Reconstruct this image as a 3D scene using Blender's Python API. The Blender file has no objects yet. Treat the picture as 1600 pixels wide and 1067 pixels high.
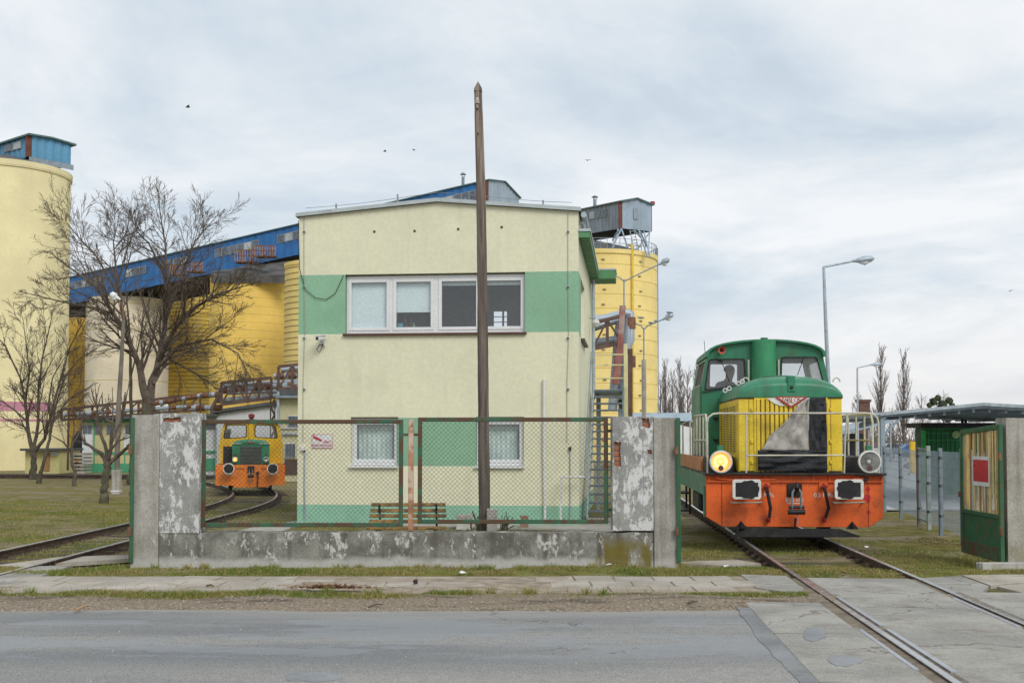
import bpy, bmesh, math, random
from mathutils import Vector, Matrix, noise as mnoise
from mathutils.geometry import tessellate_polygon
random.seed(11)
R = math.radians
scene = bpy.context.scene
COL = scene.collection

# ------------------------------------------------------------------ camera
FPX, HOR, EYE, PITCH = 1800.0, 686.0, 1.8, R(2.2)
CY = HOR - FPX*math.tan(PITCH)
cam_d = bpy.data.cameras.new('camera')
cam = bpy.data.objects.new('camera', cam_d); COL.objects.link(cam)
cam_d.sensor_width = 36.0
cam_d.lens = FPX/1600*36.0
cam_d.shift_y = (CY-533.5)/1600
cam_d.clip_end = 3000
cam.location = (0, 0, EYE)
cam.rotation_euler = (R(90)+PITCH, 0, 0)
scene.camera = cam

# ------------------------------------------------------------------ light
SUN_EL, SUN_AZ = R(42), R(150)      # azimuth clockwise from +Y: behind the camera, to its right
vs = scene.view_settings
vs.view_transform = 'Standard'; vs.look = 'None'; vs.exposure = 0.45; vs.gamma = 1.0
vs.use_curve_mapping = False
sun_d = bpy.data.lights.new('sun', 'SUN'); sun = bpy.data.objects.new('sun', sun_d); COL.objects.link(sun)
sun_d.energy = 1.5; sun_d.angle = R(28); sun_d.color = (1.0, 0.965, 0.91)
sd = Vector((math.sin(SUN_AZ)*math.cos(SUN_EL), math.cos(SUN_AZ)*math.cos(SUN_EL), math.sin(SUN_EL)))
sun.rotation_euler = sd.to_track_quat('Z', 'Y').to_euler()

world = bpy.data.worlds.new('World'); scene.world = world; world.use_nodes = True
wt = world.node_tree; wn = wt.nodes; wl = wt.links
for n in list(wn): wn.remove(n)
def wnode(t, **kw):
    n = wn.new(t)
    for k, v in kw.items(): setattr(n, k, v)
    return n
def wmath(op, a, b=None):
    n = wnode('ShaderNodeMath', operation=op)
    for i, v in enumerate((a, b)):
        if v is None: continue
        if isinstance(v, (int, float)): n.inputs[i].default_value = v
        else: wl.new(v, n.inputs[i])
    return n.outputs[0]
def wramp(fac, stops):
    n = wnode('ShaderNodeValToRGB'); cr = n.color_ramp
    while len(cr.elements) < len(stops): cr.elements.new(0.5)
    for e, (p, c) in zip(cr.elements, stops): e.position = p; e.color = (*c, 1)
    wl.new(fac, n.inputs[0]); return n.outputs[0]
def wmix(fac, a, b):
    n = wnode('ShaderNodeMix', data_type='RGBA')
    if isinstance(fac, float): n.inputs[0].default_value = fac
    else: wl.new(fac, n.inputs[0])
    wl.new(a, n.inputs[6]); wl.new(b, n.inputs[7]); return n.outputs[2]
sky = wnode('ShaderNodeTexSky', sky_type='NISHITA', sun_disc=False, sun_elevation=SUN_EL, sun_rotation=SUN_AZ)
tc = wnode('ShaderNodeTexCoord')
sx = wnode('ShaderNodeSeparateXYZ'); wl.new(tc.outputs['Generated'], sx.inputs[0])
zc = wmath('ADD', wmath('MAXIMUM', sx.outputs[2], 0.0), 0.16)
cv = wnode('ShaderNodeCombineXYZ')
wl.new(wmath('DIVIDE', sx.outputs[0], zc), cv.inputs[0]); wl.new(wmath('MULTIPLY', wmath('DIVIDE', sx.outputs[1], zc), 0.9), cv.inputs[1])
def wnoise(scale, detail, rough, dist, off):
    mp = wnode('ShaderNodeMapping'); mp.inputs['Location'].default_value = off
    wl.new(cv.outputs[0], mp.inputs['Vector'])
    n = wnode('ShaderNodeTexNoise'); n.inputs['Scale'].default_value = scale; n.inputs['Detail'].default_value = detail
    n.inputs['Roughness'].default_value = rough; n.inputs['Distortion'].default_value = dist
    wl.new(mp.outputs[0], n.inputs['Vector']); return n.outputs[0]
c1 = wnoise(0.55, 8, 0.58, 0.5, (3.1, 7.7, 0))
c2 = wnoise(1.7, 7, 0.6, 0.4, (9.3, 1.2, 0))
cm = wmath('ADD', wmath('MULTIPLY', c1, 0.72), wmath('MULTIPLY', c2, 0.28))
cloud = wramp(cm, [(0.37, (0.46, 0.545, 0.625)), (0.45, (0.57, 0.645, 0.715)), (0.51, (0.70, 0.745, 0.785)), (0.57, (0.82, 0.84, 0.86))])
warm = wnode('ShaderNodeRGB'); warm.outputs[0].default_value = (0.78, 0.755, 0.75, 1)
hz = wnode('ShaderNodeMapRange'); hz.inputs[1].default_value = 0.02; hz.inputs[2].default_value = 0.13
hz.inputs[3].default_value = 0.75; hz.inputs[4].default_value = 0.0; wl.new(sx.outputs[2], hz.inputs[0])
cloud = wmix(hz.outputs[0], cloud, warm.outputs[0])
bg1 = wnode('ShaderNodeBackground'); wl.new(sky.outputs[0], bg1.inputs[0]); bg1.inputs[1].default_value = 0.06
bg2 = wnode('ShaderNodeBackground'); wl.new(cloud, bg2.inputs[0]); bg2.inputs[1].default_value = 0.86
mx = wnode('ShaderNodeMixShader'); mx.inputs[0].default_value = 0.92
wl.new(bg1.outputs[0], mx.inputs[1]); wl.new(bg2.outputs[0], mx.inputs[2])
wo = wnode('ShaderNodeOutputWorld'); wl.new(mx.outputs[0], wo.inputs[0])

# ------------------------------------------------------------------ pixel helpers (layout measured on the 1600x1067 photograph)
def ray(px, py):
    u, v = (px-800)/FPX, (CY-py)/FPX
    return Vector((u, math.cos(PITCH)-v*math.sin(PITCH), math.sin(PITCH)+v*math.cos(PITCH)))
def P(px, py, Y):
    d = ray(px, py); return Vector((0, 0, EYE)) + d*(Y/d.y)
def G(px, py, z=0.0):
    d = ray(px, py); return Vector((0, 0, EYE)) + d*((z-EYE)/d.z)
class Frame:
    """a local frame (turned about z); F(px, py, w) gives the local point seen at a pixel on the local plane y = w"""
    def __init__(s, loc, ang): s.loc = Vector(loc); s.ang = ang; s.inv = Matrix.Rotation(-ang, 3, 'Z')
    def __call__(s, px, py, w=0.0):
        o = s.inv @ (Vector((0, 0, EYE))-s.loc); d = s.inv @ ray(px, py)
        p = o+d*((w-o.y)/d.y); return Vector((p.x, w, p.z))

# ------------------------------------------------------------------ mesh collector
class MB:
    def __init__(s): s.v = []; s.f = []; s.m = []; s.cur = 0
    def add(s, vs, fs):
        b = len(s.v); s.v += [tuple(p) for p in vs]
        for f in fs: s.f.append(tuple(i+b for i in f)); s.m.append(s.cur)
        return s
    def box(s, c, d, rot=None):
        x, y, z = d[0]/2, d[1]/2, d[2]/2
        vs = [Vector(q) for q in ((-x,-y,-z),(x,-y,-z),(x,y,-z),(-x,y,-z),(-x,-y,z),(x,-y,z),(x,y,z),(-x,y,z))]
        if rot is not None: vs = [rot @ q for q in vs]
        c = Vector(c); vs = [q+c for q in vs]
        return s.add(vs, [(0,3,2,1),(4,5,6,7),(0,1,5,4),(1,2,6,5),(2,3,7,6),(3,0,4,7)])
    def b2(s, p, q):
        return s.box([(a+b)/2 for a, b in zip(p, q)], [abs(a-b) for a, b in zip(p, q)])
    def bar(s, a, b, w, h=None, up=(0, 0, 1)):
        a, b = Vector(a), Vector(b); h = h or w; d = (b-a); L = d.length
        if L < 1e-6: return s
        y = d.normalized(); up = Vector(up)
        if abs(y.dot(up)) > 0.98: up = Vector((0, 1, 0)) if abs(y.y) < .9 else Vector((1, 0, 0))
        x = y.cross(up).normalized(); z = x.cross(y)
        return s.box((a+b)/2, (w, L, h), Matrix((x, y, z)).transposed())
    def tube(s, pts, r, n=8, cap=True):
        pts = [Vector(p) for p in pts]; k = len(pts)
        rs = r if isinstance(r, (list, tuple)) else [r]*k
        t = (pts[1]-pts[0]).normalized()
        ref = Vector((0, 0, 1)) if abs(t.z) < .9 else Vector((1, 0, 0))
        x = t.cross(ref).normalized(); vs = []; fs = []
        for i in range(k):
            if i == 0: t = pts[1]-pts[0]
            elif i == k-1: t = pts[-1]-pts[-2]
            else: t = (pts[i+1]-pts[i]).normalized()+(pts[i]-pts[i-1]).normalized()
            if t.length < 1e-9: t = pts[i]-pts[i-1]
            t.normalize(); x = (x-t*x.dot(t))
            if x.length < 1e-6: x = t.orthogonal()
            x.normalize(); y = t.cross(x)
            for j in range(n):
                a = 2*math.pi*j/n; vs.append(pts[i]+(x*math.cos(a)+y*math.sin(a))*rs[i])
        for i in range(k-1):
            for j in range(n):
                j2 = (j+1) % n; fs.append((i*n+j, i*n+j2, (i+1)*n+j2, (i+1)*n+j))
        if cap: fs.append(tuple(range(n-1, -1, -1))); fs.append(tuple((k-1)*n+j for j in range(n)))
        return s.add(vs, fs)
    def lathe(s, prof, c=(0, 0, 0), axis='z', n=24, a0=0.0, a1=2*math.pi, cap=False):
        c = Vector(c); full = abs(a1-a0-2*math.pi) < 1e-6; m = n if full else n+1; vs = []; fs = []
        for r, h in prof:
            for j in range(m):
                a = a0+(a1-a0)*j/n; p = (r*math.cos(a), r*math.sin(a), h)
                if axis == 'y': p = (p[0], p[2], p[1])
                elif axis == 'x': p = (p[2], p[0], p[1])
                vs.append(c+Vector(p))
        for i in range(len(prof)-1):
            for j in range(n):
                j2 = (j+1) % m; q = (i*m+j, i*m+j2, (i+1)*m+j2, (i+1)*m+j)
                fs.append(q[::-1] if axis == 'y' else q)
        if cap:
            fs.append(tuple(range(m))[::-1]); fs.append(tuple((len(prof)-1)*m+j for j in range(m)))
        return s.add(vs, fs)
    def plate(s, outer, holes, fn, t):
        """a slab with holes: outlines are 2-D, fn(a, b, depth) -> xyz, depth runs 0..t"""
        loops = [[Vector((a, b, 0)) for a, b in l] for l in [outer]+list(holes)]
        flat = [p for l in loops for p in l]; n = len(flat)
        tri = tessellate_polygon(loops)
        vs = [fn(p.x, p.y, 0.0) for p in flat]+[fn(p.x, p.y, t) for p in flat]
        fs = [tuple(q) for q in tri]+[tuple(i+n for i in q[::-1]) for q in tri]
        o = 0
        for l in loops:
            k = len(l)
            for i in range(k): j = (i+1) % k; fs.append((o+i, o+j, n+o+j, n+o+i))
            o += k
        return s.add(vs, fs)
    def prism(s, poly, fn, t): return s.plate(poly, [], fn, t)
    def build(s, name, mats, parent=None, smooth=False, bevel=0.0, loc=None, rotz=None, seg=1):
        me = bpy.data.meshes.new(name); me.from_pydata(s.v, [], s.f)
        mats = mats if isinstance(mats, (list, tuple)) else [mats]
        for m in mats: me.materials.append(m)
        if len(mats) > 1: me.polygons.foreach_set('material_index', s.m)
        bm = bmesh.new(); bm.from_mesh(me); bmesh.ops.recalc_face_normals(bm, faces=bm.faces); bm.to_mesh(me); bm.free()
        if smooth:
            me.polygons.foreach_set('use_smooth', [True]*len(me.polygons))
            try: me.set_sharp_from_angle(angle=R(40))
            except Exception: pass
        me.update()
        o = bpy.data.objects.new(name, me); COL.objects.link(o)
        if parent is not None: o.parent = parent
        if loc is not None: o.location = loc
        if rotz is not None: o.rotation_euler = (0, 0, rotz)
        if bevel:
            b = o.modifiers.new('bevel', 'BEVEL'); b.width = bevel; b.segments = seg; b.limit_method = 'ANGLE'; b.angle_limit = R(50)
        return o
def tag(o, label=None, cat=None, group=None, kind=None):
    if label: o['label'] = label
    if cat: o['category'] = cat
    if group: o['group'] = group
    if kind: o['kind'] = kind
    return o
def thing(name, label, cat, loc=(0, 0, 0), rotz=0.0, group=None):
    o = bpy.data.objects.new(name, None); COL.objects.link(o); o.empty_display_size = .2
    o.location = loc; o.rotation_euler = (0, 0, rotz)
    return tag(o, label, cat, group)
def copy_tree(o, parent=None):
    c = o.copy(); COL.objects.link(c); c.parent = parent
    for ch in o.children: copy_tree(ch, c)
    return c
def clone(o, parent=None, loc=None, rotz=None, scale=None):
    c = o.copy(); COL.objects.link(c)
    c.parent = parent
    if loc is not None: c.location = loc
    if rotz is not None: c.rotation_euler = (0, 0, rotz)
    if scale is not None: c.scale = scale
    return c
def text_mesh(name, body, size, mat, parent, loc, rot=(R(90), 0, 0), depth=0.004, align='CENTER', sx=1.0):
    cu = bpy.data.curves.new(name, 'FONT'); cu.body = body; cu.size = size; cu.extrude = depth/2; cu.align_x = align; cu.align_y = 'CENTER'
    t = bpy.data.objects.new(name, cu); COL.objects.link(t)
    bpy.context.view_layer.update()
    me = bpy.data.meshes.new_from_object(t.evaluated_get(bpy.context.evaluated_depsgraph_get()))
    bpy.data.objects.remove(t); bpy.data.curves.remove(cu)
    me.materials.clear(); me.materials.append(mat)
    o = bpy.data.objects.new(name, me); COL.objects.link(o); o.parent = parent; o.location = loc; o.rotation_euler = rot; o.scale = (sx, 1, 1)
    return o
def XZ(y0): return lambda a, b, d: (a, y0+d, b)          # a plate standing in the xz plane
def rect(x0, z0, x1, z1): return [(x0, z0), (x1, z0), (x1, z1), (x0, z1)]

# ------------------------------------------------------------------ materials
class NT:
    def __init__(s, name):
        s.m = bpy.data.materials.new(name); s.m.use_nodes = True; s.t = s.m.node_tree; s.n = s.t.nodes; s.l = s.t.links
        s.b = s.n['Principled BSDF']; s.pos = None
    def new(s, t, **kw):
        n = s.n.new(t)
        for k, v in kw.items(): setattr(n, k, v)
        return n
    def set(s, sock, v):
        if hasattr(v, 'links') or hasattr(v, 'is_output'): s.l.new(v, sock)
        elif isinstance(v, (tuple, list)) and len(v) == 3 and sock.type == 'RGBA': sock.default_value = (*v, 1)
        else: sock.default_value = v
    def P(s):
        if s.pos is None: s.pos = s.new('ShaderNodeNewGeometry').outputs['Position']
        return s.pos
    def obj(s): return s.new('ShaderNodeTexCoord').outputs['Object']
    def noise(s, scale, detail=5, rough=.55, stretch=(1, 1, 1), vec=None, dist=0.0, off=(0, 0, 0)):
        v = vec if vec is not None else s.P()
        mp = s.new('ShaderNodeMapping'); mp.inputs['Scale'].default_value = stretch; mp.inputs['Location'].default_value = off
        s.l.new(v, mp.inputs['Vector'])
        n = s.new('ShaderNodeTexNoise'); n.inputs['Scale'].default_value = scale; n.inputs['Detail'].default_value = detail
        n.inputs['Roughness'].default_value = rough; n.inputs['Distortion'].default_value = dist
        s.l.new(mp.outputs[0], n.inputs['Vector']); return n.outputs[0]
    def rng(s, v, a, b, c=0.0, d=1.0, smooth=True):
        n = s.new('ShaderNodeMapRange')
        if smooth: n.interpolation_type = 'SMOOTHSTEP'
        s.l.new(v, n.inputs[0])
        for i, q in zip((1, 2, 3, 4), (a, b, c, d)): n.inputs[i].default_value = q
        return n.outputs[0]
    def math(s, op, a, b=None):
        n = s.new('ShaderNodeMath', operation=op); s.set(n.inputs[0], a)
        if b is not None: s.set(n.inputs[1], b)
        return n.outputs[0]
    def mix(s, fac, a, b, mode='MIX'):
        n = s.new('ShaderNodeMix', data_type='RGBA', blend_type=mode); s.set(n.inputs[0], fac); s.set(n.inputs[6], a); s.set(n.inputs[7], b)
        return n.outputs[2]
    def sep(s, v=None):
        n = s.new('ShaderNodeSeparateXYZ'); s.l.new(v if v is not None else s.P(), n.inputs[0]); return n.outputs
    def bump(s, h, strength=.3, dist=.01):
        n = s.new('ShaderNodeBump'); n.inputs['Strength'].default_value = strength; n.inputs['Distance'].default_value = dist
        s.l.new(h, n.inputs['Height']); s.l.new(n.outputs[0], s.b.inputs['Normal'])
    def out(s, col, rough=.7, metal=0.0, spec=.4):
        s.set(s.b.inputs['Base Color'], col); s.set(s.b.inputs['Roughness'], rough); s.set(s.b.inputs['Metallic'], metal)
        s.b.inputs['Specular IOR Level'].default_value = spec; return s.m
def mul(c, k): return tuple(min(1.0, q*k) for q in c)
def M(name, col, rough=.7, var=.14, scale=2.5, dirt=None, damt=.5, dscale=1.2, dlo=.5, dhi=.7, streak=0.0, scol=(.10, .08, .06), metal=0.0,
      bump=.15, bscale=60, bdist=.004, spec=.35, fine=.08):
    t = NT(name)
    c = t.mix(t.rng(t.noise(scale, 5), .3, .7), mul(col, 1-var), mul(col, 1+var))
    if fine: c = t.mix(t.rng(t.noise(scale*22, 3), .3, .7), c, t.mix(1.0, c, (1-fine*2.2,)*3, 'MULTIPLY'))
    if dirt: c = t.mix(t.math('MULTIPLY', t.rng(t.noise(dscale, 7, .65, off=(5, 3, 1)), dlo, dhi), damt), c, dirt)
    if streak: c = t.mix(t.math('MULTIPLY', t.rng(t.noise(3.5, 5, .6, stretch=(1, 1, .05), off=(2, 9, 0)), .5, .72), streak), c, scol)
    if bump: t.bump(t.noise(bscale, 4), bump, bdist)
    r = t.rng(t.noise(scale*3, 4, off=(7, 7, 7)), .3, .7, max(0, rough-.1), min(1, rough+.1)) if rough > .12 else rough
    return t.out(c, r, metal, spec)
def emit(name, col, s):
    t = NT(name); t.b.inputs['Emission Color'].default_value = (*col, 1); t.b.inputs['Emission Strength'].default_value = s
    return t.out(col, .4)
def glass(name, tint=(.975, .985, .985), rough=.02, ior=1.5, dirt=.0):
    t = NT(name); n = t.n
    tr = t.new('ShaderNodeBsdfTransparent'); tr.inputs[0].default_value = (*tint, 1)
    gl = t.new('ShaderNodeBsdfGlossy'); gl.inputs['Roughness'].default_value = rough
    lw = t.new('ShaderNodeLayerWeight'); lw.inputs[0].default_value = .5
    fr = t.math('ADD', t.math('MULTIPLY', t.math('POWER', lw.outputs['Facing'], 4.0), .85), .05)
    mx = t.new('ShaderNodeMixShader'); t.l.new(fr, mx.inputs[0]); t.l.new(tr.outputs[0], mx.inputs[1]); t.l.new(gl.outputs[0], mx.inputs[2])
    last = mx.outputs[0]
    if dirt:
        df = t.new('ShaderNodeBsdfDiffuse'); df.inputs[0].default_value = (.5, .52, .5, 1)
        m2 = t.new('ShaderNodeMixShader'); m2.inputs[0].default_value = dirt
        t.l.new(last, m2.inputs[1]); t.l.new(df.outputs[0], m2.inputs[2]); last = m2.outputs[0]
    t.l.new(last, n['Material Output'].inputs['Surface']); return t.m

RUST = (.16, .065, .03)
m_cream = M('cream_render', (.75, .73, .535), .9, .035, .6, dirt=(.50, .47, .34), damt=.3, dscale=.8, dlo=.5, dhi=.75, streak=.17, scol=(.46, .44, .34), bump=.45, bscale=130, bdist=.004, spec=.1, fine=.035)
m_greenr = M('green_render', (.27, .465, .315), .9, .05, .8, dirt=(.20, .37, .24), damt=.4, streak=.08, scol=(.16, .26, .18), bump=.45, bscale=130, bdist=.004, spec=.1, fine=.04)
m_plinthg = M('green_plinth_render', (.30, .55, .40), .9, .06, 1.5, dirt=(.2, .3, .2), damt=.5, bump=.4, spec=.1)
m_pvc = M('white_window_plastic', (.76, .77, .77), .35, .03, 2, bump=0, spec=.5)
m_brownsill = M('brown_sill_metal', (.12, .065, .05), .5, .1, 3, bump=.05)
m_fascia = M('pale_grey_fascia', (.46, .51, .52), .5, .08, 2, streak=.2, bump=.05)
m_zinc = M('galvanised_steel', (.40, .46, .50), .45, .16, 5, metal=.35, bump=.08, streak=.15)
m_zincd = M('dull_grey_steel', (.27, .32, .36), .55, .15, 4, metal=.2, streak=.2, bump=.1)
m_white = M('white_paint', (.74, .75, .74), .5, .06, 3, dirt=(.4, .38, .34), damt=.4)
m_roof = M('bitumen_roof', (.10, .105, .11), .9, .2, 1.5)
m_black = M('black_paint', (.018, .018, .02), .55, .3, 3, dirt=(.07, .06, .05), damt=.6, dscale=4)
m_rubber = M('black_rubber', (.02, .02, .022), .7, .3, 6)
m_orange = M('orange_loco_paint', (.78, .135, .025), .5, .10, 1.6, dirt=(.26, .07, .03), damt=.7, dscale=2.2, dlo=.48, dhi=.72, streak=.45, scol=(.17, .055, .03), bump=.1, bscale=25)
m_orange2 = M('bright_orange_paint', (.88, .24, .03), .45, .08, 1.6, dirt=(.4, .11, .03), damt=.5, dscale=2, streak=.15)
m_lgreen = M('green_loco_paint', (.024, .20, .10), .42, .16, 1.4, dirt=(.06, .09, .05), damt=.6, dscale=2.6, streak=.4, scol=(.03, .05, .03), spec=.5)
m_lgreen2 = M('light_green_stack_paint', (.04, .27, .12), .42, .12, 1.4, dirt=(.05, .14, .07), damt=.5, dscale=2.5, spec=.5)
m_sgreen = M('faded_green_side_paint', (.10, .24, .16), .6, .15, 2, dirt=(.15, .12, .07), damt=.6, streak=.35)
m_sorange = M('faded_orange_side_paint', (.52, .22, .10), .65, .15, 2, dirt=(.2, .13, .08), damt=.5, streak=.3)
m_yellow = M('yellow_loco_paint', (.84, .61, .05), .5, .07, 1.6, dirt=(.36, .25, .06), damt=.65, dscale=2.4, dlo=.5, dhi=.72, streak=.25, scol=(.2, .12, .03), bump=.1, bscale=25)
m_yellow2 = M('deep_yellow_paint', (.72, .43, .015), .45, .08, 1.6, dirt=(.3, .18, .03), damt=.4, streak=.15)
m_rail_paint = M('cream_handrail_paint', (.55, .53, .44), .5, .15, 5, dirt=(.35, .25, .15), damt=.5, dscale=5)
m_lampw = M('white_lamp_rim', (.72, .72, .68), .4, .1, 5, dirt=(.35, .3, .22), damt=.5, dscale=8)
m_reflect = M('lamp_reflector', (.62, .62, .6), .22, .1, 5, metal=.9, bump=0)
m_lit = emit('lit_bulb', (1.0, .62, .20), 1.5)
m_lit2 = emit('lit_reflector', (1.0, .45, .10), .38)
m_red = M('red_paint', (.34, .035, .03), .5, .15, 4)
m_sred = M('red_sign_print', (.55, .03, .045), .35, .05, 2, bump=0)
m_horn = M('faded_red_horn', (.55, .13, .09), .5, .1, 4)
m_glass = glass('window_glass', dirt=.04)
m_cabglass = glass('cab_glass', (.95, .965, .975), dirt=.06)
m_inner = M('reflection_blue_interior', (.30, .33, .46), .9, .1, 1, bump=0)  # blue room colour stands in for the surroundings reflected in the panes
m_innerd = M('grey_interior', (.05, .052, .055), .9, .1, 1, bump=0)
m_blind = M('pale_blue_blind', (.78, .90, .93), .9, .03, 1.5, bump=.1, bscale=200)
m_curtain = M('grey_green_curtain', (.62, .74, .70), .95, .18, 2.6, bump=.1)
m_rust = M('rusty_steel', (.19, .095, .06), .85, .35, 6, dirt=(.32, .16, .08), damt=.7, dscale=9, bump=.4, bscale=90)
m_rustrail = M('rusty_rail_side', (.085, .058, .042), .8, .25, 6, bump=.3)
m_railtop = M('polished_rail_head', (.50, .50, .51), .28, .12, 6, metal=.75, bump=.05)
m_wood = M('sleeper_wood', (.075, .06, .045), .9, .3, 8, bump=.4)
m_ggreen = M('dark_green_gate_paint', (.03, .13, .065), .55, .15, 3, dirt=RUST, damt=.7, dscale=6, dlo=.55, dhi=.68, streak=.3, scol=RUST)
m_ggreenr = M('green_frame_paint_rusting', (.045, .13, .075), .6, .15, 3, dirt=(.10, .05, .028), damt=.95, dscale=4.5, dlo=.42, dhi=.56, bump=.3)
m_wire = M('dull_mesh_wire', (.10, .105, .095), .6, .4, 8, metal=.3, bump=0)
m_slat = M('yellow_gate_slat', (.74, .54, .22), .7, .2, 3, dirt=(.25, .15, .06), damt=.65, dscale=7, streak=.4, scol=(.2, .12, .05))
m_fencegrey = M('galvanised_fence_post', (.22, .27, .31), .5, .12, 5, metal=.25)
m_bark = M('tree_bark', (.12, .105, .08), .95, .3, 5, dirt=(.11, .115, .06), damt=.7, dscale=2, bump=.8, bscale=30, bdist=.02, spec=.1)
m_twig = M('twig_bark', (.125, .10, .08), .95, .3, 5, bump=0, spec=.1)
m_poplar = M('poplar_bark', (.17, .14, .122), .95, .3, 3, bump=0, spec=.1)
m_green_leaf = M('mistletoe_leaf', (.055, .075, .03), .8, .4, 2, bump=0)

# ================================================================== THE SETTING
def nz(x, y, s, o=0.0): return mnoise.noise(Vector((x*s+o, y*s-o, o*.37)))
def sstep(a, b, x):
    t = max(0., min(1., (x-a)/(b-a))); return t*t*(3-2*t)
def gz(x, y):
    yard = -0.085*sstep(15.6, 17.2, y)
    z = -0.03+yard+0.03*nz(x, y, .35, 3)*sstep(15, 18, y)+.018*nz(x, y, 1.7, 8)
    if 12.0 < y < 13.75: z += .05*sstep(12.1, 12.9, y)*(1-sstep(13.35, 13.75, y))*(.8+.9*nz(x, y, .9, 5))
    if 15.1 < y < 16.7: z += .035*sstep(15.1, 15.6, y)*(1+.8*nz(x, y, 1.1, 2))
    if y > 34: z += .0
    return z
def grid_lines(lo, hi, step, far, k=1.35):
    a = []; q = lo
    while q <= hi+1e-6: a.append(q); q += step
    s = step; q = hi
    while q < far: s *= k; q += s; a.append(q)
    return a
xs = grid_lines(-9, 9, .16, 900); neg = [-q for q in grid_lines(9, 9, .16, 900)[1:]][::-1]; xs = neg+xs
ys = [-40, -10, 2, 8, 11]+grid_lines(11.6, 30, .16, 1500, 1.25)
t = NT('ground_grass_and_soil')
n1 = t.noise(.55, 8, .65); n2 = t.noise(2.3, 6, .6, off=(4, 4, 4)); n3 = t.noise(24, 4, .6, off=(1, 2, 3)); n4 = t.noise(75, 3, .6)
grass = t.mix(t.rng(n2, .35, .65), (.135, .14, .038), (.255, .22, .075))
grass = t.mix(t.rng(n1, .5, .7), grass, (.28, .225, .11))
grass = t.mix(t.rng(n3, .35, .7), t.mix(1.0, grass, (.55, .55, .5), 'MULTIPLY'), grass)
grass = t.mix(t.rng(n4, .4, .7), grass, t.mix(1.0, grass, (1.5, 1.4, 1.2), 'MULTIPLY'))
soil = t.mix(t.rng(n3, .3, .7), (.19, .15, .11), (.36, .30, .23))
soil = t.mix(t.math('MULTIPLY', t.rng(t.noise(1.6, 6, .65, stretch=(.5, 1.6, 1), off=(2, 2, 9)), .5, .66), .75), soil, (.085, .07, .05))
sp = t.sep()
verge = t.rng(t.math('ADD', sp[1], t.math('MULTIPLY', t.math('SUBTRACT', n2, .5), 1.3)), 13.2, 13.55)
patch = t.rng(t.math('ADD', n1, t.math('MULTIPLY', n2, .35)), .60, .78)
grass = t.mix(t.math('MULTIPLY', patch, .75), grass, soil)
far = t.rng(sp[1], 26, 60)
grass = t.mix(t.math('MULTIPLY', far, .5), grass, (.25, .21, .10))
t.bump(t.math('ADD', n3, n4), .8, .03)
moss = t.math('MULTIPLY', t.math('MULTIPLY', t.rng(sp[1], 15.1, 15.5), t.rng(sp[1], 17.4, 16.8)), t.rng(n2, .4, .6))
grass = t.mix(t.math('MULTIPLY', moss, .7), grass, (.17, .19, .04))
m_ground = t.out(t.mix(verge, soil, grass), .95, 0, .1)
g = MB(); g.v = [(x, y, gz(x, y)) for y in ys for x in xs]; W_ = len(xs)
g.f = [(j*W_+i, j*W_+i+1, (j+1)*W_+i+1, (j+1)*W_+i) for j in range(len(ys)-1) for i in range(W_-1)]; g.m = [0]*len(g.f)
tag(g.build('ground', m_ground, smooth=True), kind='structure')

# ---- road
t = NT('worn_asphalt')
a1 = t.noise(.9, 7, .6, stretch=(.16, 1, 1)); a2 = t.noise(1.3, 6, .6, stretch=(.35, 1, 1), off=(3, 8, 0)); a3 = t.noise(70, 4, .7); a4 = t.noise(240, 2, .6); a5 = t.noise(7, 6, .6)
base = t.mix(t.rng(a1, .36, .62), (.185, .19, .195), (.285, .28, .268))
sp = t.sep()
base = t.mix(t.math('MULTIPLY', t.rng(sp[1], 9.7, 8.9), .45), base, (.335, .32, .295))
base = t.mix(t.math('MULTIPLY', t.rng(a5, .4, .75), .35), base, (.18, .185, .19))
spk = t.math('ADD', t.math('MULTIPLY', a3, .6), t.math('MULTIPLY', a4, .4))
rough_zone = t.rng(a2, .44, .52)
base = t.mix(t.math('MULTIPLY', t.rng(spk, .34, .66), 1.0), t.mix(1.0, base, (.48, .48, .48), 'MULTIPLY'), t.mix(1.0, base, (1.42, 1.42, 1.4), 'MULTIPLY'))
smooth = t.math('MULTIPLY', t.rng(a2, .49, .53), t.rng(sp[1], 9.2, 9.9))
smooth = t.math('MULTIPLY', smooth, t.rng(sp[1], 12.0, 11.3))
base = t.mix(t.math('MULTIPLY', smooth, .5), base, (.225, .245, .27))
edge = t.rng(t.math('ADD', sp[1], t.math('MULTIPLY', t.math('SUBTRACT', a5, .5), .9)), 11.85, 12.35)
base = t.mix(t.math('MULTIPLY', edge, .7), base, (.33, .30, .26))
vo = t.new('ShaderNodeTexVoronoi', feature='DISTANCE_TO_EDGE'); vo.inputs['Scale'].default_value = .9
wv = t.new('ShaderNodeVectorMath', operation='ADD'); t.l.new(t.P(), wv.inputs[0]); nw = t.new('ShaderNodeTexNoise'); nw.inputs['Scale'].default_value = 2.2; nw.inputs['Detail'].default_value = 6; t.l.new(t.P(), nw.inputs['Vector']); t.l.new(nw.outputs['Color'], wv.inputs[1]); t.l.new(wv.outputs[0], vo.inputs['Vector'])
crk = t.math('MULTIPLY', t.rng(vo.outputs['Distance'], .012, .004), t.rng(t.noise(.45, 4, .5, off=(9, 9, 2)), .57, .63))
base = t.mix(t.math('MULTIPLY', crk, .75), base, (.07, .065, .06))
t.bump(t.math('MULTIPLY', spk, t.rng(smooth, 0., 1., 1., .25)), .55, .012)
m_road = t.out(base, t.rng(smooth, 0., 1., .82, .6), 0, .3)
r = MB(); n = 420; vs = []
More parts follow.
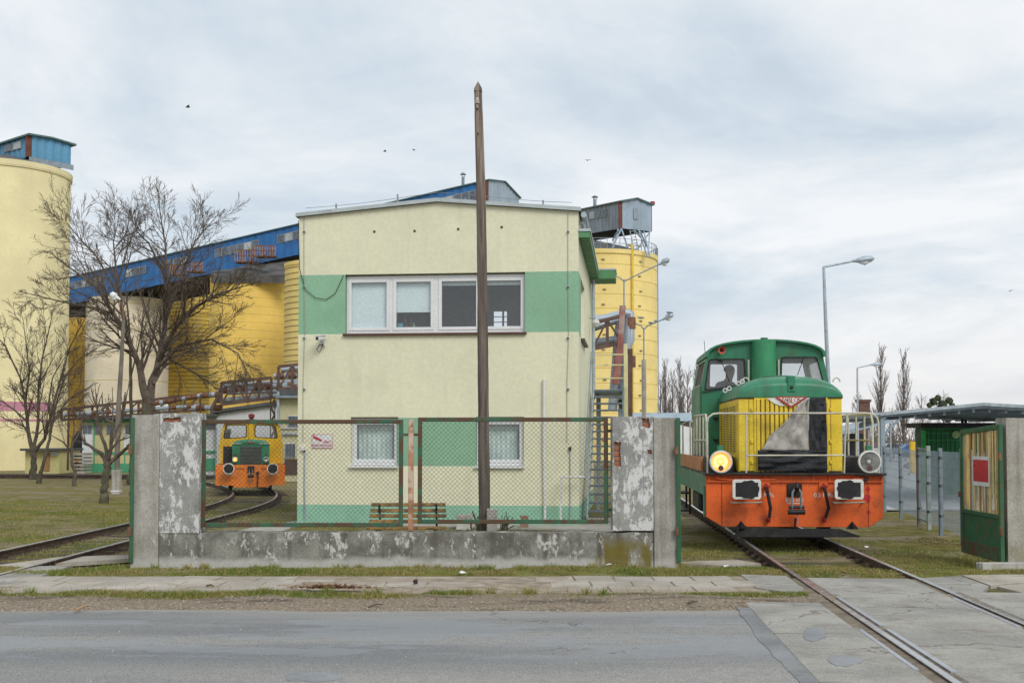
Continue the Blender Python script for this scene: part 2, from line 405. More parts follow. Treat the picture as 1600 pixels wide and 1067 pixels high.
for i in range(n+1):
    x = -60+120*i/n; e = 12.22+.10*nz(x, 0, .6, 1)+.05*nz(x, 3, 2.7, 4)+.02*nz(x, 7, 9, 4)
    for y, z in ((0, .0), (6, .0), (9, .004), (11, .004), (11.9, 0), (e, -.004), (e+.05, -.06)): vs.append((x, y, z))
r.v = vs; k = 7
r.f = [(i*k+j, (i+1)*k+j, (i+1)*k+j+1, i*k+j+1) for i in range(n) for j in range(k-1)]; r.m = [0]*len(r.f)
tag(r.build('road', m_road, smooth=True), kind='structure')

# ---- track frame of the crossing on the right: u across, v along (v = 0 at the big locomotive's front beam)
TA = -R(4.0); TO = Vector((4.775, 19.5, 0)); TF = Frame(TO, TA); TR = Matrix.Rotation(TA, 3, 'Z')
def T(u, v, z=0.0): return TO+TR @ Vector((u, v, z))
def Tv(px, py):
    p = G(px, py)-TO; q = TF.inv @ p; return q.x, q.y

def conc(name, c1, c2, dark=(.12, .11, .10), streak=.35, crack=0.0, s=3.0):
    t = NT(name)
    a = t.noise(s, 7, .65); b = t.noise(38, 4, .65); d = t.noise(s*.8, 7, .7, off=(6, 2, 4)); e = t.noise(4, 5, .6, stretch=(1, 1, .06))
    c = t.mix(t.rng(a, .35, .65), c1, c2)
    c = t.mix(t.rng(b, .3, .7), t.mix(1.0, c, (.78, .78, .76), 'MULTIPLY'), c)
    c = t.mix(t.math('MULTIPLY', t.rng(d, .55, .75), .7), c, dark)
    if streak: c = t.mix(t.math('MULTIPLY', t.rng(e, .5, .7), streak), c, dark)
    t.bump(t.math('ADD', b, a), .45, .008)
    return t.out(c, .9, 0, .2)
def slab_mat():
    t = NT('crossing_slab_concrete'); a = t.noise(1.1, 8, .66); b = t.noise(46, 4, .65); g_ = t.noise(160, 2, .6); d = t.noise(2.2, 7, .7, off=(6, 2, 4)); l = t.noise(2.6, 6, .62, stretch=(.16, 2.6, 1), off=(1, 4, 2))
    c = t.mix(t.rng(a, .35, .65), (.275, .265, .245), (.385, .37, .34)); c = t.mix(t.rng(b, .3, .7), t.mix(1.0, c, (.72, .72, .7), 'MULTIPLY'), c); c = t.mix(t.rng(g_, .45, .7), c, t.mix(1.0, c, (1.22, 1.22, 1.2), 'MULTIPLY'))
    c = t.mix(t.math('MULTIPLY', t.rng(d, .53, .7), .75), c, (.19, .16, .125)); c = t.mix(t.math('MULTIPLY', t.rng(l, .62, .67), .8), c, (.13, .115, .095))
    vo = t.new('ShaderNodeTexVoronoi', feature='DISTANCE_TO_EDGE'); vo.inputs['Scale'].default_value = .36
    wv = t.new('ShaderNodeVectorMath', operation='ADD'); t.l.new(t.P(), wv.inputs[0]); nw = t.new('ShaderNodeTexNoise'); nw.inputs['Scale'].default_value = 1.6; nw.inputs['Detail'].default_value = 6; t.l.new(t.P(), nw.inputs['Vector']); t.l.new(nw.outputs['Color'], wv.inputs[1]); t.l.new(wv.outputs[0], vo.inputs['Vector'])
    c = t.mix(t.math('MULTIPLY', t.rng(vo.outputs['Distance'],   .007, .002), .6), c, (.10, .085, .07))
    t.bump(t.math('ADD', t.math('ADD', b, a), t.math('MULTIPLY', g_, .5)), .5, .008); return t.out(c, .9, 0, .2)
m_slab = slab_mat()
m_tile = conc('pavement_tile_concrete', (.36, .325, .28), (.48, .445, .39), (.21, .17, .13), 0, s=.9)
def tile_mat(name, k):
    t = NT(name); a = t.noise(1.1, 8, .68); b = t.noise(40, 4, .65); d = t.noise(2.4, 7, .65, off=(6, 2, 4)); sp = t.sep()
    c = t.mix(t.rng(a, .35, .65), mul((.35, .315, .27), k), mul((.47, .43, .375), k)); c = t.mix(t.rng(b, .3, .7), t.mix(1.0, c, (.8, .8, .78), 'MULTIPLY'), c)
    worn = t.math('MULTIPLY', t.rng(sp[0], -3.2, -2.0), t.rng(sp[0], 1.2, .2))
    s = t.rng(t.math('ADD', d, t.math('MULTIPLY', worn, .12)), .52, .66)
    s = t.math('MAXIMUM', t.math('MULTIPLY', s, .8), t.math('MULTIPLY', t.rng(t.math('ADD', sp[1], t.math('MULTIPLY', d, .5)), 14.15, 13.95), .7))
    c = t.mix(s, c, (.29, .235, .18)); t.bump(t.math('ADD', b, a), .45, .008); return t.out(c, .92, 0, .15)
m_tile2, m_tile3 = tile_mat('pavement_tile_worn', .95), tile_mat('pavement_tile_pale', 1.06)
m_tile = tile_mat('pavement_tile_grey', 1.0)
m_steelstrip = M('steel_edge_strip', (.42, .44, .47), .4, .1, 6, metal=.5)

# ---- pavement of square slabs
pv = MB().b2((-6.85, 13.55, -.12), (3.05, 15.2, .003)).build('pavement', M('pavement_bedding_soil', (.30, .25, .19), .95, .3, 5, bump=.5, bscale=70, bdist=.01)); tag(pv, kind='structure')
tile_me = []
for q in range(5):
    b = MB(); j = .006+.004*random.random()
    pts = [(-.248+random.uniform(0, .012), -.248+random.uniform(0, .012)), (.248-random.uniform(0, .012), -.248+random.uniform(0, .01)), (.248-random.uniform(0, .012), .248-random.uniform(0, .012)), (-.248+random.uniform(0, .02), .248-random.uniform(0, .012))]
    b.prism(pts, lambda a, c, d: (a, c, -.05+d), .05)
    o = b.build('paving_slab', (m_tile, m_tile2, m_tile3)[q % 3], pv, bevel=.006); tile_me.append(o)
first = {id(o): True for o in tile_me}
for row in range(3):
    y = 13.86+row*.505; off = (.25 if row == 1 else .0)+row*.07
    x = -6.7+off
    while x < 2.85:
        worn = -2.4 < x < .4
        skip = (row == 0 and (x < -5.9 or -1.9 < x < -.6 or random.random() < .10)) or (worn and random.random() < (.20 if row else .35))
        if not skip:
            s = random.choice(tile_me)
            o = s if first.pop(id(s), None) else clone(s, pv)
            o.location = (x, y+.01*nz(x, y, 1, 2), .012+.012*nz(x, y, .8, 9)+random.uniform(-.004, .004)-(0.006 if worn else 0))
            o.rotation_euler = (random.uniform(-.008, .008), random.uniform(-.012, .012), random.uniform(-.012, .012)+.01*nz(x, 0, .4))
        x += .507

# ---- crossing panels between and beside the rails (set flush with the road)
cr = MB().b2((-1.0, -14.6, -.14), (1.0, -4.6, .0068)).build('crossing_bed', M('packed_track_soil', (.19, .155, .115), .95, .3, 6, bump=.6), loc=TO, rotz=TA); tag(cr, kind='structure')
edges = [Tv(1330, 904)[1], Tv(1425, 934)[1], Tv(1450, 983)[1], Tv(1520, 1057)[1], Tv(1520, 1057)[1]-2.6, Tv(1520, 1057)[1]-5.2]
for i in range(len(edges)-1):
    v1, v0 = edges[i]-.012, edges[i+1]+.012
    b = MB(); b.b2((-.655, v0, -.1), (.655, v1, .012+(.004 if i % 2 else 0)))
    pn = b.build('concrete_panel', m_slab, cr, bevel=.012)
    if i in (1, 2):
        for s in (-1, 1): MB().b2((s*.64-.024, v0+.08, -.03), (s*.64+.024, v1-(.06 if i == 1 else .1), .021)).build('steel_edge', m_steelstrip, pn)
for (v0, v1, u0, u1) in ((-8.55, -6.9, -1.75, -.93), (-12.2, -8.6, -1.75, -.90), (-8.4, -5.9, .86, 1.75), (-12.2, -8.45, .86, 1.75)):
    MB().b2((u0, v0, -.1), (u1, v1, .017)).build('concrete_panel', m_slab, cr, bevel=.012)
MB().b2((-.925, -10.6, -.03), (-.885, -8.7, .021)).build('steel_edge', m_steelstrip, cr)
# concrete apron where the pavement meets the left rail, and slabs on the far side
def flat(name, pix, z, mat, thick=.06, kind='structure', wob=.03):
    pts = [G(*p, z) for p in pix]; out = []
    for i in range(len(pts)):
        a, b2 = pts[i], pts[(i+1) % len(pts)]; k = max(1, int((b2-a).length/.25))
        for j in range(k):
            p = a.lerp(b2, j/k); out.append((p.x+random.uniform(-wob, wob)*.5, p.y+random.uniform(-wob, wob)))
    o = MB().prism(out, lambda a, c, d: (a, c, z-thick+d), thick).build(name, mat); tag(o, kind=kind); return o
flat('apron_slab', [(1158, 897), (1228, 899), (1258, 921), (1240, 926), (1182, 918)], .014, m_slab, wob=.01)
flat('apron_slab', [(1437, 903), (1500, 899), (1545, 915), (1535, 926), (1490, 925)], .014, m_slab, wob=.015)
flat('apron_slab', [(1503, 898), (1600, 897), (1640, 906), (1548, 914)], .012, m_tile, wob=.015)
flat('apron_slab', [(1556, 915), (1648, 908), (1700, 918), (1600, 926)], .006, m_tile, wob=.015)
flat('apron_slab', [(-30, 903), (60, 884), (112, 883), (40, 908), (0, 914)], .012, m_slab, wob=.015)
flat('apron_slab', [(0, 882), (90, 870), (204, 866), (204, 872), (70, 881), (0, 890)], -.03, m_tile, wob=.02)
flat('apron_slab', [(1063, 877), (1150, 874), (1190, 880), (1150, 884), (1066, 880)], -.04, m_tile, wob=.02)
m_patch = M('asphalt_patch', (.225, .23, .236), .78, .22, 1.3, bump=.5, bscale=120, bdist=.006, spec=.3, dirt=(.24, .23, .21), damt=.5)
flat('asphalt_patch', [(1150, 948), (1208, 949), (1255, 985), (1330, 1067), (1252, 1067), (1180, 992)], .009, m_patch, .02, wob=.03)
m_puddle = M('smooth_asphalt_patch', (.245, .253, .263), .7, .15, 2, bump=.2, bscale=150)
def blob(px, py, rx, ry, seed): return [(px+rx*(1+.35*nz(i, seed, .31))*math.cos(i*6.283/26), py+ry*(1+.35*nz(i, seed+3, .37))*math.sin(i*6.283/26)) for i in range(26)]
for pp, zz_ in ((blob(1272, 990, 17, 12, 1), .0225), (blob(1320, 1031, 24, 9, 5), .0225), (blob(490, 1057, 42, 8, 9), .0085)): flat('asphalt_patch', pp, zz_, m_puddle, .02, wob=.006)

# ---- rails
def rail_profile():
    return [(-.06, -.15), (.06, -.15), (.06, -.138), (.012, -.12), (.012, -.04), (.034, -.03), (.034, -.004), (.026, 0), (-.026, 0), (-.034, -.004), (-.034, -.03), (-.012, -.04), (-.012, -.12), (-.06, -.138)]
def make_rail(path, parent, off, z=.03):
    pr = rail_profile(); m = MB(); k = len(pr); n = len(path)
    for i, p in enumerate(path):
        d = (path[min(i+1, n-1)]-path[max(i-1, 0)]).normalized(); s = Vector((d.y, -d.x, 0))
        for a, b in pr: m.v.append(tuple(p+s*(off+a)+Vector((0, 0, z+b))))
    for i in range(n-1):
        for j in range(k):
            m.f.append((i*k+j, i*k+(j+1) % k, (i+1)*k+(j+1) % k, (i+1)*k+j)); m.m.append(1 if 5 < j < 9 else 0)
    m.f.append(tuple(range(k))); m.f.append(tuple((n-1)*k+j for j in range(k))); m.m += [0, 0]
    return m.build('rail', [m_rustrail, m_railtop], parent)
def sleepers(path, parent, every=.62, z=-.178, skip=lambda p: False):
    pos = 0.0; src = None; clip = None
    for i in range(len(path)-1):
        a, b = path[i], path[i+1]; L = (b-a).length
        while pos < L:
            p = a.lerp(b, pos/L); d = (b-a).normalized(); an = math.atan2(d.y, d.x)-R(90)
            if not skip(p):
                if src is None: src = MB().box((0, 0, 0), (2.3, .23, .13)).build('sleeper', m_wood, parent, bevel=.015); o = src
                else: o = clone(src, parent)
                o.location = (p.x, p.y, z+random.uniform(-.01, .01)); o.rotation_euler = (0, 0, an+random.uniform(-.01, .01))
                for sg in (-1, 1):
                    if clip is None: clip = MB().box((0, 0, 0), (.22, .12, .05)).build('rail_fastening', m_rustrail, parent); c = clip
                    else: c = clone(clip, parent)
                    c.location = (p.x+d.y*.7525*sg, p.y-d.x*.7525*sg, z+.10); c.rotation_euler = (0, 0, an)
            pos += every
        pos -= L
tr1 = thing('railway_track', 'rails crossing the road in front of the green and yellow locomotive', 'railway track')
pa = [T(0, v) for v in [-14+i*.5 for i in range(60)]]
make_rail(pa, tr1, -.7525); make_rail(pa, tr1, .7525)
sleepers(pa, tr1, skip=lambda p: p.y < 15.3 or p.y > 32)
tr2 = thing('railway_track', 'rails curving past the lawn to the orange and yellow locomotive', 'railway track')
pb = []
for i in range(70):
    y = 8+i*.6; s = max(0, y-29); pb.append(Vector((-7.45-.0125*s*s if s < 18 else -7.45-.0125*18*18-.45*(s-18), y, 0)))
make_rail(pb, tr2, -.7); make_rail(pb, tr2, .7)
sleepers(pb, tr2, skip=lambda p: p.y < 15.2)
tr3 = thing('railway_track', 'rusty rails running across behind the lawn below the cream tower', 'railway track')
pc = [Vector((-34+i*.9, 59-i*.16, 0)) for i in range(28)]
make_rail(pc, tr3, -.75, .06); make_rail(pc, tr3, .75, .06); sleepers(pc, tr3, z=-.16)

# ---- yard asphalt beyond the mesh fence
m_yard = M('pale_yard_asphalt', (.42, .43, .44), .8, .12, .5, bump=.2)
tag(MB().prism([(9.9, 31), (9.4, 33), (9.0, 40), (8.5, 160), (90, 160), (90, 30)], lambda a, b, d: (a, b, -.1+d), .035).build('asphalt_yard', m_yard), kind='structure')
m_path = conc('path_concrete', (.33, .31, .28), (.42, .40, .36), streak=0)
flat('footpath', [(400, 822), (463, 813), (910, 813), (975, 818), (965, 832), (905, 826), (470, 818), (440, 830), (360, 832)], -.075, m_path, .04, wob=.04)

# ================================================================== CONCRETE WALL, PILLARS AND GATES
YW = 16.8
def XW(px, Y=YW): return P(px, 700, Y).x
def ZW(py, Y=YW): return P(800, py, Y).z
# plaster with flaking whitewash, streaks and moss
def wall_mat(name, c1, c2, white, wamt, wlo, whi, moss=0.0, streak=.5, low=0.0):
    t = NT(name)
    a = t.noise(2.2, 8, .65); b = t.noise(42, 4, .65); w = t.math('ADD', t.math('MULTIPLY', t.noise(3.2, 6, .7, stretch=(1, 1, .55), off=(3, 1, 7), dist=.5), .5), t.math('MULTIPLY', t.noise(13, 10, .78, stretch=(1, 1, .5), off=(1, 5, 7), dist=.7), .5)); s = t.noise(5, 6, .6, stretch=(1, 1, .07), off=(8, 1, 2))
    d = t.noise(1.1, 6, .6, off=(1, 8, 3)); sp = t.sep()
    c = t.mix(t.rng(a, .35, .65), c1, c2)
    c = t.mix(t.rng(b, .3, .7), t.mix(1.0, c, (.75, .75, .74), 'MULTIPLY'), c)
    c = t.mix(t.math('MULTIPLY', t.rng(s, .46, .68), streak), c, (.10, .092, .075))
    wf = t.math('MULTIPLY', t.rng(w, wlo, whi), wamt)
    c = t.mix(wf, c, white)
    if low:
        lw = t.rng(t.math('ADD', sp[2], t.math('MULTIPLY', t.math('SUBTRACT', a, .5), .35)), .12, .0)
        c = t.mix(t.math('MULTIPLY', lw, low), c, (.50, .49, .46))
    if moss:
        ms = t.math('MULTIPLY', t.rng(t.math('ADD', sp[2], t.math('MULTIPLY', t.math('SUBTRACT', t.noise(3, 5, off=(4, 4, 0)), .5), .5)), .42, .18), t.rng(t.noise(2.6, 5, .6, stretch=(1, 1, .3), off=(2, 5, 1)), .52, .62))
        ms = t.math('MULTIPLY', ms, t.rng(sp[0], .4, 1.2))
        c = t.mix(t.math('MULTIPLY', ms, moss), c, (.16, .125, .02))
    t.bump(t.math('ADD', t.math('ADD', b, a), t.math('MULTIPLY', wf, .6)), .6, .012)
    return t.out(c, .92, 0, .15)
m_lowwall = wall_mat('weathered_low_wall', (.15, .145, .125), (.33, .32, .285), (.60, .59, .56), .85, .525, .57, .9, .95, .9)
m_plaster = wall_mat('flaking_plaster', (.28, .28, .265), (.39, .385, .37), (.64, .635, .62), .9, .49, .53, 0, .35, .5)
m_post = wall_mat('rough_concrete_post', (.36, .335, .295), (.48, .455, .41), (.62, .61, .58), .7, .56, .64, .4, .5, .7)
m_brick = M('red_brick', (.36, .13, .07), .9, .2, 6, dirt=(.3, .2, .15), damt=.6, dscale=12, bump=.5, bscale=60, bdist=.01)
m_mortar = M('mortar', (.34, .31, .27), .95, .2, 8, bump=.5)
wall = thing('concrete_wall', 'low weathered concrete wall with a tall pillar at each end', 'wall', (0, YW, 0))
def rough_slab(name, x0, x1, z0, z1, y0, y1, mat, parent, seed, top=.012, n=40):
    """a slab with a broken, uneven top edge"""
    out = [(x0, z0), (x1, z0), (x1, z1+top*nz(x1, seed, 6))]
    for i in range(1, n): x = x1+(x0-x1)*i/n; out.append((x, z1+top*(nz(x, seed, 3)+.7*nz(x, seed, 11))))
    out.append((x0, z1+top*nz(x0, seed, 6)))
    return MB().prism(out, lambda a, b, d: (a, y0+d, b), y1-y0).build(name, mat, parent, bevel=.012)
xl0, xl1, xl2 = XW(207), XW(250), XW(312); xr0, xr1, xr2 = XW(957), XW(1021), XW(1058)
rough_slab('low_wall', xl1+.003, xr1-.003, -.25, ZW(832), .0, .36, m_lowwall, wall, 1.3, .014, 120)
rough_slab('concrete_post', xl0, xl1-.004, -.25, ZW(648), -.03, .33, m_post, wall, 4.1, .008, 14)
rough_slab('concrete_post', xr1+.004, xr2, -.25, ZW(652.5), -.03, .33, m_post, wall, 6.1, .008, 14)
def irregular(x0, z0, x1, z1, seed, n=14, j=.02):
    rnd = random.Random(seed); out = []
    for a, b in (((x0, z0), (x1, z0)), ((x1, z0), (x1, z1)), ((x1, z1), (x0, z1)), ((x0, z1), (x0, z0))):
        for i in range(n//4+1):
            k = i/(n//4+1); out.append((a[0]+(b[0]-a[0])*k+rnd.uniform(-j, j), a[1]+(b[1]-a[1])*k+rnd.uniform(-j, j)))
    return out
brick_src = [None]
def brick(parent, x, z, y, w=.24):
    if brick_src[0] is None: brick_src[0] = MB().box((0, 0, 0), (.25, .12, .065)).build('brick', m_brick, parent, bevel=.008); o = brick_src[0]
    else: o = clone(brick_src[0], parent)
    o.location = (x, y, z); o.scale = (w/.25, 1, 1); o.rotation_euler = (0, random.uniform(-.02, .02), random.uniform(-.02, .02))
def pillar(x0, x1, ztop, holes, seed, nm):
    zb = ZW(833)+.004 if seed == 1 else ZW(829)+.004
    core = MB().b2((x0+.03, .038, zb), (x1-.03, .34, ztop-.03)).build('pillar_core', m_mortar, wall)
    pl = MB()
    n = 10; outer = [(x0, zb), (x1, zb)]+[(x1+(x0-x1)*i/n, ztop+.008*nz(i, seed, .9)) for i in range(n+1)]
    pl.plate(outer, holes, lambda a, b, d: (a, -.012+d, b), .03)
    ps = pl.build('plaster_face', m_plaster, wall, bevel=.004); ps['label'] = nm
    sd = MB(); sd.b2((x0, .02, zb), (x0+.028, .35, ztop-.01)); sd.b2((x1-.028, .02, zb), (x1, .35, ztop-.01)); sd.build('plaster_side', m_plaster, wall, bevel=.004)
    MB().b2((x0+.001, .0205, ztop-.028), (x1-.001, .352, ztop+.004)).build('pillar_cap', m_plaster, wall, bevel=.006)
zt = ZW(646)
h1 = irregular(XW(254), ZW(659), XW(282), ZW(652.5), 3, 12, .012)
pillar(xl1, xl2, zt, [h1], 1, 'grey plaster with white flaking paint and a brick showing at the top')
for i, px in enumerate((258, 277)): brick(wall, XW(px), ZW(656.5), .085, .24)
zt = ZW(651)
h2 = irregular(XW(958.5), ZW(728.5), XW(970), ZW(690), 5, 18, .01); h3 = irregular(XW(1004), ZW(667), XW(1016), ZW(654), 8, 12, .014); h4 = irregular(XW(1012), ZW(709), XW(1018.5), ZW(702), 9, 10, .008)
pillar(xr0, xr1, zt, [h2, h3, h4], 2, 'grey plaster with white flaking paint and patches of bare red brick')
for i in range(5): brick(wall, XW(971+(i % 2)*1.2), ZW(692.5+i*8.4), .085, .235)
for i in range(2): brick(wall, XW(1009), ZW(656.5+i*8), .085, .24)
brick(wall, XW(1015), ZW(705.5), .085, .2)

# ---- chain-link panels between the pillars
def mesh_wires(x0, z0, x1, z1, step=.068, r=.0023, y=0.0):
    m = MB(); w, h = x1-x0, z1-z0
    for sg in (1, -1):
        q = -h
        while q < w:
            a0, a1 = max(0, -q), min(h, w-q)
            if a1 > a0:
                p = (q+a0, a0); s = (q+a1, a1)
                f = (lambda p: (x0+p[0], p[1])) if sg > 0 else (lambda p: (x1-p[0], p[1]))
                pa_, pb_ = f(p), f(s); k = 8; rnd = random.random()*.004
                m.tube([(pa_[0]+(pb_[0]-pa_[0])*i/k, y+sg*.002+.006*nz(i+q*5, z0, .7), z0+pa_[1]+(pb_[1]-pa_[1])*i/k) for i in range(k+1)], r, 3, False)
            q += step
    return m
def mesh_panel(px0, px1, py0, py1, label, lugs):
    Y = YW+.13; t = thing('chain_link_panel', label, 'fence panel', (0, Y, 0), 0, 'chain-link panels between the pillars')
    x0, x1 = XW(px0, Y), XW(px1, Y); z0, z1 = ZW(py1, Y), ZW(py0, Y); w = .062
    for a, b in (((x0, z0), (x0+w, z1)), ((x1-w, z0), (x1, z1)), ((x0+w+.001, z1-w), (x1-w-.001, z1)), ((x0+w+.001, z0), (x1-w-.001, z0+w))):
        MB().b2((a[0], -.02, a[1]), (b[0], .02, b[1])).build('frame_bar', m_ggreenr, t, bevel=.006)
    o = mesh_wires(x0+w*.7, z0+w*.7, x1-w*.7, z1-w*.7).build('wire_mesh', m_wire, t); o['kind'] = 'stuff'
    for (a, b, py) in lugs: MB().b2((XW(a, Y), -.014, ZW(py, Y)-.02), (XW(b, Y), .014, ZW(py, Y)+.02)).build('mounting_lug', m_ggreenr, t)
mesh_panel(315, 630, 655.5, 823, 'rusting green chain-link panel in front of the orange and yellow locomotive', [(309, 316, 676), (309, 316, 803), (629, 637.4, 679)])
mesh_panel(653, 950, 652, 818, 'rusting green chain-link panel in front of the wooden pole and steel stair', [(644.8, 654, 679), (949, 957.5, 673), (949, 957.5, 796)])
m_rpost = M('orange_rust_post', (.42, .20, .12), .85, .3, 3.5, dirt=(.62, .50, .42), damt=.7, dscale=4, dlo=.45, dhi=.55, bump=.4, bscale=80)
o = MB(); o.b2((XW(637), YW+.10, ZW(830)), (XW(645), YW+.17, ZW(655)))
tag(o.build('fence_post', m_rpost, bevel=.006), 'square rust-orange steel post between the two chain-link panels', 'post')

# ---- steel gate leaves
m_slats = [m_slat, M('grey_yellow_gate_slat', (.58, .43, .20), .75, .2, 3, dirt=(.2, .13, .06), damt=.6, dscale=7, streak=.4, scol=(.16, .1, .05)), M('pale_gate_slat', (.80, .64, .34), .7, .15, 3, dirt=(.4, .28, .14), damt=.5, dscale=7, streak=.3, scol=(.25, .16, .08)), M('dark_gate_slat', (.36, .22, .08), .8, .25, 3, dirt=(.14, .1, .06), damt=.5, dscale=7)]
def leaf(name, label, a, b, ztop, slats=True, facing=1):
    """a gate leaf from hinge a to free end b: green frame, yellow slats above, steel sheet below"""
    a, b = Vector((*a, 0)), Vector((*b, 0)); d = b-a; L = d.length; ang = math.atan2(d.y, d.x)
    t = thing(name, label, 'gate', (a.x, a.y, 0), ang)
    w, z0 = .07, .02
    zm = z0+.62
    for (x0, zz0, x1, zz1) in ((0, z0, w, ztop+.05), (L-w, z0, L, ztop-.03)): MB().b2((x0, -.03, zz0), (x1, .03, zz1)).build('frame_bar', m_ggreen, t, bevel=.004)
    top = MB(); top.bar((w, 0, ztop+.012), (L-w, 0, ztop-.06), .056, .07, (0, 0, 1)); top.build('frame_bar', m_ggreen, t, bevel=.004)
    MB().b2((w+.001, -.028, zm), (L-w-.001, .028, zm+.06)).build('frame_bar', m_ggreen, t, bevel=.004)
    MB().b2((w+.001, -.028, z0), (L-w-.001, .028, z0+.06)).build('frame_bar', m_ggreen, t, bevel=.004)
    MB().b2((w+.001, -.006, z0+.061), (L-w-.001, .006, zm-.001)).build('sheet_panel', m_ggreen, t)
    kick = MB(); kick.b2((w*.4, .006, z0-.01), (L-.02, .034, z0+.19)); kick.build('kick_plate', M('rusting_kick_plate', (.05, .12, .06), .7, .2, 4, dirt=(.10, .055, .03), damt=.95, dscale=5, dlo=.42, dhi=.56, streak=.6, scol=(.08, .045, .03)), t, bevel=.003)
    if slats:
        n = 23; src = None
        for i in range(n):
            x = w+.012+(L-2*w-.02)*(i+.5)/n; zt_ = ztop-.03-(x/L)*.065
            h = zt_-zm-.062; wd = (L-2*w)/n*random.uniform(.68, .92)
            dy_ = random.uniform(-.012, .014); MB().b2((x-wd/2, .002+dy_, zm+.061-random.uniform(0, .03)), (x+wd/2, .007+dy_, zm+.061+h)).build('slat', random.choice(m_slats), t)
    for z in (z0+.45, ztop-.42):
        MB().tube([(-.02, .03, z-.06), (-.02, .03, z+.06)], .026, 10).build('hinge', m_rust, t)
    MB().b2((L-.05, .03, zm+.25), (L-.015, .07, zm+.33)).build('latch', m_rust, t)
    return t
gA = P(1566, 800, 16.76); gB = P(1504, 800, 18.4)
gl = leaf('yard_gate', 'open gate leaf with yellow slats and green sheet beside the right concrete post', (gA.x, gA.y), (gB.x, gB.y), 1.97)
leaf('yard_gate', 'green gate leaf folded back edge-on beside the left end of the wall', (P(207, 700, 16.72).x, 16.72), (P(209.5, 700, 18.6).x, 18.6), 2.06, False)
leaf('yard_gate', 'green gate leaf folded back edge-on beside the right end of the wall', (P(1060, 700, 16.72).x, 16.72), (P(1059.5, 700, 18.6).x, 18.6), 2.06, False)
# red notice fixed to the slatted leaf
GF = Frame((gA.x, gA.y, 0), math.atan2(gB.y-gA.y, gB.x-gA.x))
s = thing('red_notice', 'plain red panel with a white border on the slatted gate', 'sign', (gA.x, gA.y, 0), GF.ang)
sy = .030
c0 = GF(1545.5, 735.5, sy); c1 = GF(1519.5, 735.5, sy); zA, zB = GF(1532, 759, sy).z, GF(1532, 713, sy).z
xa, xb = sorted((c0.x, c1.x))
MB().b2((xa, sy-.012, zA), (xb, sy, zB)).build('white_board', m_white, s, bevel=.002)
MB().b2((xa+.035, sy+.0005, zA+.065), (xb-.035, sy+.003, zB-.05)).build('red_panel', m_sred, s)
cp = thing('concrete_post', 'tall rough concrete gate post at the right edge behind the slatted gate', 'post', (P(1582, 800, 16.8).x, 16.8, 0))
rough_slab('post_shaft', -.085, .31, -.25, ZW(653), -.03, .33, m_post, cp, 9.3, .008, 10)
MB().prism(irregular(-.62, -.1, .3, .16, 4, 16, .03), lambda a, b, d: (a, b-.35, -.06+d), .10).build('footing', m_post, cp)

# ================================================================== OFFICE BUILDING
TH = R(6.0); YR = 25.3
cR = P(904.5, 700, YR); Wb = 6.33
cL = Vector((cR.x-Wb*math.cos(TH), cR.y+Wb*math.sin(TH), 0))
BF = Frame(cL, -TH); SF = Frame((cR.x, cR.y, 0), R(90)-TH); Db = 9.4
off = thing('office_building', 'two-storey cream office building with green bands and wide upper window', 'building', cL, -TH)
def bx(px, py=600): return BF(px, py, 0).x
def bz(py, px=680): return BF(px, py, 0).z
zp, zs, zl = bz(789), bz(728), bz(652.5)
zb0, zb1 = bz(520.5), bz(427)
zc, za = bz(327.5, 680)-.0, bz(309.5, 680)
zc = BF(468, 332.5, 0).z-.1; za -= .1
xw0, xw1 = bx(538.5), bx(820.5)
a0, a1, b0, b1 = bx(548, 690), bx(622, 690), bx(743.5, 690), bx(818.7, 690)
TK = .32
def wallp(name, poly, mat, holes=()): return MB().plate(poly, holes, XZ(0), TK).build(name, mat, off)
wallp('plinth', rect(0, -.25, Wb, zp), m_plinthg)
wallp('wall', rect(0, zp, Wb, zs), m_cream)
wallp('wall', rect(0, zs, a0, zl), m_cream); wallp('green_band', rect(a1, zs, b0, zl), m_greenr); wallp('wall', rect(b1, zs, Wb, zl), m_cream)
wallp('wall', rect(0, zl, Wb, zb0), m_cream)
wallp('green_band', rect(0, zb0, xw0, zb1), m_greenr); wallp('green_band', rect(xw1, zb0, Wb, zb1), m_greenr)
wallp('wall', [(0, zb1), (Wb, zb1), (Wb, zc), (Wb/2, za), (0, zc)], m_cream)
def sidep(name, x, s, poly, mat, holes=(), par=off): return MB().plate(poly, holes, lambda a, b, d: (x+s*d, a, b), TK-.02).build(name, mat, par)
y0 = TK+.001
sw0, sw1 = 1.1, 3.2
sidep('plinth', Wb, -1, rect(y0, -.25, Db, zp), m_plinthg)
sidep('wall', Wb, -1, rect(y0, zp, Db, zb0-.05), m_cream)
sidep('green_band', Wb, -1, rect(y0, zb0-.05, sw0, zb1), m_greenr)
sidep('wall', Wb, -1, rect(sw1, zb0-.05, Db, zb1), m_cream)
sidep('wall', Wb, -1, rect(y0, zb1, Db, zc), m_cream)
sidep('wall', 0, 1, rect(y0, -.25, Db, zc), m_cream)
hb = BF(769, 513, Db); hb2 = BF(796, 483, Db)
MB().plate([(.31, -.25), (Wb-.31, -.25), (Wb-.31, zc), (Wb/2, za), (.31, zc)], [rect(hb.x-.2, hb.z-.2, hb2.x+.2, hb2.z+.2)], XZ(Db-TK), TK-.01).build('wall', m_cream, off)
# roof: two shallow slopes with a pale front fascia
for s in (0, 1):
    e, c = (-.06, zc-.01) if s == 0 else (Wb+.06, zc-.01)
    MB().prism([(e, c), (Wb/2, za+.0), (Wb/2, za+.07), (e, c+.07)], XZ(-.05), Db+.1).build('roof', m_roof, off)
    MB().prism([(e, c+.005), (Wb/2, za+.005), (Wb/2, za+.088), (e, c+.088)], XZ(-.09), .039).build('roof_fascia', m_fascia, off)
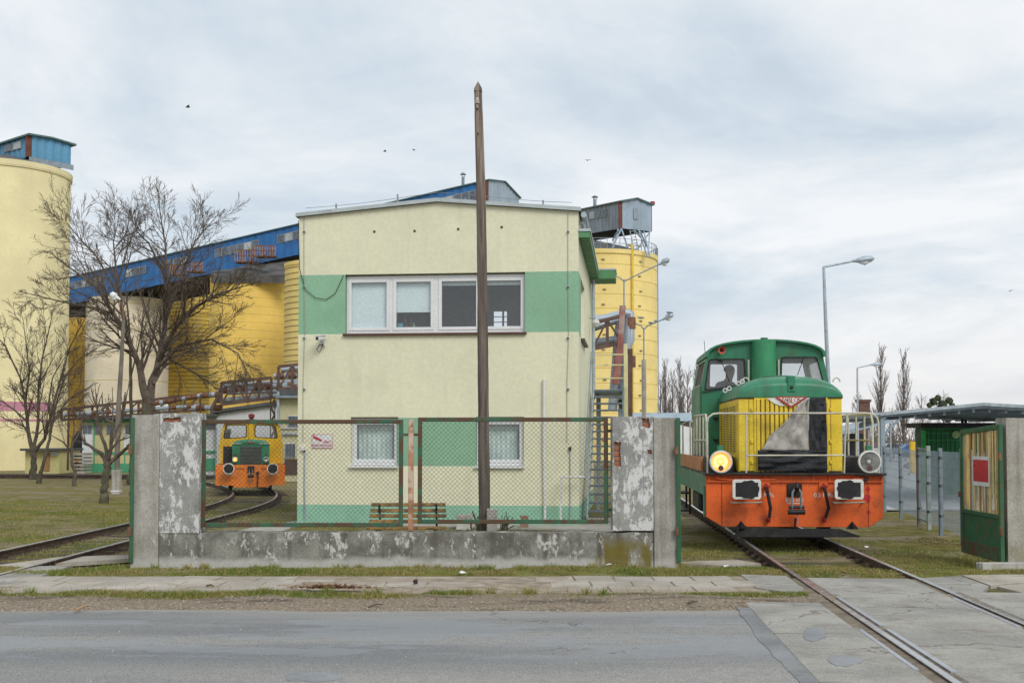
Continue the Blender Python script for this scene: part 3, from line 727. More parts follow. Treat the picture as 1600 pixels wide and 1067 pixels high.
# floors and rooms
zf = zl+.45
for z in (.1, zf, zc-.28): MB().b2((.3, .32, z-.1), (Wb-.305, Db-.33, z)).build('floor_slab', m_inner, off)
hq = BF(771, 511.5, 4.4); hq2 = BF(792, 486, 4.4)
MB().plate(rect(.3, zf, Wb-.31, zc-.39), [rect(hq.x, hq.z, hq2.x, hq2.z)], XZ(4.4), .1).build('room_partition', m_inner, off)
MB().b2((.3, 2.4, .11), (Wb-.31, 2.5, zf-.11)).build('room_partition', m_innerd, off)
gb = MB()
for k in (.33, .66): gb.b2((hq.x, 4.43, hq.z+(hq2.z-hq.z)*k-.01), (hq2.x, 4.45, hq.z+(hq2.z-hq.z)*k+.01))
gb.b2(((hq.x+hq2.x)/2+.05, 4.42, hq.z), ((hq.x+hq2.x)/2+.1, 4.46, hq2.z)); gb.build('inner_window_bars', m_fascia, off)

def window(x0, z0, x1, z1, sashes, w=.12, par=off, sill=None, sillmat=m_brownsill, y=.10):
    """outer frame, one sash and pane per light; sashes = [(x0, x1, blind depth)]"""
    fr = MB()
    fr.b2((x0, y, z0), (x0+.06, y+.09, z1)); fr.b2((x1-.06, y, z0), (x1, y+.09, z1)); fr.b2((x0+.06, y, z1-.07), (x1-.06, y+.09, z1)); fr.b2((x0+.06, y, z0), (x1-.06, y+.09, z0+.06))
    win = fr.build('window', m_pvc, par, bevel=.004)
    for i, (s0, s1, bl) in enumerate(sashes):
        q = MB(); k = .075; c0, c1 = z0+.062, z1-.072; yy = y-.012
        q.b2((s0, yy, c0), (s0+k, yy+.08, c1)); q.b2((s1-k, yy, c0), (s1, yy+.08, c1)); q.b2((s0+k, yy, c1-k), (s1-k, yy+.08, c1)); q.b2((s0+k, yy, c0), (s1-k, yy+.08, c0+k))
        q.build('sash', m_pvc, win, bevel=.008)
        MB().b2((s0+k-.01, y+.03, c0+k-.01), (s1-k+.01, y+.038, c1-k+.01)).build('pane', m_glass, win)
        if i+1 < len(sashes): MB().b2((s1+.002, y+.004, c0), (sashes[i+1][0]-.002, y+.085, c1)).build('mullion', m_pvc, win)
        if bl: MB().b2((s0+k-.03, y+.10, c1-k-(c1-c0-2*k)*bl), (s1-k+.03, y+.108, c1-.01)).build('blind', m_blind, win)
    if sill: MB().b2((sill[0], -.075, z0-.055), (sill[1], y-.002, z0-.006)).build('sill', sillmat, win, bevel=.006)
    return win
window(xw0+.01, zb0+.01, xw1-.01, zb1-.03, [(bx(541.5), bx(607), 1.02), (bx(612), bx(676.5), .66), (bx(683.5), bx(748), .08), (bx(754), bx(818), .08)], sill=(bx(536), bx(823)))
wl_ = window(a0+.005, zs+.01, a1-.005, zl-.005, [(bx(550.5, 690), bx(619.8, 690), 0)], sill=(a0-.03, a1+.01), sillmat=m_pvc)
wr_ = window(b0+.005, zs+.01, b1-.005, zl-.005, [(bx(746, 690), bx(816.3, 690), 0)], sill=(b0-.03, b1+.01), sillmat=m_pvc)
for w_, (c0, c1) in ((wl_, (a0, a1)), (wr_, (b0, b1))):
    cu = MB(); n = 60
    for i in range(n+1):
        x = c0+.05+(c1-c0-.1)*i/n
        for z in (zs+.06, zl-.06): cu.v.append((x, .26+.02*math.sin(i*.95)+.01*nz(i, 0, .3), z))
    cu.f = [(2*i, 2*i+2, 2*i+3, 2*i+1) for i in range(n)]; cu.m = [0]*n
    cu.build('curtain', m_curtain, w_, smooth=True)
    MB().b2((c0+.0, -.004, zl-.0), (c1+.0, .06, zl+.02)).build('lintel_strip', M('dark_lintel', (.14, .13, .09)), w_)
# side window and sill
sw = MB(); sw.b2((Wb-.14, sw0, zb0-.02), (Wb-.08, sw1, zb0+.06)); sw.b2((Wb-.14, sw0, zb1-.07), (Wb-.08, sw1, zb1-.002))
for y in (sw0, (sw0+sw1)/2-.04, sw1-.08): sw.b2((Wb-.14, y, zb0+.06), (Wb-.08, y+.08, zb1-.07))
o = sw.build('window', m_pvc, off); MB().b2((Wb-.115, sw0, zb0), (Wb-.107, sw1, zb1-.03)).build('pane', m_glass, o)
MB().b2((Wb-.1, sw0-.05, zb0-.10), (Wb+.09, sw1+.05, zb0-.052)).build('sill', m_brownsill, o)
# green eave along the side, canopy at its end, gutter and downpipe, wall lamp
ze = BF(903, 371, 0).z
MB().b2((Wb+.001, .0, ze), (Wb+.25, 6.5, ze+.13)).build('eave', M('green_eave_paint', (.10, .27, .12), .6, .12, 2, streak=.2), off)
MB().b2((Wb+.001, -.02, ze+.131), (Wb+.27, 6.5, ze+.19)).build('eave_flashing', m_fascia, off)
MB().b2((Wb+.001, 6.501, ze-.02), (Wb+.72, 7.6, ze+.22)).build('canopy', M('green_canopy_paint', (.10, .27, .12), .6, .12, 2, streak=.2), off)
MB().b2((Wb+.001, 6.49, ze+.221), (Wb+.74, 7.62, ze+.26)).build('canopy_flashing', m_fascia, off)
MB().tube([(Wb+.12, -.02, ze+.50), (Wb+.12, 6.0, ze+.50)], .065, 10).build('gutter', m_zinc, off, smooth=True)
MB().tube([(Wb+.10, 6.62, ze), (Wb+.10, 6.62, 2.9)], .05, 10).build('downpipe', m_zinc, off, smooth=True)
MB().tube([(Wb-.15, .14, ze+.42), (Wb+.08, .30, ze+.36), (Wb+.12, .42, ze+.2)], .045, 8).build('gutter_elbow', m_zinc, off, smooth=True)
lm = MB(); lm.lathe([(.001, -.13), (.08, -.1), (.12, 0), (.08, .09), (.05, .11)], (Wb+.18, 6.0, 4.95), n=16); o = lm.build('wall_lamp', M('white_lamp_globe', (.6, .6, .58), .4), off, smooth=True)
MB().tube([(Wb, 6.0, 5.1), (Wb+.18, 6.0, 5.08)], .02, 6).build('lamp_bracket', m_zincd, o)
# cables, conduits and pipes on the front
def cable(pix, r, mat, name, par=off, y=-.02): return MB().tube([BF(a, b, y) for a, b in pix], r, 6).build(name, mat, par, smooth=True)
m_cableg = M('grey_cable', (.35, .36, .33), .6, .1)
for px in (475, 887.5):
    cable([(px, 332), (px, 430), (px+1, 520), (px-1.5, 600), (px-1.5, 692)], .006, m_cableg, 'lightning_conductor')
    for py in (362, 448, 528, 608): k = MB(); k.lathe([(.02, 0), (.035, .02), (.02, .045), (.001, .05)], BF(px, py, -.05), 'y', 8); k.build('conductor_clip', m_fascia, off)
cable([(466, 345), (468, 420), (477, 452), (492, 465), (510, 468), (524, 458), (537, 430)], .008, M('black_cable', (.03, .03, .03)), 'loose_cable', y=-.03)
cable([(476, 706), (475.5, 760), (476, 811)], .016, m_zinc, 'conduit')
MB().b2(BF(470, 704, -.06), BF(476, 697, 0)).build('junction_box', m_white, off)
MB().b2(BF(473.5, 706, -.05), BF(477, 703, 0)).build('junction_box', m_black, off)
cable([(850, 592), (850, 700), (851.5, 811)], .032, m_white, 'vent_pipe', y=-.05)
cable([(890.5, 702), (890.5, 811)], .012, m_zinc, 'conduit'); MB().b2(BF(888.5, 704, -.05), BF(892.5, 698, 0)).build('junction_box', m_black, off)
MB().tube([BF(876, 811, -.25), BF(876, 745, -.25), BF(913, 745, -.25)], .026, 8).build('guard_rail', m_white, off, smooth=True)
for px, py in ((585, 362), (648, 361), (716, 358), (784, 355)): MB().lathe([(.001, -.025), (.03, -.01), (.03, 0)], BF(px, py, 0), 'y', 8).build('wall_plug', m_brownsill, off)
# roof-edge posts and lightning wire
def onroof(px, w=.3): p = BF(px, 320, 0); x = p.x; return x, w, zc+(za-zc)*(1-abs(x-Wb/2)/(Wb/2))+.1
for px, h in ((520, .18), (617, .25), (724, .1), (847, .16)):
    x, w, z = onroof(px); MB().tube([(x, w, z-.03), (x, w, z+h)], .02, 6).build('roof_peg', m_zincd, off)
MB().tube([(lambda q: (q[0], q[1], q[2]+.16-.03*math.sin(i*.9)))(onroof(472+i*42)) for i in range(11)], .006, 5).build('roof_wire', m_zincd, off)

# ---- things fixed to or standing in the building
def at_off(p): return cL+Matrix.Rotation(-TH, 3, 'Z') @ Vector(p)
cm_ = BF(504, 531, -.0)
c = thing('security_camera', 'small white security camera with a looped cable below the upper window', 'camera', at_off((cm_.x, 0, cm_.z)), -TH)
MB().b2((-.05, -.03, -.12), (.05, 0, .02)).build('wall_bracket', m_white, c); MB().tube([(0, -.03, -.05), (0, -.16, -.04), (.0, -.2, .02)], .016, 8).build('arm', m_white, c)
k = MB(); k.bar((.06, -.08, .05), (-.02, -.36, .0), .085, .08); k.build('housing', m_white, c, bevel=.01); k = MB(); k.bar((.08, -.07, .105), (-.04, -.40, .052), .11, .02); k.build('sunshield', m_white, c)
k = MB(); k.lathe([(.001, 0), (.03, 0), (.03, .03)], (-.026, -.385, -.005), 'y', 12); k.build('lens', m_black, c)
MB().tube([(.02, -.04, -.08), (.0, -.06, -.2), (-.07, -.05, -.29), (-.12, -.04, -.22), (-.06, -.05, -.12), (.02, -.05, -.1), (.06, -.05, -.2)], .008, 6).build('cable', m_black, c, smooth=True)
s0 = BF(487.5, 700, 0); s1 = BF(520, 678, 0)
sg = thing('monitoring_sign', 'white wall sign with red camera symbol and red lettering behind the mesh', 'sign', at_off((s0.x, 0, s0.z)), -TH)
w_, h_ = s1.x-s0.x, s1.z-s0.z
MB().b2((0, -.016, 0), (w_, -.002, h_)).build('board', m_white, sg)
bd = MB(); e = .008
for q in ((0, 0, w_, e), (0, h_-e, w_, h_), (0, e, e, h_-e), (w_-e, e, w_, h_-e)): bd.b2((q[0], -.019, q[1]), (q[2], -.0165, q[3]))
bd.build('border', m_sred, sg)
k = MB(); k.box((w_*.28, -.0185, h_*.66), (w_*.42, .004, h_*.17), Matrix.Rotation(R(24), 3, 'Y')); k.b2((w_*.06, -.0206, h_*.74), (w_*.12, -.0166, h_*.95)); k.build('camera_symbol', m_sred, sg)
text_mesh('lettering', 'OBIEKT', h_*.24, m_sred, sg, (w_*.73, -.0185, h_*.43), sx=.75)
text_mesh('lettering', 'MONITOROWANY', h_*.24, m_sred, sg, (w_*.5, -.0185, h_*.18), sx=.72)
zsl = zb0+.02
def prop(name, label, cat, px, y, build_):
    p = BF(px, 515, y); t = thing(name, label, cat, at_off((p.x, y, zb0+.075)), -TH); build_(t)
prop('folder_box', 'blue box standing on the office windowsill under the half-drawn blind', 'box', 626, .30, lambda t: (MB().b2((-.055, -.06, 0), (.055, .06, .17)).build('carton', M('blue_card', (.10, .32, .42)), t), MB().b2((-.058, -.063, .171), (.058, .063, .185)).build('lid', M('blue_card_lid', (.07, .2, .3)), t)))
def stems(t):
    MB().lathe([(.03, 0), (.05, .08), (.045, .09)], (0, 0, 0), n=10).build('pot', M('clay_pot', (.3, .2, .14)), t)
    for i, (dx, h) in enumerate(((-.14, .31), (.0, .32), (.05, .2))): MB().tube([(0, 0, .08), (dx*.7, 0, .1), (dx, 0, h)], .006, 4).build('stem', M('dry_stem', (.35, .25, .16)), t)
prop('potted_plant', 'dry potted stems on the office windowsill', 'plant', 642, .32, stems)
prop('bottle', 'pale green bottle on the office windowsill', 'bottle', 647, .27, lambda t: MB().lathe([(.001, 0), (.028, 0), (.03, .1), (.01, .15), (.01, .19), (.001, .19)], n=12).build('glass_body', M('green_glass', (.2, .4, .3), .2), t, smooth=True))

# ---- steel stair along the right side
SA = R(90)-TH
st = thing('steel_stair', 'grey open-tread steel stair with cream rail beside the office wall', 'stair', (cR.x, cR.y, 0), -TH)
m_stair = M('dark_stair_steel', (.17, .205, .235), .55, .18, 4, metal=.2, streak=.2); ux0, ux1 = .14, .93; ys0, N, rise, run = 1.05, 17, .184, .272
for s in (ux0, ux1):
    k = MB(); k.bar((s, ys0-.12, -.1), (s, ys0+N*run, N*rise-.02), .05, .2); k.build('stringer', m_zinc if s == ux0 else m_stair, st, bevel=.005)
src = None
for i in range(N):
    y, z = ys0+i*run, (i+1)*rise
    if src is None: src = MB().box((0, 0, 0), (ux1-ux0-.06, .25, .045)).build('tread', m_stair, st, bevel=.006); o = src
    else: o = clone(src, st)
    o.location = ((ux0+ux1)/2, y+.1, z-.03)
yl = ys0+N*run
MB().b2((ux0-.03, yl, N*rise-.10), (ux1+.06, yl+2.2, N*rise)).build('landing', m_zincd, st)
m_crail = M('cream_rail_paint', (.72, .66, .36), .5, .08, 4)
MB().b2((ux1+.01, yl-.05, -.1), (ux1+.11, yl+.05, N*rise+1.22)).build('corner_post', m_crail, st, bevel=.006)
for i, y in enumerate((yl+2.15,)): MB().b2((ux1+.01, y, -.1), (ux1+.11, y+.1, N*rise+1.12)).build('corner_post', m_crail, st)
for h in (.42, .8, 1.1):
    MB().tube([(ux0, yl+2.2, N*rise+h), (ux1+.06, yl+2.2, N*rise+h), (ux1+.06, yl, N*rise+h)], .02, 8).build('railing', m_crail, st, smooth=True)
for s in (ux0-.06,):
    MB().tube([(s, ys0-.1, .9), (s, yl, N*rise+1.0)], .022, 8).build('handrail', m_zincd, st, smooth=True)
for i in range(4): y = yl+.1; 
MB().b2((ux0-.02, ys0-.3, -.2), (ux1+.2, ys0+.35, .02)).build('foot_slab', m_path, st, bevel=.01)
k = MB(); k.bar((ux1-.1, yl+2.0, 2.9), (ux1+.5, yl+4.2, 1.2), .14, .1); k.build('side_beam', M('green_stair_beam', (.10, .16, .09)), st)
for y in (yl+.4, yl+1.9): MB().b2((ux0+.05, y, -.1), (ux0+.13, y+.08, N*rise-.1)).build('support_post', m_zincd, st)

# ================================================================== WOODEN POLE, BENCH, BLOCKS
t = NT('weathered_pole_wood')
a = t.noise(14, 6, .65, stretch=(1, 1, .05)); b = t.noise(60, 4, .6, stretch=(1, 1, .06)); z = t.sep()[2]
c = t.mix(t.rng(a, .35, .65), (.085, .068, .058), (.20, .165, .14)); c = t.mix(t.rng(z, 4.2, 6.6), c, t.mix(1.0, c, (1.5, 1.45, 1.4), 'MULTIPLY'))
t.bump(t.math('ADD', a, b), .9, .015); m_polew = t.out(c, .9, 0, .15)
Yp = 18.6
pole = thing('wooden_pole', 'old dark timber utility pole leaning in front of the office building', 'utility pole', P(757, 838, Yp))
bp = P(757, 838, Yp); q = []
rs = []
for px, py, w in ((757.5, 845, 18.6), (757, 800, 18), (756, 700, 17.4), (755, 600, 16.8), (754, 500, 16.2), (753, 400, 15.6), (751.5, 300, 14.8), (748.5, 200, 13.6), (747, 142, 12.6)):
    q.append(P(px, py, Yp)-bp); rs.append(w/2*Yp/FPX)
m = MB(); n = 12; pts = [];
for i in range(len(q)-1):
    for k in range(6): f = k/6; pts.append((q[i].lerp(q[i+1], f), rs[i]+(rs[i+1]-rs[i])*f))
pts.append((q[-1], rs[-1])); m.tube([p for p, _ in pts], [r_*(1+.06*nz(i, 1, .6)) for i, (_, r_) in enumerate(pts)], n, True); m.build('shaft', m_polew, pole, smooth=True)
tp = P(747.5, 129, Yp)-bp; e = q[-1]
MB().prism([(-rs[-1]*1.02, -.02), (rs[-1]*1.02, -.02), (rs[-1]*.98, .02), (.0, tp.z-e.z), (-rs[-1]*.98, .02)], lambda a, b, d: (e.x+a, e.y-rs[-1]+d, e.z+b), rs[-1]*2).build('pointed_top', m_polew, pole)
i1 = P(746, 163, Yp)-bp; o = MB(); o.lathe([(.012, -.1), (.012, -.03), (.035, -.03), (.04, 0), (.03, .03), (.032, .05), (.02, .07), (.001, .075)], (i1.x, i1.y-rs[-1]-.06, i1.z), n=12); o.build('insulator', M('brown_white_porcelain', (.42, .36, .3), .3), pole, smooth=True)
MB().tube([(i1.x, i1.y-rs[-1]+.03, i1.z-.10), (i1.x, i1.y-rs[-1]-.06, i1.z-.10)], .012, 6).build('insulator_hook', m_black, pole)
for py in (210,): MB().tube([P(747, py, Yp)-bp+Vector((0, -rs[-2], 0)), P(747, py+3, Yp)-bp+Vector((0, -rs[-2]-.05, 0))], .012, 6).build('bolt', m_black, pole)
stub = tag(MB().b2(P(760.5, 845, Yp-.35)-Vector((0, 0, .2)), P(777, 794, Yp-.15)).build('pole_stub', m_post, bevel=.012), 'short square concrete stub standing against the foot of the wooden pole', 'concrete stub')
br = thing('brushwood', 'bundle of dry twigs wired round the foot of the wooden pole', 'brushwood', P(780, 840, Yp-.2))
for i in range(34):
    sx_ = random.choice((-1, 1)); bx0 = -.34+random.uniform(-.06, .1) if sx_ < 0 else random.uniform(-.03, .12)
    h = random.uniform(.18, .42); MB().tube([(bx0, random.uniform(-.05, .1), -.02), (bx0+sx_*random.uniform(-.02, .08), random.uniform(-.1, .1), h*.6), (bx0+sx_*random.uniform(.02, .14), random.uniform(-.1, .1), h)], random.uniform(.004, .011), 4).build('twig', m_bark, br)
Yb = 20.4
bn = thing('park_bench', 'worn brown slatted bench behind the wall with its back to the office', 'bench', (P(638, 700, Yb).x, Yb, gz(-1.8, Yb)))
m_bslat = M('flaking_brown_slat', (.32, .18, .05), .8, .3, 4, dirt=(.09, .07, .045), damt=.85, dscale=7, dlo=.42, dhi=.58, bump=.5, bscale=40)
zb_ = gz(-1.8, Yb)
for i, (py, hw) in enumerate(((788.5, 58), (797.5, 59), (805.5, 60), (814, 60))):
    p = P(638, py, Yb); z = p.z-zb_; k = MB(); k.box((0, (i-1.5)*-.035, z), (hw*2*Yb/FPX, .03, .062), Matrix.Rotation(R(-14), 3, 'X')); k.build('back_slat', m_bslat, bn, bevel=.006)
for i in range(4): MB().box((0, -.12-.1*i, .385), (1.36, .075, .035)).build('seat_slat', m_bslat, bn, bevel=.006)
for sx_ in (-.5, .5):
    k = MB(); k.bar((sx_, .12, .30), (sx_, -.06, .78), .035, .02); k.build('back_stay', m_black, bn); k = MB(); k.bar((sx_, -.5, .36), (sx_, .08, .34), .04, .03); k.build('seat_bearer', m_black, bn)
    for dy in (-.42, .02): k = MB(); k.bar((sx_, dy, .34), (sx_*1.06, dy*1.15, 0), .035, .035); k.build('leg', m_black, bn)
def block(name, label, cat, px0, px1, py0, py1, Y, mat, seed):
    a, b = P(px0, py1, Y), P(px1, py0, Y); out = irregular(a.x, min(a.z, -.12), b.x, b.z, seed, 12, .02)
    return tag(MB().prism(out, lambda x, z, d: (x, Y+d+.02*nz(x, z, 5), z), .25).build(name, mat, bevel=.02), label, cat)
block('concrete_block', 'low grey concrete block on the grass beside the bench', 'block', 713, 738, 804, 815, 24.5, m_post, 3)
block('stone', 'small reddish stone on the grass before the office plinth', 'stone', 813, 826, 806, 815, 24.6, M('red_stone', (.28, .17, .12), .9), 6)

# ================================================================== SILOS, GALLERIES AND INDUSTRIAL BUILDINGS BEHIND
def silo(name, label, px0, px1, pytop, R_, mat, cat='silo', hoops=None, hoopmat=None, seg=64, roofmat=None, base=-.5):
    c = (px0+px1)/2; Y = R_*FPX/((px1-px0)/2); p = P(c, pytop, Y-R_*.0); x = p.x; h = p.z
    t = thing(name, label, cat, (x, Y, 0))
    MB().lathe([(R_, base), (R_, h)], n=seg).build('shell', mat, t, smooth=True)
    rm = MB(); rm.lathe([(R_+.002, h-.4), (R_*1.02, h-.38), (R_*1.02, h), (R_*.9, h+.02)], n=seg); rm.build('rim', mat if roofmat is None else roofmat, t, smooth=True)
    MB().lathe([(R_*.98, h+.01), (R_*.5, h+R_*.16), (.01, h+R_*.3)], n=seg).build('roof', roofmat or m_roof, t, smooth=True)
    if hoops:
        z = hoops[0]; src = None
        while z < h-.5:
            if src is None: src = MB().lathe([(R_+.003, -hoops[2]), (R_+hoops[2], -hoops[2]*.4), (R_+hoops[2], hoops[2]*.4), (R_+.003, hoops[2])], n=seg).build('hoop', hoopmat, t, smooth=True); o = src
            else: o = clone(src, t)
            o.location = (0, 0, z); z += hoops[1]*random.uniform(.96, 1.04)
    return t, x, Y, h
def silo_mat(name, c, dirt, damt=.4, st=.25):
    t = NT(name)
    a = t.noise(.35, 6, .6); b = t.noise(1.6, 6, .65, stretch=(1, 1, 2.4)); s = t.noise(1.2, 5, .6, stretch=(1, 1, .035)); f = t.noise(9, 4, .6)
    k = t.mix(t.rng(a, .3, .7), mul(c, .9), mul(c, 1.08)); k = t.mix(t.math('MULTIPLY', t.rng(b, .5, .72), damt), k, dirt)
    k = t.mix(t.math('MULTIPLY', t.rng(s, .48, .7), st), k, mul(dirt, .8)); k = t.mix(t.math('MULTIPLY', t.rng(f, .4, .7), .15), k, mul(c, .6))
    t.bump(f, .3, .03); return t.out(k, .85, 0, .15)
m_sy = silo_mat('yellow_silo_paint', (.80, .62, .23), (.76, .65, .38), .5, .12)
m_sy2 = silo_mat('golden_silo_paint', (.80, .555, .14), (.74, .58, .27), .45, .12)
m_sy3 = silo_mat('patchy_yellow_silo_paint', (.74, .50, .08), (.70, .60, .34), .8, .35)
m_scr = silo_mat('pale_cream_silo_paint', (.70, .62, .47), (.58, .51, .40), .5, .12)
m_stw = silo_mat('cream_tower_paint', (.78, .69, .40), (.70, .63, .43), .45, .10)
m_socr = silo_mat('ochre_silo_paint', (.56, .36, .07), (.46, .31, .1), .4, .12)
m_hoop = M('silo_hoop_steel', (.28, .21, .09), .8, .3, 2)
m_hoopy = M('painted_silo_hoop', (.60, .42, .12), .8, .2, 2)
m_blue = M('blue_gallery_cladding', (.03, .15, .40), .55, .12, .5, dirt=(.04, .1, .2), damt=.5, dscale=.8, streak=.2, scol=(.05, .07, .1))
m_lblue = M('light_blue_cladding', (.11, .30, .46), .55, .12, .5, dirt=(.08, .2, .3), damt=.5, dscale=.8)
m_clad = M('grey_blue_cladding', (.31, .39, .46), .55, .1, .5, dirt=(.25, .2, .17), damt=.5, dscale=.8, dlo=.55, dhi=.75, streak=.35, scol=(.22, .16, .12))
m_cladr = M('grey_cladding_rust_streaked', (.28, .34, .39), .6, .12, .6, dirt=(.16, .09, .06), damt=.4, streak=.85, scol=(.17, .09, .055))
m_gwin = M('gallery_window_glass', (.11, .13, .16), .25, .35, 1.2, spec=.6)
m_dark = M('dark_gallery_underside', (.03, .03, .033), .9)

# the cream tower at the left edge
tw, tx, ty, thh = silo('tower_silo', 'tall cream cylindrical tower with pink bands at the left edge', -90, 105, 270, 4.0, m_stw, 'tower', seg=96, base=-.6)
MB().lathe([(4.0, thh-.35), (4.10, thh-.3), (4.12, thh+.02), (3.9, thh+.05)], n=96).build('cornice', m_stw, tw, smooth=True)
m_pink = M('pink_band_paint', (.56, .26, .33), .85, .08, .6)
def band(z0, z1, a0, a1): MB().lathe([(4.004, z0), (4.02, z0+.01), (4.02, z1-.01), (4.004, z1)], n=24, a0=a0, a1=a1).build('painted_band', m_pink, tw, smooth=True)
zz = lambda py: P(40, py, ty-3.6).z
aa = -math.acos(max(-1, min(1, (P(62, 600, ty-3.4).x-tx)/4.0)))
band(zz(642), zz(627), R(-170), aa); band(zz(658), zz(654), R(-170), aa)
def gallery(name, label, A, B, hA, hB, depth, side, end, wins, roofmat=m_lgreen, gable=.5, win=(.34, .62), endside=1, trim=None, cat='conveyor gallery', ribs=.28):
    """an inclined clad gallery from A to B (feet of its near side); its end at B faces the camera"""
    A, B = Vector(A), Vector(B); t = thing(name, label, cat, A)
    d = B-A; ax = d.normalized(); hor = Vector((d.x, d.y, 0)).normalized(); nn = Vector((-hor.y, hor.x, 0))
    if nn.y < 0: nn = -nn
    L = d.length
    def q(s, w, z): return ax*s+nn*w+Vector((0, 0, z))
    def hh(s): return hA+(hB-hA)*s/L
    m = MB(); n = max(2, int(L/ribs)); vs = []                     # ribbed near side
    for i in range(n+1):
        s = L*i/n
        for z in (0, hh(s)): vs.append(q(s, -.07 if i % 2 else 0, z))
    m.add(vs, [(2*i, 2*i+2, 2*i+3, 2*i+1) for i in range(n)]); m.build('side_cladding', side, t)
    ms = MB(); ms.add([q(0, depth, 0), q(L, depth, 0), q(L, depth, hB), q(0, depth, hA)], [(0, 1, 2, 3)]); ms.add([q(0, 0, 0), q(0, depth, 0), q(0, depth, hA), q(0, 0, hA)], [(0, 1, 2, 3)]); ms.build('rear_cladding', side, t)
    m = MB(); k = max(2, int(depth/ribs)); vs = []
    for i in range(k+1):
        w = depth*i/k; g_ = gable*(1-abs(w/depth-.5)*2)
        for z in (0, hB+g_): vs.append(q(L+(.08 if i % 2 else 0), w, z))
    m.add(vs, [(2*i, 2*i+2, 2*i+3, 2*i+1) for i in range(k)]); m.build('end_cladding', end, t)
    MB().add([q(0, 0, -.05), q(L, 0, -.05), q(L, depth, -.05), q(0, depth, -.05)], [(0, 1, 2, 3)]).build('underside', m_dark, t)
    for a, b in ((-.25, depth/2), (depth+.25, depth/2)):
        za_, zb_ = -.12*1, gable
        r_ = MB(); r_.add([q(-.1, a, hA+za_+.12), q(L+.25, a, hB+za_+.12), q(L+.25, b, hB+zb_+.1), q(-.1, b, hA+zb_+.1), q(-.1, a, hA+za_), q(L+.25, a, hB+za_), q(L+.25, b, hB+zb_), q(-.1, b, hA+zb_)], [(0, 1, 2, 3), (4, 5, 6, 7), (0, 1, 5, 4), (2, 3, 7, 6), (0, 3, 7, 4), (1, 2, 6, 5)]); r_.build('roof', roofmat, t)
    for (s0, s1) in wins:
        a, b = L*s0, L*s1; cnt = max(2, int((b-a)/.95)); w = MB(); w.add([q(a, -.09, hh(a)*win[0]), q(b, -.09, hh(b)*win[0]), q(b, -.09, hh(b)*win[1]), q(a, -.09, hh(a)*win[1])], [(0, 1, 2, 3)])
        wo_ = w.build('window_strip', m_zincd, t)
        for i in range(cnt):
            u0, u1 = a+(b-a)*(i+.08)/cnt, a+(b-a)*(i+.92)/cnt
            MB().add([q(u0, -.115, hh(u0)*(win[0]+.02)), q(u1, -.115, hh(u1)*(win[0]+.02)), q(u1, -.115, hh(u1)*(win[1]-.02)), q(u0, -.115, hh(u0)*(win[1]-.02))], [(0, 1, 2, 3)]).build('pane', random.choice((m_gwin, m_gwin, m_panelight)), wo_)
    if trim: k = MB(); k.bar(q(L-.05, -.08, .0), q(L-.05, -.08, hB), .35, .12, (0, 1, 0)); k.build('corner_trim', trim, t)
    return t, q, L
m_panelight = M('pale_gallery_pane', (.42, .44, .44), .4, .25, 1.2)
m_groof = M('green_edged_roof', (.10, .17, .16), .7)
m_rtrim = M('rust_red_trim', (.15, .055, .04), .8, .2, 2)
# head house of the tower
A = P(-30, 262, 76.4); B = P(47, 245, 73)
gt, q, L = gallery('tower_head_house', 'blue clad head house on top of the cream tower', A, B, P(-30, 235, 76.4).z-A.z, P(47, 210, 73).z-B.z, 2.9, m_lblue, m_lblue, [(.5, .86)], m_groof, .0, (.45, .82), cat='head house', trim=m_rtrim)
MB().add([q(L+.05, -.1, -.35), q(L+.25, 2.95, -.35), q(L+.25, 2.95, 0.0), q(L+.05, -.1, 0.0)], [(0, 1, 2, 3)]).build('base_beam', m_zincd, gt)
# the long blue gallery and its grey end house
A = P(60, 486, 150); B = P(762, 334, 128)
gallery('conveyor_gallery', 'long blue inclined conveyor gallery above the yellow silos', A, B, P(60, 444, 150).z-A.z, P(762, 281, 128).z-B.z, 10.2, m_blue, m_clad, [(.08, .16), (.22, .27), (.30, .37), (.43, .53), (.57, .655), (.68, .72), (.80, .995)], m_groof, .8, (.50, .78), trim=m_rtrim, ribs=.5)
def vent(px, py0, py1, Y, w, label):
    a = P(px, py1, Y); t = thing('roof_vent', label, 'vent pipe', a); h = P(px, py0, Y).z-a.z; r_ = w/2*Y/FPX
    MB().tube([(0, 0, -.6), (0, 0, h*.62)], r_, 10).build('pipe', m_zincd, t, smooth=True)
    MB().lathe([(r_*2.0, h*.80), (r_*1.2, h*.9), (.01, h)], n=12).build('cap', m_zincd, t, smooth=True)
    for i in range(3): MB().tube([(r_*.9*math.cos(i*2.1), r_*.9*math.sin(i*2.1), h*.6), (r_*1.5*math.cos(i*2.1), r_*1.5*math.sin(i*2.1), h*.83)], .03, 4).build('stay', m_zincd, t)
vent(723.5, 269, 289, 131, 5, 'small capped vent pipe on the blue gallery roof')
vent(929.5, 305, 322, 108, 5.5, 'small capped vent pipe on the grey head house')
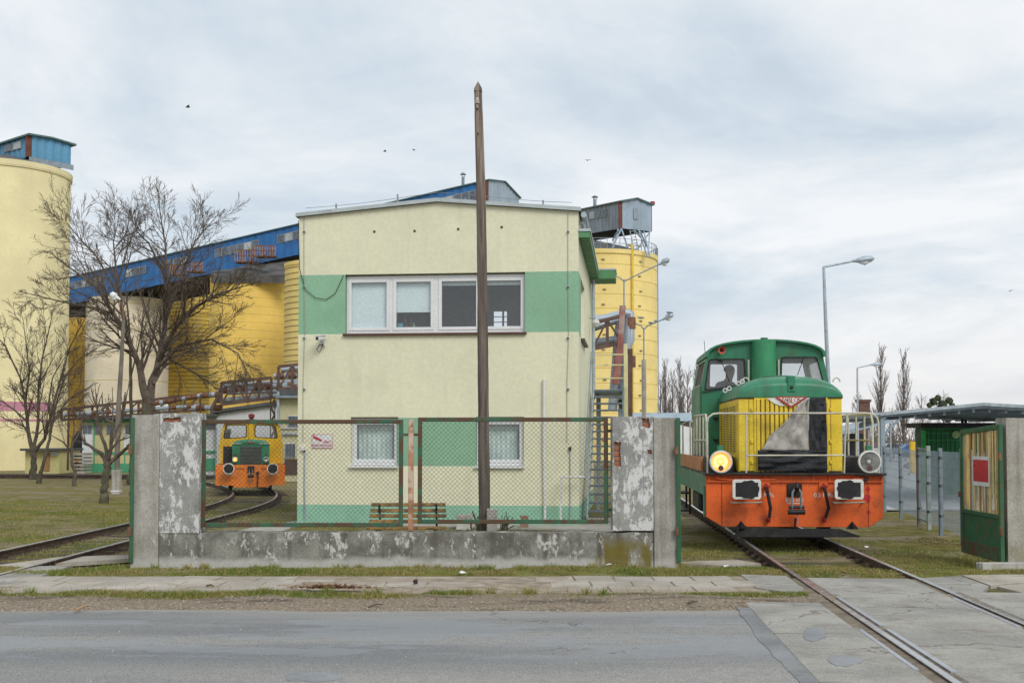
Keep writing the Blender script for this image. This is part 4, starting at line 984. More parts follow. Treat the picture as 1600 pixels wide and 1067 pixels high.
# balconies hung on the blue gallery
def balcony(px0, px1, py0, py1, Y, label):
    a, b = P(px0, py1, Y), P(px1, py0, Y); t = thing('gallery_balcony', label, 'balcony', a, 0, 'balconies hung on the blue gallery'); w, h = b.x-a.x, b.z-a.z
    MB().b2((0, 0, -.12), (w, 1.6, 0)).build('deck', m_rust, t)
    for i in range(9): MB().b2((w*i/8-.05, 0, 0), (w*i/8+.05, .08, h)).build('baluster', M('orange_rail', (.40, .20, .09)) if i == 0 else bpy.data.materials['orange_rail'], t)
    for z in (h*.5, h): MB().b2((0, -.03, z-.05), (w, .1, z+.05)).build('rail', m_rust, t)
balcony(367, 399, 391, 408, 131, 'rusty railed balcony low on the blue gallery near the office')
balcony(398, 430, 384, 399, 130, 'rusty railed balcony high on the blue gallery near the office')
balcony(266, 290, 414, 428, 136, 'rusty railed balcony midway along the blue gallery behind the big tree')
balcony(290, 316, 409, 423, 135, 'upper rusty railed balcony midway along the blue gallery behind the big tree')
# silos of the row
sB, bxx, bY, bH = silo('yellow_silo', 'golden yellow silo behind the left side of the office', 330, 452, 432, 4.6, m_sy2, hoops=(1.0, .95, .018), hoopmat=m_hoopy, roofmat=m_roof)
sA, *_ = silo('yellow_silo', 'hooped pale yellow silo half hidden by the office', 446, 572, 415, 4.3, m_sy, hoops=(1.2, .62, .045), hoopmat=m_hoop)
sC, *_ = silo('yellow_silo', 'patchy yellow silo with dark hoops behind the big bare tree', 252, 345, 458, 4.2, m_sy3, hoops=(1.2, .55, .045), hoopmat=m_hoop)
sD, *_ = silo('cream_silo', 'pale cream silo behind the big bare tree', 138, 262, 470, 5.2, m_scr, hoops=(3, 3.2, .03), hoopmat=m_hoopy)
sE, *_ = silo('ochre_silo', 'dark ochre silo just beside the cream tower', 62, 165, 484, 4.8, m_socr, hoops=(3, 3.2, .03), hoopmat=m_hoopy)
for (nm, px0, px1, py0, py1, Y, lb) in (('silo_roof_deck', 330, 452, 408, 430, 131, 'grey sloping deck between the golden silo and the blue gallery'), ('silo_roof_deck', 100, 330, 466, 492, 150, 'dark deck under the lower half of the blue gallery')):
    a, b = P(px0, py1, Y), P(px1, py1, Y); a2, b2 = P(px0, py1-(6 if px0 > 300 else -8), Y+6), P(px1, py0, Y+6)
    if px0 < 300: a, b = P(px0, 488, Y), P(px1, 445, Y); a2, b2 = P(px0, 474, Y+3), P(px1, 425, Y+3)
    k = MB(); dz = Vector((0, 0, -.9)); k.add([a, b, b2, a2, a+dz, b+dz, b2+dz, a2+dz], [(0, 1, 2, 3), (4, 5, 6, 7), (0, 1, 5, 4), (1, 2, 6, 5), (2, 3, 7, 6), (3, 0, 4, 7)])
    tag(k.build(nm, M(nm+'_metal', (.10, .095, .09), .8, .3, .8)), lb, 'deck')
# right-hand silo with its head house on legs
sR, rx, rY, rH = silo('yellow_silo', 'yellow silo carrying a grey head house at the right of the office', 836, 1026, 404, 5.6, m_sy, hoops=(1.4, 1.32, .022), hoopmat=m_hoopy, seg=96)
for z in (1.05,):
    k = MB()
    for i in range(60):
        a = 2*math.pi*i/60; k.tube([(5.6*math.cos(a), 5.6*math.sin(a), rH), (5.6*math.cos(a), 5.6*math.sin(a), rH+.95)], .025, 4)
    for h in (.5, .95): k.lathe([(5.58, rH+h-.02), (5.62, rH+h-.02), (5.62, rH+h+.02), (5.58, rH+h+.02)], n=60)
    o = k.build('rim_railing', m_zincd, sR); o['kind'] = 'stuff'
def onsilo(px, py):
    p = P(px, py, rY-5.2); a = math.atan2(-math.sqrt(max(0, 5.62**2-(p.x-rx)**2)), p.x-rx); return a
a = onsilo(988, 500); ca, sa = math.cos(a), math.sin(a)
MB().tube([(5.7*ca, 5.7*sa, 0), (5.7*ca, 5.7*sa, rH+.3), (5.2*ca, 5.2*sa, rH+.5)], .11, 8).build('riser_pipe', M('yellow_pipe_paint', (.70, .48, .05), .6), sR, smooth=True)
clip = None
for r_ in range(14):
    for c_ in range(2):
        a2 = onsilo((942+r_ % 3*2) if c_ == 0 else 1003-(r_ % 2)*2, 500); z = 1.7+r_*1.32
        if clip is None: clip = MB().box((0, 0, 0), (.3, .06, .12)).build('hoop_clamp', m_hoop, sR); o = clip
        else: o = clone(clip, sR)
        o.location = (5.64*math.cos(a2), 5.64*math.sin(a2), z); o.rotation_euler = (0, 0, a2+R(90))
k = MB(); a = onsilo(1024, 500)
k.tube([(5.75, .2, 0), (5.75, .2, rH+1)], .05, 5); k.build('corner_ladder', m_zincd, sR)
hbY = rY-3.5
A = P(880, 372, hbY+9); B = P(971, 357, hbY)
gr, q, L = gallery('silo_head_house', 'grey rust-streaked head house on legs above the right silo', A, B, P(880, 333, hbY+9).z-A.z, P(971, 314, hbY).z-B.z, 3.2, m_cladr, m_clad, [(.18, .78)], m_groof, .35, (.52, .82), cat='head house', trim=m_rtrim, ribs=.35)
hB_ = P(971, 314, hbY).z-B.z
d_ = MB(); d_.add([q(L+.11, 1.25, hB_*.38), q(L+.11, 1.75, hB_*.38), q(L+.11, 1.75, hB_*.78), q(L+.11, 1.25, hB_*.78)], [(0, 1, 2, 3)]); d_.build('hatch', m_zincd, gr)
k = MB(); k.bar(q(L-.05, 3.2, 0), q(L-.05, 3.2, hB_), .25, .12, (0, 1, 0)); k.build('corner_trim', m_rtrim, gr)
legs = [((971, 357), (954, 393)), ((966, 358), (957, 392)), ((971, 358), (984, 396)), ((1016, 362), (988, 400)), ((998, 360), (1012, 402)), ((1006, 362), (1016, 402)), ((1015, 363), (1012, 402)), ((957, 376), (966, 360)), ((1002, 372), (992, 361)), ((1010, 385), (1001, 362))]
for (a, b) in legs:
    k = MB(); k.bar(P(*a, hbY), P(b[0], b[1], rY-4.9), .10, .10); o = k.build('support_leg', m_clad, gr); o.matrix_parent_inverse = Matrix.Translation(-A)
k = MB()
for i in range(8): k.bar(P(984+i*1.2, 362+i*4.6, hbY-.5), P(991+i*1.2, 361+i*4.6, hbY-.5), .05)
k.bar(P(984, 360, hbY-.5), P(993, 400, hbY-.5), .06); k.bar(P(991, 360, hbY-.5), P(1000, 400, hbY-.5), .06); o = k.build('ladder', m_clad, gr); o.matrix_parent_inverse = Matrix.Translation(-A)
k = MB(); k.lathe([(.001, -.2), (.22, -.1), (.22, .15), (.001, .2)], q(L, 3.4, hB_+.1), n=10); k.build('beacon', m_red, gr, smooth=True)

# ---- low works buildings behind the left locomotive
def px_rect(px0, py0, px1, py1, Y, t0, t1, name, mat, par=None, bev=0):
    a, b = P(px0, py1, Y), P(px1, py0, Y); o = MB().b2((a.x, Y+t0, a.z), (b.x, Y+t1, b.z)).build(name, mat, par, bevel=bev)
    if par is not None: o.matrix_parent_inverse = Matrix.Translation(-Vector(par.location))
    return o
m_ywall = M('yellow_works_wall', (.58, .52, .27), .9, .08, .6, streak=.1); m_gwall = M('green_works_paint', (.09, .36, .20), .8, .1, .6); m_wwall = M('whitewashed_wall', (.66, .68, .68), .9, .06, .5, dirt=(.40, .38, .35), damt=.6, dscale=.5, dlo=.55, dhi=.75, streak=.15)
Y = 66
wk = thing('works_building', 'low works building with green and yellow panels behind the pollard tree', 'building', (P(128, 735, Y).x, Y, 0))
px_rect(128, 655, 322, 741, Y, 0, 8, 'wall', m_ywall, wk)
px_rect(128, 724, 322, 742, Y, -.03, 0, 'green_base', m_gwall, wk); px_rect(128, 655, 322, 660, Y, -.03, 0, 'green_strip', m_gwall, wk); px_rect(146, 706, 322, 710, Y, -.028, 0, 'green_strip', m_gwall, wk)
for x in (146, 163, 178, 194): px_rect(x, 710, x+2, 724, Y, -.026, 0, 'green_strip', m_gwall, wk)
for x in (146, 206): px_rect(x, 660, x+2.5, 706, Y, -.026, 0, 'green_strip', m_gwall, wk)
for x0, x1 in ((128.5, 145), (194, 205)): px_rect(x0, 672, x1, 724 if x0 < 150 else 701, Y, -.05, 0, 'white_door', m_wwall, wk)
for x0, x1 in ((130, 144), (149, 160), (167, 190), (196, 212)):
    o = px_rect(x0, 664, x1, 678, Y, -.06, -.03, 'window', m_zincd, wk)
    for k in range(2): px_rect(x0+.8+(x1-x0)/2*k, 665, x0-.8+(x1-x0)/2*(k+1), 677, Y, -.08, -.061, 'pane', m_gwin, wk)
px_rect(122, 649, 326, 654.5, Y, -.6, 8.4, 'roof', m_roof, wk)
for i, px in enumerate((261, 303, 245)):
    a = P(px, 650, 64); v = thing('roof_ventilator', ('white mushroom ventilator on the works roof, middle of the three', 'white mushroom ventilator nearest the left locomotive on the works roof', 'white mushroom ventilator nearest the big tree on the works roof')[i], 'ventilator', a)
    MB().tube([(0, 0, -.4), (0, 0, .3)], .16, 10).build('stack', m_white, v); MB().lathe([(.3, .3), (.33, .42), (.12, .62), (.001, .64)], n=14).build('hood', m_white, v, smooth=True)
Y = 60
wh = thing('white_building', 'whitewashed works building right behind the left locomotive', 'building', (P(318, 735, Y).x, Y, 0))
k = MB(); a, b = P(338, 742, Y), P(436, 631, Y); zl_ = P(338, 646, Y).z
k.prism([(a.x, -.3), (b.x, -.3), (b.x, b.z), (a.x, zl_)], lambda x, z, d: (x, Y+d, z), 9); o = k.build('wall', m_wwall, wh); o.matrix_parent_inverse = Matrix.Translation(-Vector(wh.location))
k = MB(); k.prism([(a.x-.3, zl_), (b.x, b.z), (b.x, b.z+.16), (a.x-.3, zl_+.16)], lambda x, z, d: (x, Y-.25+d, z), 9.3); o = k.build('roof', m_roof, wh); o.matrix_parent_inverse = Matrix.Translation(-Vector(wh.location))
px_rect(316, 651, 338, 742, Y, .3, 8, 'lower_wall', m_wwall, wh); px_rect(314, 646.5, 341, 650.5, Y, -.2, 8.2, 'lower_roof', m_roof, wh)
px_rect(321, 658, 336, 669, Y, .2, .28, 'window', m_gwin, wh); px_rect(316, 716, 338, 735, Y, .24, .29, 'green_base', m_gwall, wh); px_rect(316, 704, 338, 708, Y, .24, .29, 'green_strip', m_gwall, wh)
px_rect(337, 648, 339.5, 735, Y, -.08, 0, 'downpipe', m_zinc, wh)
Y = 52
oc = thing('annex_building', 'cream annex with barred windows and brown base beside the office corner', 'building', (P(440, 745, Y).x, Y, 0))
px_rect(436, 622, 520, 752, Y, 0, 8, 'wall', M('annex_cream_wall', (.55, .52, .33), .9, .06, .6), oc); px_rect(433, 618, 522, 622, Y, -.4, 8.3, 'roof', m_zincd, oc); px_rect(434, 609, 522, 617, Y, -.2, 8, 'parapet', m_roof, oc)
px_rect(442, 676, 520, 679, Y, -.12, 0, 'ledge', m_zinc, oc); px_rect(440, 668, 520, 670, Y, -.08, 0, 'ledge', m_fascia, oc)
for (x0, y0_, x1, y1_) in ((450, 649, 468, 667), (445, 692, 462, 715)):
    px_rect(x0, y0_, x1, y1_, Y, -.05, 0, 'window', m_white, oc)
    for k in range(3): px_rect(x0+1+k*(x1-x0-1)/3, y0_+1, x0-.3+(k+1)*(x1-x0-1)/3+1, y1_-1, Y, -.07, -.051, 'pane', m_gwin, oc)
px_rect(442, 717, 520, 741, Y, -.06, 0, 'brown_base', M('brown_base_tile', (.09, .055, .045)), oc); px_rect(434, 612, 438.5, 735, Y, -.3, -.1, 'downpipe', m_zinc, oc)
# shed at the tower foot
Y = 62
sh = thing('gate_shed', 'small cream shed with orange-brown door at the foot of the tower', 'shed', (P(66, 735, Y).x, Y, 0))
px_rect(39, 704, 93, 740, Y, 0, 3, 'wall', M('shed_cream_wall', (.62, .56, .26), .9, .08, .6), sh); px_rect(36, 700.5, 96, 704, Y, -.4, 3.2, 'roof', m_roof, sh)
px_rect(68, 708, 78, 735, Y, -.06, 0, 'door', M('orange_brown_door', (.36, .20, .09), .8, .2, 1.5), sh); px_rect(80, 706, 91, 711, Y, -.05, 0, 'sign_board', m_white, sh); px_rect(81.5, 708, 89.5, 709.3, Y, -.06, -.051, 'sign_line', m_zincd, sh)
# tank and pallets between the tower and the works building
a = P(100, 705, 68); tk = thing('storage_tank', 'black horizontal storage tank between the tower and the works building', 'tank', (a.x, 68, 0))
MB().lathe([(.001, -.4), (.6, -.3), (1.05, 0), (1.05, 5), (.6, 5.3), (.001, 5.4)], (0.9, 0, 1.3), 'x', 20).build('barrel', m_black, tk, smooth=True)
for x in (1.3, 2.0): MB().b2((x, -.5, -.1), (x+.3, .5, .7)).build('cradle', m_zincd, tk)
pl = thing('pallet_stack', 'stack of grey pallets under the black tank', 'pallets', (P(111, 732, 64).x, 64, -.1))
for i in range(6): MB().b2((-.7, 0, i*.2), (.75, 1.1, i*.2+.13)).build('pallet', m_post, pl)
px_rect(118, 719.5, 122, 721, 63.9, 0, .05, 'orange_tag', m_orange2, pl)

# ---- pipe bridges
m_pipe = M('pipe_lagging', (.42, .48, .54), .5, .12, 1.5, dirt=(.25, .25, .25), damt=.4, metal=.3); m_rbeam = M('red_brown_truss', (.135, .085, .07), .8, .25, 2)
def truss(t, top, bot, Y, n, w=.13, depth=1.6, mat=m_rbeam):
    for dy in (0, depth):
        for l in (top, bot): k = MB(); k.bar(P(*l[0], Y+dy), P(*l[1], Y+dy), w); o = k.build('chord', mat, t)
        for i in range(n+1):
            f = i/n; a = P(top[0][0]+(top[1][0]-top[0][0])*f, top[0][1]+(top[1][1]-top[0][1])*f, Y+dy); b = P(bot[0][0]+(bot[1][0]-bot[0][0])*f, bot[0][1]+(bot[1][1]-bot[0][1])*f, Y+dy)
            k = MB(); k.bar(a, b, w*.8); k.build('post', mat, t)
            if i < n:
                f2 = (i+1)/n; c = P(top[0][0]+(top[1][0]-top[0][0])*f2, top[0][1]+(top[1][1]-top[0][1])*f2, Y+dy); e = P(bot[0][0]+(bot[1][0]-bot[0][0])*f2, bot[0][1]+(bot[1][1]-bot[0][1])*f2, Y+dy)
                k = MB(); k.bar(b, c, w*.55) if i % 2 == 0 else k.bar(a, e, w*.55); k.build('brace', mat, t)
def pipe(t, pix, Y, r, mat=m_pipe, rusty=0):
    pts = [P(*p, Y) for p in pix]; MB().tube(pts, r, 10).build('pipe', mat, t, smooth=True)
    if rusty:
        a, b = pts[0], pts[-1]
        for i in range(rusty):
            f = (i+random.uniform(.1, .9))/rusty; c = a.lerp(b, f); d = (b-a).normalized(); MB().tube([c-d*.16, c+d*random.uniform(.08, .25)], r*1.12, 10).build('rust_band', m_rust, t, smooth=True)
pb1 = thing('pipe_bridge', 'lattice pipe bridge with lagged pipes above the white works building', 'pipe bridge')
truss(pb1, ((346, 598), (424, 590)), ((346, 632), (424, 622)), 54, 4)
truss(pb1, ((435, 573), (500, 565)), ((435, 608), (500, 604)), 53, 3)
truss(pb1, ((96, 640), (313, 616)), ((96, 656), (313, 640)), 57, 9, .12)
for (pix, r_, ru) in (([(342, 611), (430, 603), (500, 596)], .14, 9), ([(340, 626), (424, 619), (437, 618)], .13, 0), ([(350, 603), (440, 597), (500, 593)], .11, 0), ([(428, 588), (500, 583)], .15, 3), ([(432, 604.5), (500, 601)], .14, 3), ([(440, 577), (500, 573)], .15, 0), ([(315, 618), (345, 616)], .13, 2), ([(100, 648), (312, 634)], .10, 8), ([(300, 637), (345, 637)], .14, 2), ([(240, 631), (313, 618)], .10, 6), ([(355, 614), (440, 611)], .1, 0)): pipe(pb1, pix, 54.4, r_, m_pipe, ru)
for (x0, y0_, x1, y1_) in ((421, 620, 424, 740), (428, 620, 430.5, 740), (346, 600, 348.5, 640), (312, 616, 314.5, 655), (105, 640, 108, 735)):
    k = MB(); k.b2(P(x0, y1_, 54), P(x1, y0_, 54.2)); k.build('column', m_rbeam, pb1)
for i in range(9): k = MB(); k.bar(P(423 if i % 2 else 429, 624+i*12, 54), P(429 if i % 2 else 423, 636+i*12, 54), .08); k.build('brace', m_rbeam, pb1)
k = MB(); k.bar(P(330, 640, 54), P(346, 610, 54), .14); k.build('brace', m_rbeam, pb1)
pb2 = thing('pipe_bridge', 'red-brown truss and grey bent pipes beside the steel stair', 'pipe bridge')
truss(pb2, ((926, 505), (972, 494)), ((926, 545), (972, 536)), 40, 2, .12, 1.2)
for pix, r_ in (([(926, 500), (950, 497), (976, 489), (985, 491), (985, 530), (973, 555)], .16), ([(926, 511), (966, 501), (967, 520), (957, 640)], .17), ([(926, 536), (962, 531)], .15), ([(984, 495), (979, 540), (974, 600), (973, 660)], .17)): pipe(pb2, pix, 40.6, r_)
for a, b, w in (((973, 478), (968, 545), .2), ((968, 545), (962, 600), .25), ((981, 545), (981, 650), .14), ((986, 545), (986, 650), .1)): k = MB(); k.bar(P(*a, 40), P(*b, 40), w); k.build('column', M('flaking_red_column', (.30, .12, .10), .8, .25, 2, dirt=(.45, .42, .40), damt=.6) if w == .2 else (bpy.data.materials['flaking_red_column'] if w == .25 else m_rbeam), pb2)
for i in range(8): k = MB(); k.bar(P(981 if i % 2 else 986, 548+i*13, 40), P(986 if i % 2 else 981, 561+i*13, 40), .05); k.build('brace', m_rbeam, pb2)
for py in (500, 560): k = MB(); c = P(985, py-4, 40.6); k.tube([c, c+Vector((0, 0, -.4))], .19, 10); k.build('rust_band', m_rust, pb2, smooth=True)

# ================================================================== THE GREEN AND YELLOW LOCOMOTIVE
lo = thing('shunting_locomotive', 'green and yellow shunting locomotive with orange front beam and one lit lamp', 'locomotive', TO, TA)
F = Frame(TO, TA); Z0 = .03                    # rail head height
def X(px, w=0.0, py=740): return F(px, py, w).x
def Z(py, w=0.0, px=1241): return F(px, py, w).z
# front beam: a plate with cut lower corners
zt_, zbm = Z(742), Z(823)
bl, br_ = X(1103), X(1380)
MB().prism([(bl, Z(808)), (X(1128), zbm), (X(1356), zbm), (br_, Z(808)), (br_, zt_), (bl, zt_)], XZ(0), .06).build('front_beam', m_orange, lo, bevel=.006)
for px in (1127.5, 1356): MB().b2((X(px)-.004, -.006, zbm+.01), (X(px)+.004, .0, zt_-.02)).build('beam_seam', m_black, lo)
MB().b2((bl+.01, -.04, zt_-.12), (br_-.01, -.001, zt_-.10)).build('beam_lip', m_orange, lo)
for px in (1108, 1160, 1195, 1270, 1296, 1340, 1377): MB().b2((X(px)-.015, -.035, zt_-.10), (X(px)+.015, -.001, zt_)).build('beam_rib', m_orange, lo)
MB().b2((bl-.03, -.12, zt_+.001), (br_+.03, .5, zt_+.035)).build('deck_edge', m_black, lo, bevel=.005)
MB().b2((-1.45, .5, zt_+.001), (1.45, 6.4, zt_+.033)).build('deck', m_black, lo)
# plough
MB().prism([(X(1142), Z(839)), (X(1341), Z(838)), (X(1341), Z(836)), (X(1310), Z(825)), (X(1165), Z(825)), (X(1142), Z(837))], XZ(-.08), .05).build('rail_guard', m_black, lo, bevel=.005)
for px in (1156.5, 1329): MB().prism([(X(px-9), Z(825.5)), (X(px+9), Z(825.5)), (X(px+9), Z(824)), (X(px), Z(813)), (X(px-9), Z(824))], XZ(-.10), .03).build('step_bracket', m_black, lo); 
for px in (1156.5, 1329): MB().b2((X(px)-.012, -.16, Z(824)), (X(px)+.012, -.1, Z(815))).build('step_rib', m_black, lo)
# buffers with white rims
for s, px in ((-1, 1167), (1, 1327)):
    w = -.42; c = F(px, 764.5, w); wd, ht = .235, .165
    o = MB().prism([(c.x-wd+.03, c.z-ht), (c.x+wd-.03, c.z-ht), (c.x+wd, c.z-ht+.03), (c.x+wd, c.z+ht-.03), (c.x+wd-.03, c.z+ht), (c.x-wd+.03, c.z+ht), (c.x-wd, c.z+ht-.03), (c.x-wd, c.z-ht+.03)], XZ(w), .03).build('buffer', m_lampw, lo, bevel=.006)
    MB().b2((c.x-wd+.05, w-.004, c.z-ht+.045), (c.x+wd-.05, w-.0005, c.z+ht-.05)).build('buffer_face', m_black, o)
    pts = [(c.x-.03*s+(.165+.012*math.sin(i*2.3)+.01*math.cos(i*5.1))*math.cos(i*math.pi/12), c.z+(.155+.012*math.sin(i*1.7))*math.sin(i*math.pi/12)) for i in range(24)]
    MB().prism(pts, XZ(w-.012), .007).build('grease_smear', M('buffer_grease', (.022, .022, .025), .4, .3, 8) if s < 0 else bpy.data.materials['buffer_grease'], o)
    MB().tube([(c.x, w+.03, c.z), (c.x, -.10, c.z)], .085, 16).build('buffer_stem', m_black, o, smooth=True)
    MB().lathe([(.13, -.16), (.14, -.14), (.14, -.005), (.2, -.003), (.2, 0.0)], (c.x, 0, c.z), 'y', 20).build('buffer_socket', m_orange, o, smooth=True)
    a, b = F(px-23.5, 785, -.14), F(px+23, 785, -.14); MB().tube([(a.x, -.01, a.z), a, b, (b.x, -.01, b.z)], .016, 8).build('hand_grip', m_rail_paint, lo, smooth=True)
# coupling hook, shackle and plate
c = F(1241, 766, 0)
MB().b2((c.x-.125, -.03, c.z-.11), (c.x+.125, -.001, c.z+.11)).build('draw_plate', m_black, lo, bevel=.01)
o = MB().tube([(c.x, -.02, c.z), (c.x, -.22, c.z+.02), (c.x, -.30, c.z+.07), (c.x, -.26, c.z+.13), (c.x, -.18, c.z+.12)], [.05, .045, .04, .03, .02], 10).build('draw_hook', m_black, lo, smooth=True)
for s in (-1, 1): MB().tube([(c.x+s*.02, -.24, c.z+.05), (c.x+s*.07, -.25, c.z-.02), (c.x+s*.075, -.22, c.z-.22), (c.x+s*.07, -.2, c.z-.30)], .02, 8).build('shackle', m_zincd, o, smooth=True)
MB().tube([(c.x-.13, -.2, c.z-.27), (c.x+.13, -.2, c.z-.27)], .028, 8).build('screw_bar', m_black, o); MB().tube([(c.x-.14, -.19, c.z-.35), (c.x+.14, -.19, c.z-.35)], .045, 10).build('screw_nut', m_black, o, smooth=True)
MB().tube([(c.x+.02, -.19, c.z-.36), (c.x+.02, -.17, c.z-.56)], .012, 6).build('coupling_handle', m_zincd, o); MB().tube([(c.x, -.1, c.z-.46), (c.x-.01, -.03, c.z-.7)], .018, 6).build('chain_end', m_black, o)
# brake hoses
for px, s in ((1197, -1), (1287, 1)):
    a = F(px-1, 757, 0); MB().b2((a.x-.07, -.03, a.z-.06), (a.x+.07, -.001, a.z+.055)).build('hose_bracket', m_orange, lo)
    k = MB(); k.tube([(a.x, -.02, a.z-.01), (a.x, -.12, a.z-.03)], .035, 8); k.tube([(a.x-.06, -.1, a.z-.02), (a.x+.06, -.1, a.z-.02)], .02, 8); k.build('hose_tap', m_red, lo, smooth=True)
    b = F(px+(3 if s < 0 else 0), 812, 0); MB().tube([(a.x, -.12, a.z-.04), (a.x+.02, -.16, a.z-.18), (a.x+.06, -.14, a.z-.38), (b.x+.01, -.08, b.z+.03)], .028, 8).build('brake_hose', m_rubber, lo, smooth=True)
    MB().tube([(b.x, -.09, b.z+.05), (b.x-.01, -.05, b.z-.02)], .04, 8).build('hose_coupling', m_red, lo)
# lettering
text_mesh('pressure_marking', '0.5 MPa', .10, m_white, lo, (X(1286.5, 0, 773), -.004, Z(773.5)))
text_mesh('pressure_marking', '0.5 MPa', .10, m_white, lo, (X(1194, 0, 773), -.004, Z(773.5)))
text_mesh('force_marking', '850 kN', .09, m_white, lo, (X(1241, 0, 781), -.0055, Z(781)))
k = MB(); cc = F(1241, 781, 0)
for dx0, dx1, dz in ((-.085, .085, .055), (-.085, .085, -.055)): k.b2((cc.x+dx0, -.006, cc.z+dz-.006), (cc.x+dx1, -.001, cc.z+dz+.006))
for s in (-1, 1): k.tube([(cc.x+s*(.085+.055*math.sin(a_*math.pi/8)), -.003, cc.z+.055*math.cos(a_*math.pi/8)) for a_ in range(9)], .006, 5)
k.build('marking_oval', m_white, lo)
# red primer dabs on the right
for px, py, r_ in ((1356, 764, .04), (1355, 777, .06), (1357, 783, .03), (1357, 800, .035)): q = F(px, py, 0); MB().lathe([(.001, -.004), (r_, -.003), (r_, -.0005)], (q.x, 0, q.z), 'y', 9).build('primer_dab', m_sred, lo)
o = F(1351, 748, 0); MB().tube([(o.x-.2, -.05, o.z), (o.x, -.05, o.z)], .02, 8).build('air_tap', m_orange, lo); MB().tube([(o.x, -.05, o.z-.04), (o.x, -.05, o.z+.03)], .035, 8).build('air_tap', m_black, lo)
o = F(1127, 747, 0); MB().tube([(o.x-.1, -.04, zt_-.01), (o.x-.1, -.04, o.z), (o.x+.15, -.04, o.z-.03), (o.x+.9, -.04, o.z-.02)], .018, 6).build('air_pipe', m_orange, lo, smooth=True)
# frame sides, raised side lockers, underside gear and wheels
for s in (-1, 1):
    x = s*1.46
    MB().b2((x-.03, .065, zt_-.36), (x+.03, 6.3, zt_-.005)).build('frame_side', m_sgreen, lo, bevel=.004)
    MB().b2((s*.95, .45, zt_+.034), (s*1.44, 3.2, zt_+.30)).build('side_locker', m_black, lo, bevel=.008)
    MB().b2((x-.035, .85, zt_+.04), (x+.02, 5.9, zt_+.29)).build('locker_side', m_sorange, lo, bevel=.005)
    MB().b2((x-.06, .065, Z(808)), (x+.03, .17, zt_-.2)).build('step_plate', m_sgreen, lo)
    for yy, z in ((3.6, .35), (3.6, .7)): MB().b2((x-.2, yy, z), (x+.02, yy+.8, z+.03)).build('cab_step', m_black, lo)
    for yy in (3.55, 4.42): MB().b2((x-.02, yy, .3), (x+.02, yy+.05, zt_-.3)).build('step_hanger', m_black, lo)
    MB().b2((s*1.05, 2.1, .45), (s*1.42, 3.4, zt_-.37)).build('air_tank', m_black, lo, bevel=.05)
    for yy in (1.35, 4.6):
        k = MB(); k.lathe([(.06, -.07), (.42, -.07), (.44, -.03), (.475, -.03), (.475, -.0), (.45, .06), (.40, .065), (.06, .065)], (s*.73, yy, .475+Z0), 'x', 28); k.build('wheel', m_black, lo, smooth=True)
MB().b2((-.6, .2, .45), (.6, 6.2, zt_-.1)).build('frame_core', m_black, lo)
# headlamps
for s, px, lit in ((-1, 1126.5, True), (1, 1359, False)):
    w = -.10; c = F(px, 721, w); r_ = .19
    lm = MB(); lm.lathe([(.07, .28), (.15, .2), (r_, .04), (r_, -.03), (r_*.86, -.035), (r_*.86, -.012)], (c.x, w, c.z), 'y', 32); lm = lm.build('headlamp', m_lampw if s < 0 else m_lampw, lo, smooth=True)
    MB().lathe([(r_*.86, -.012), (r_*.7, .05), (r_*.4, .1), (.03, .12)], (c.x, w, c.z), 'y', 28).build('reflector', m_lit2 if lit else m_reflect, lm, smooth=True)
    MB().lathe([(.001, .03), (.03 if lit else .03, .045), (.035, .09), (.02, .12)], (c.x, w, c.z), 'y', 14).build('bulb', m_lit if lit else m_white, lm, smooth=True)
    if lit: MB().lathe([(r_*.33, .101), (r_*.36, .092), (r_*.62, .062), (r_*.64, .068)], (c.x, w, c.z), 'y', 28).build('glowing_ring', m_lit, lm, smooth=True)
    MB().lathe([(r_*.86, -.014), (.001, -.022)], (c.x, w, c.z), 'y', 28).build('lamp_glass', m_glass, lm, smooth=True)
    q = F(px+(0 if s < 0 else 0), 731, w-.03); MB().lathe([(.001, -.006), (.048, -.004), (.048, .0)], (q.x, w-.022, q.z), 'y', 16).build('lamp_plug', m_brownsill, lm)
    MB().b2((c.x-.045, w+.02, c.z+r_-.005), (c.x+.045, w+.14, c.z+r_+.08)).build('lamp_vent', m_lgreen, lm, bevel=.008)
    MB().b2((c.x-.04, w+.06, zt_+.03), (c.x+.04, w+.13, c.z-r_+.02)).build('lamp_stand', m_lgreen, lm)
# hood
hw = .26; hx0, hx1 = X(1154, hw, 680), X(1316, hw, 680); zy = Z(621, hw); zh0 = zt_+.034; HL = 3.25
MB().b2((hx0, hw, zh0), (hx1, HL, zy)).build('hood', m_yellow, lo, bevel=.012)
hd = MB(); n = 24; ns = 9; secs = []
zc_ = Z(588, hw+.25)-zy; hxm, hxr = (hx0+hx1)/2, (hx1-hx0)/2+.015
for i in range(ns+1):
    a = i/ns; y = hw-.03+.42*(1-math.cos(a*math.pi/2)); k = (.50+.50*math.sin(a*math.pi/2)); secs.append((y, k))
secs.append((HL, 1.0))
for y, k in secs:
    for j in range(n+1):
        u = -math.cos(math.pi*j/n); z = (max(0, 1-abs(u)**2.9))**(1/2.2)*zc_*k; hd.v.append((hxm+u*hxr, y, zy+.004+z))
for i in range(len(secs)-1):
    for j in range(n): b = i*(n+1)+j; hd.f.append((b, b+1, b+n+2, b+n+1)); hd.m.append(0)
hd.f.append(tuple(range(n+1))); hd.m.append(0)
hood = hd.build('hood_top', m_lgreen, lo, smooth=True)
MB().b2((hx0-.01, hw-.012, zy-.02), (hx1+.01, HL-.01, zy+.003)).build('hood_bead', M('hood_bead_brown', (.12, .08, .03)), lo)
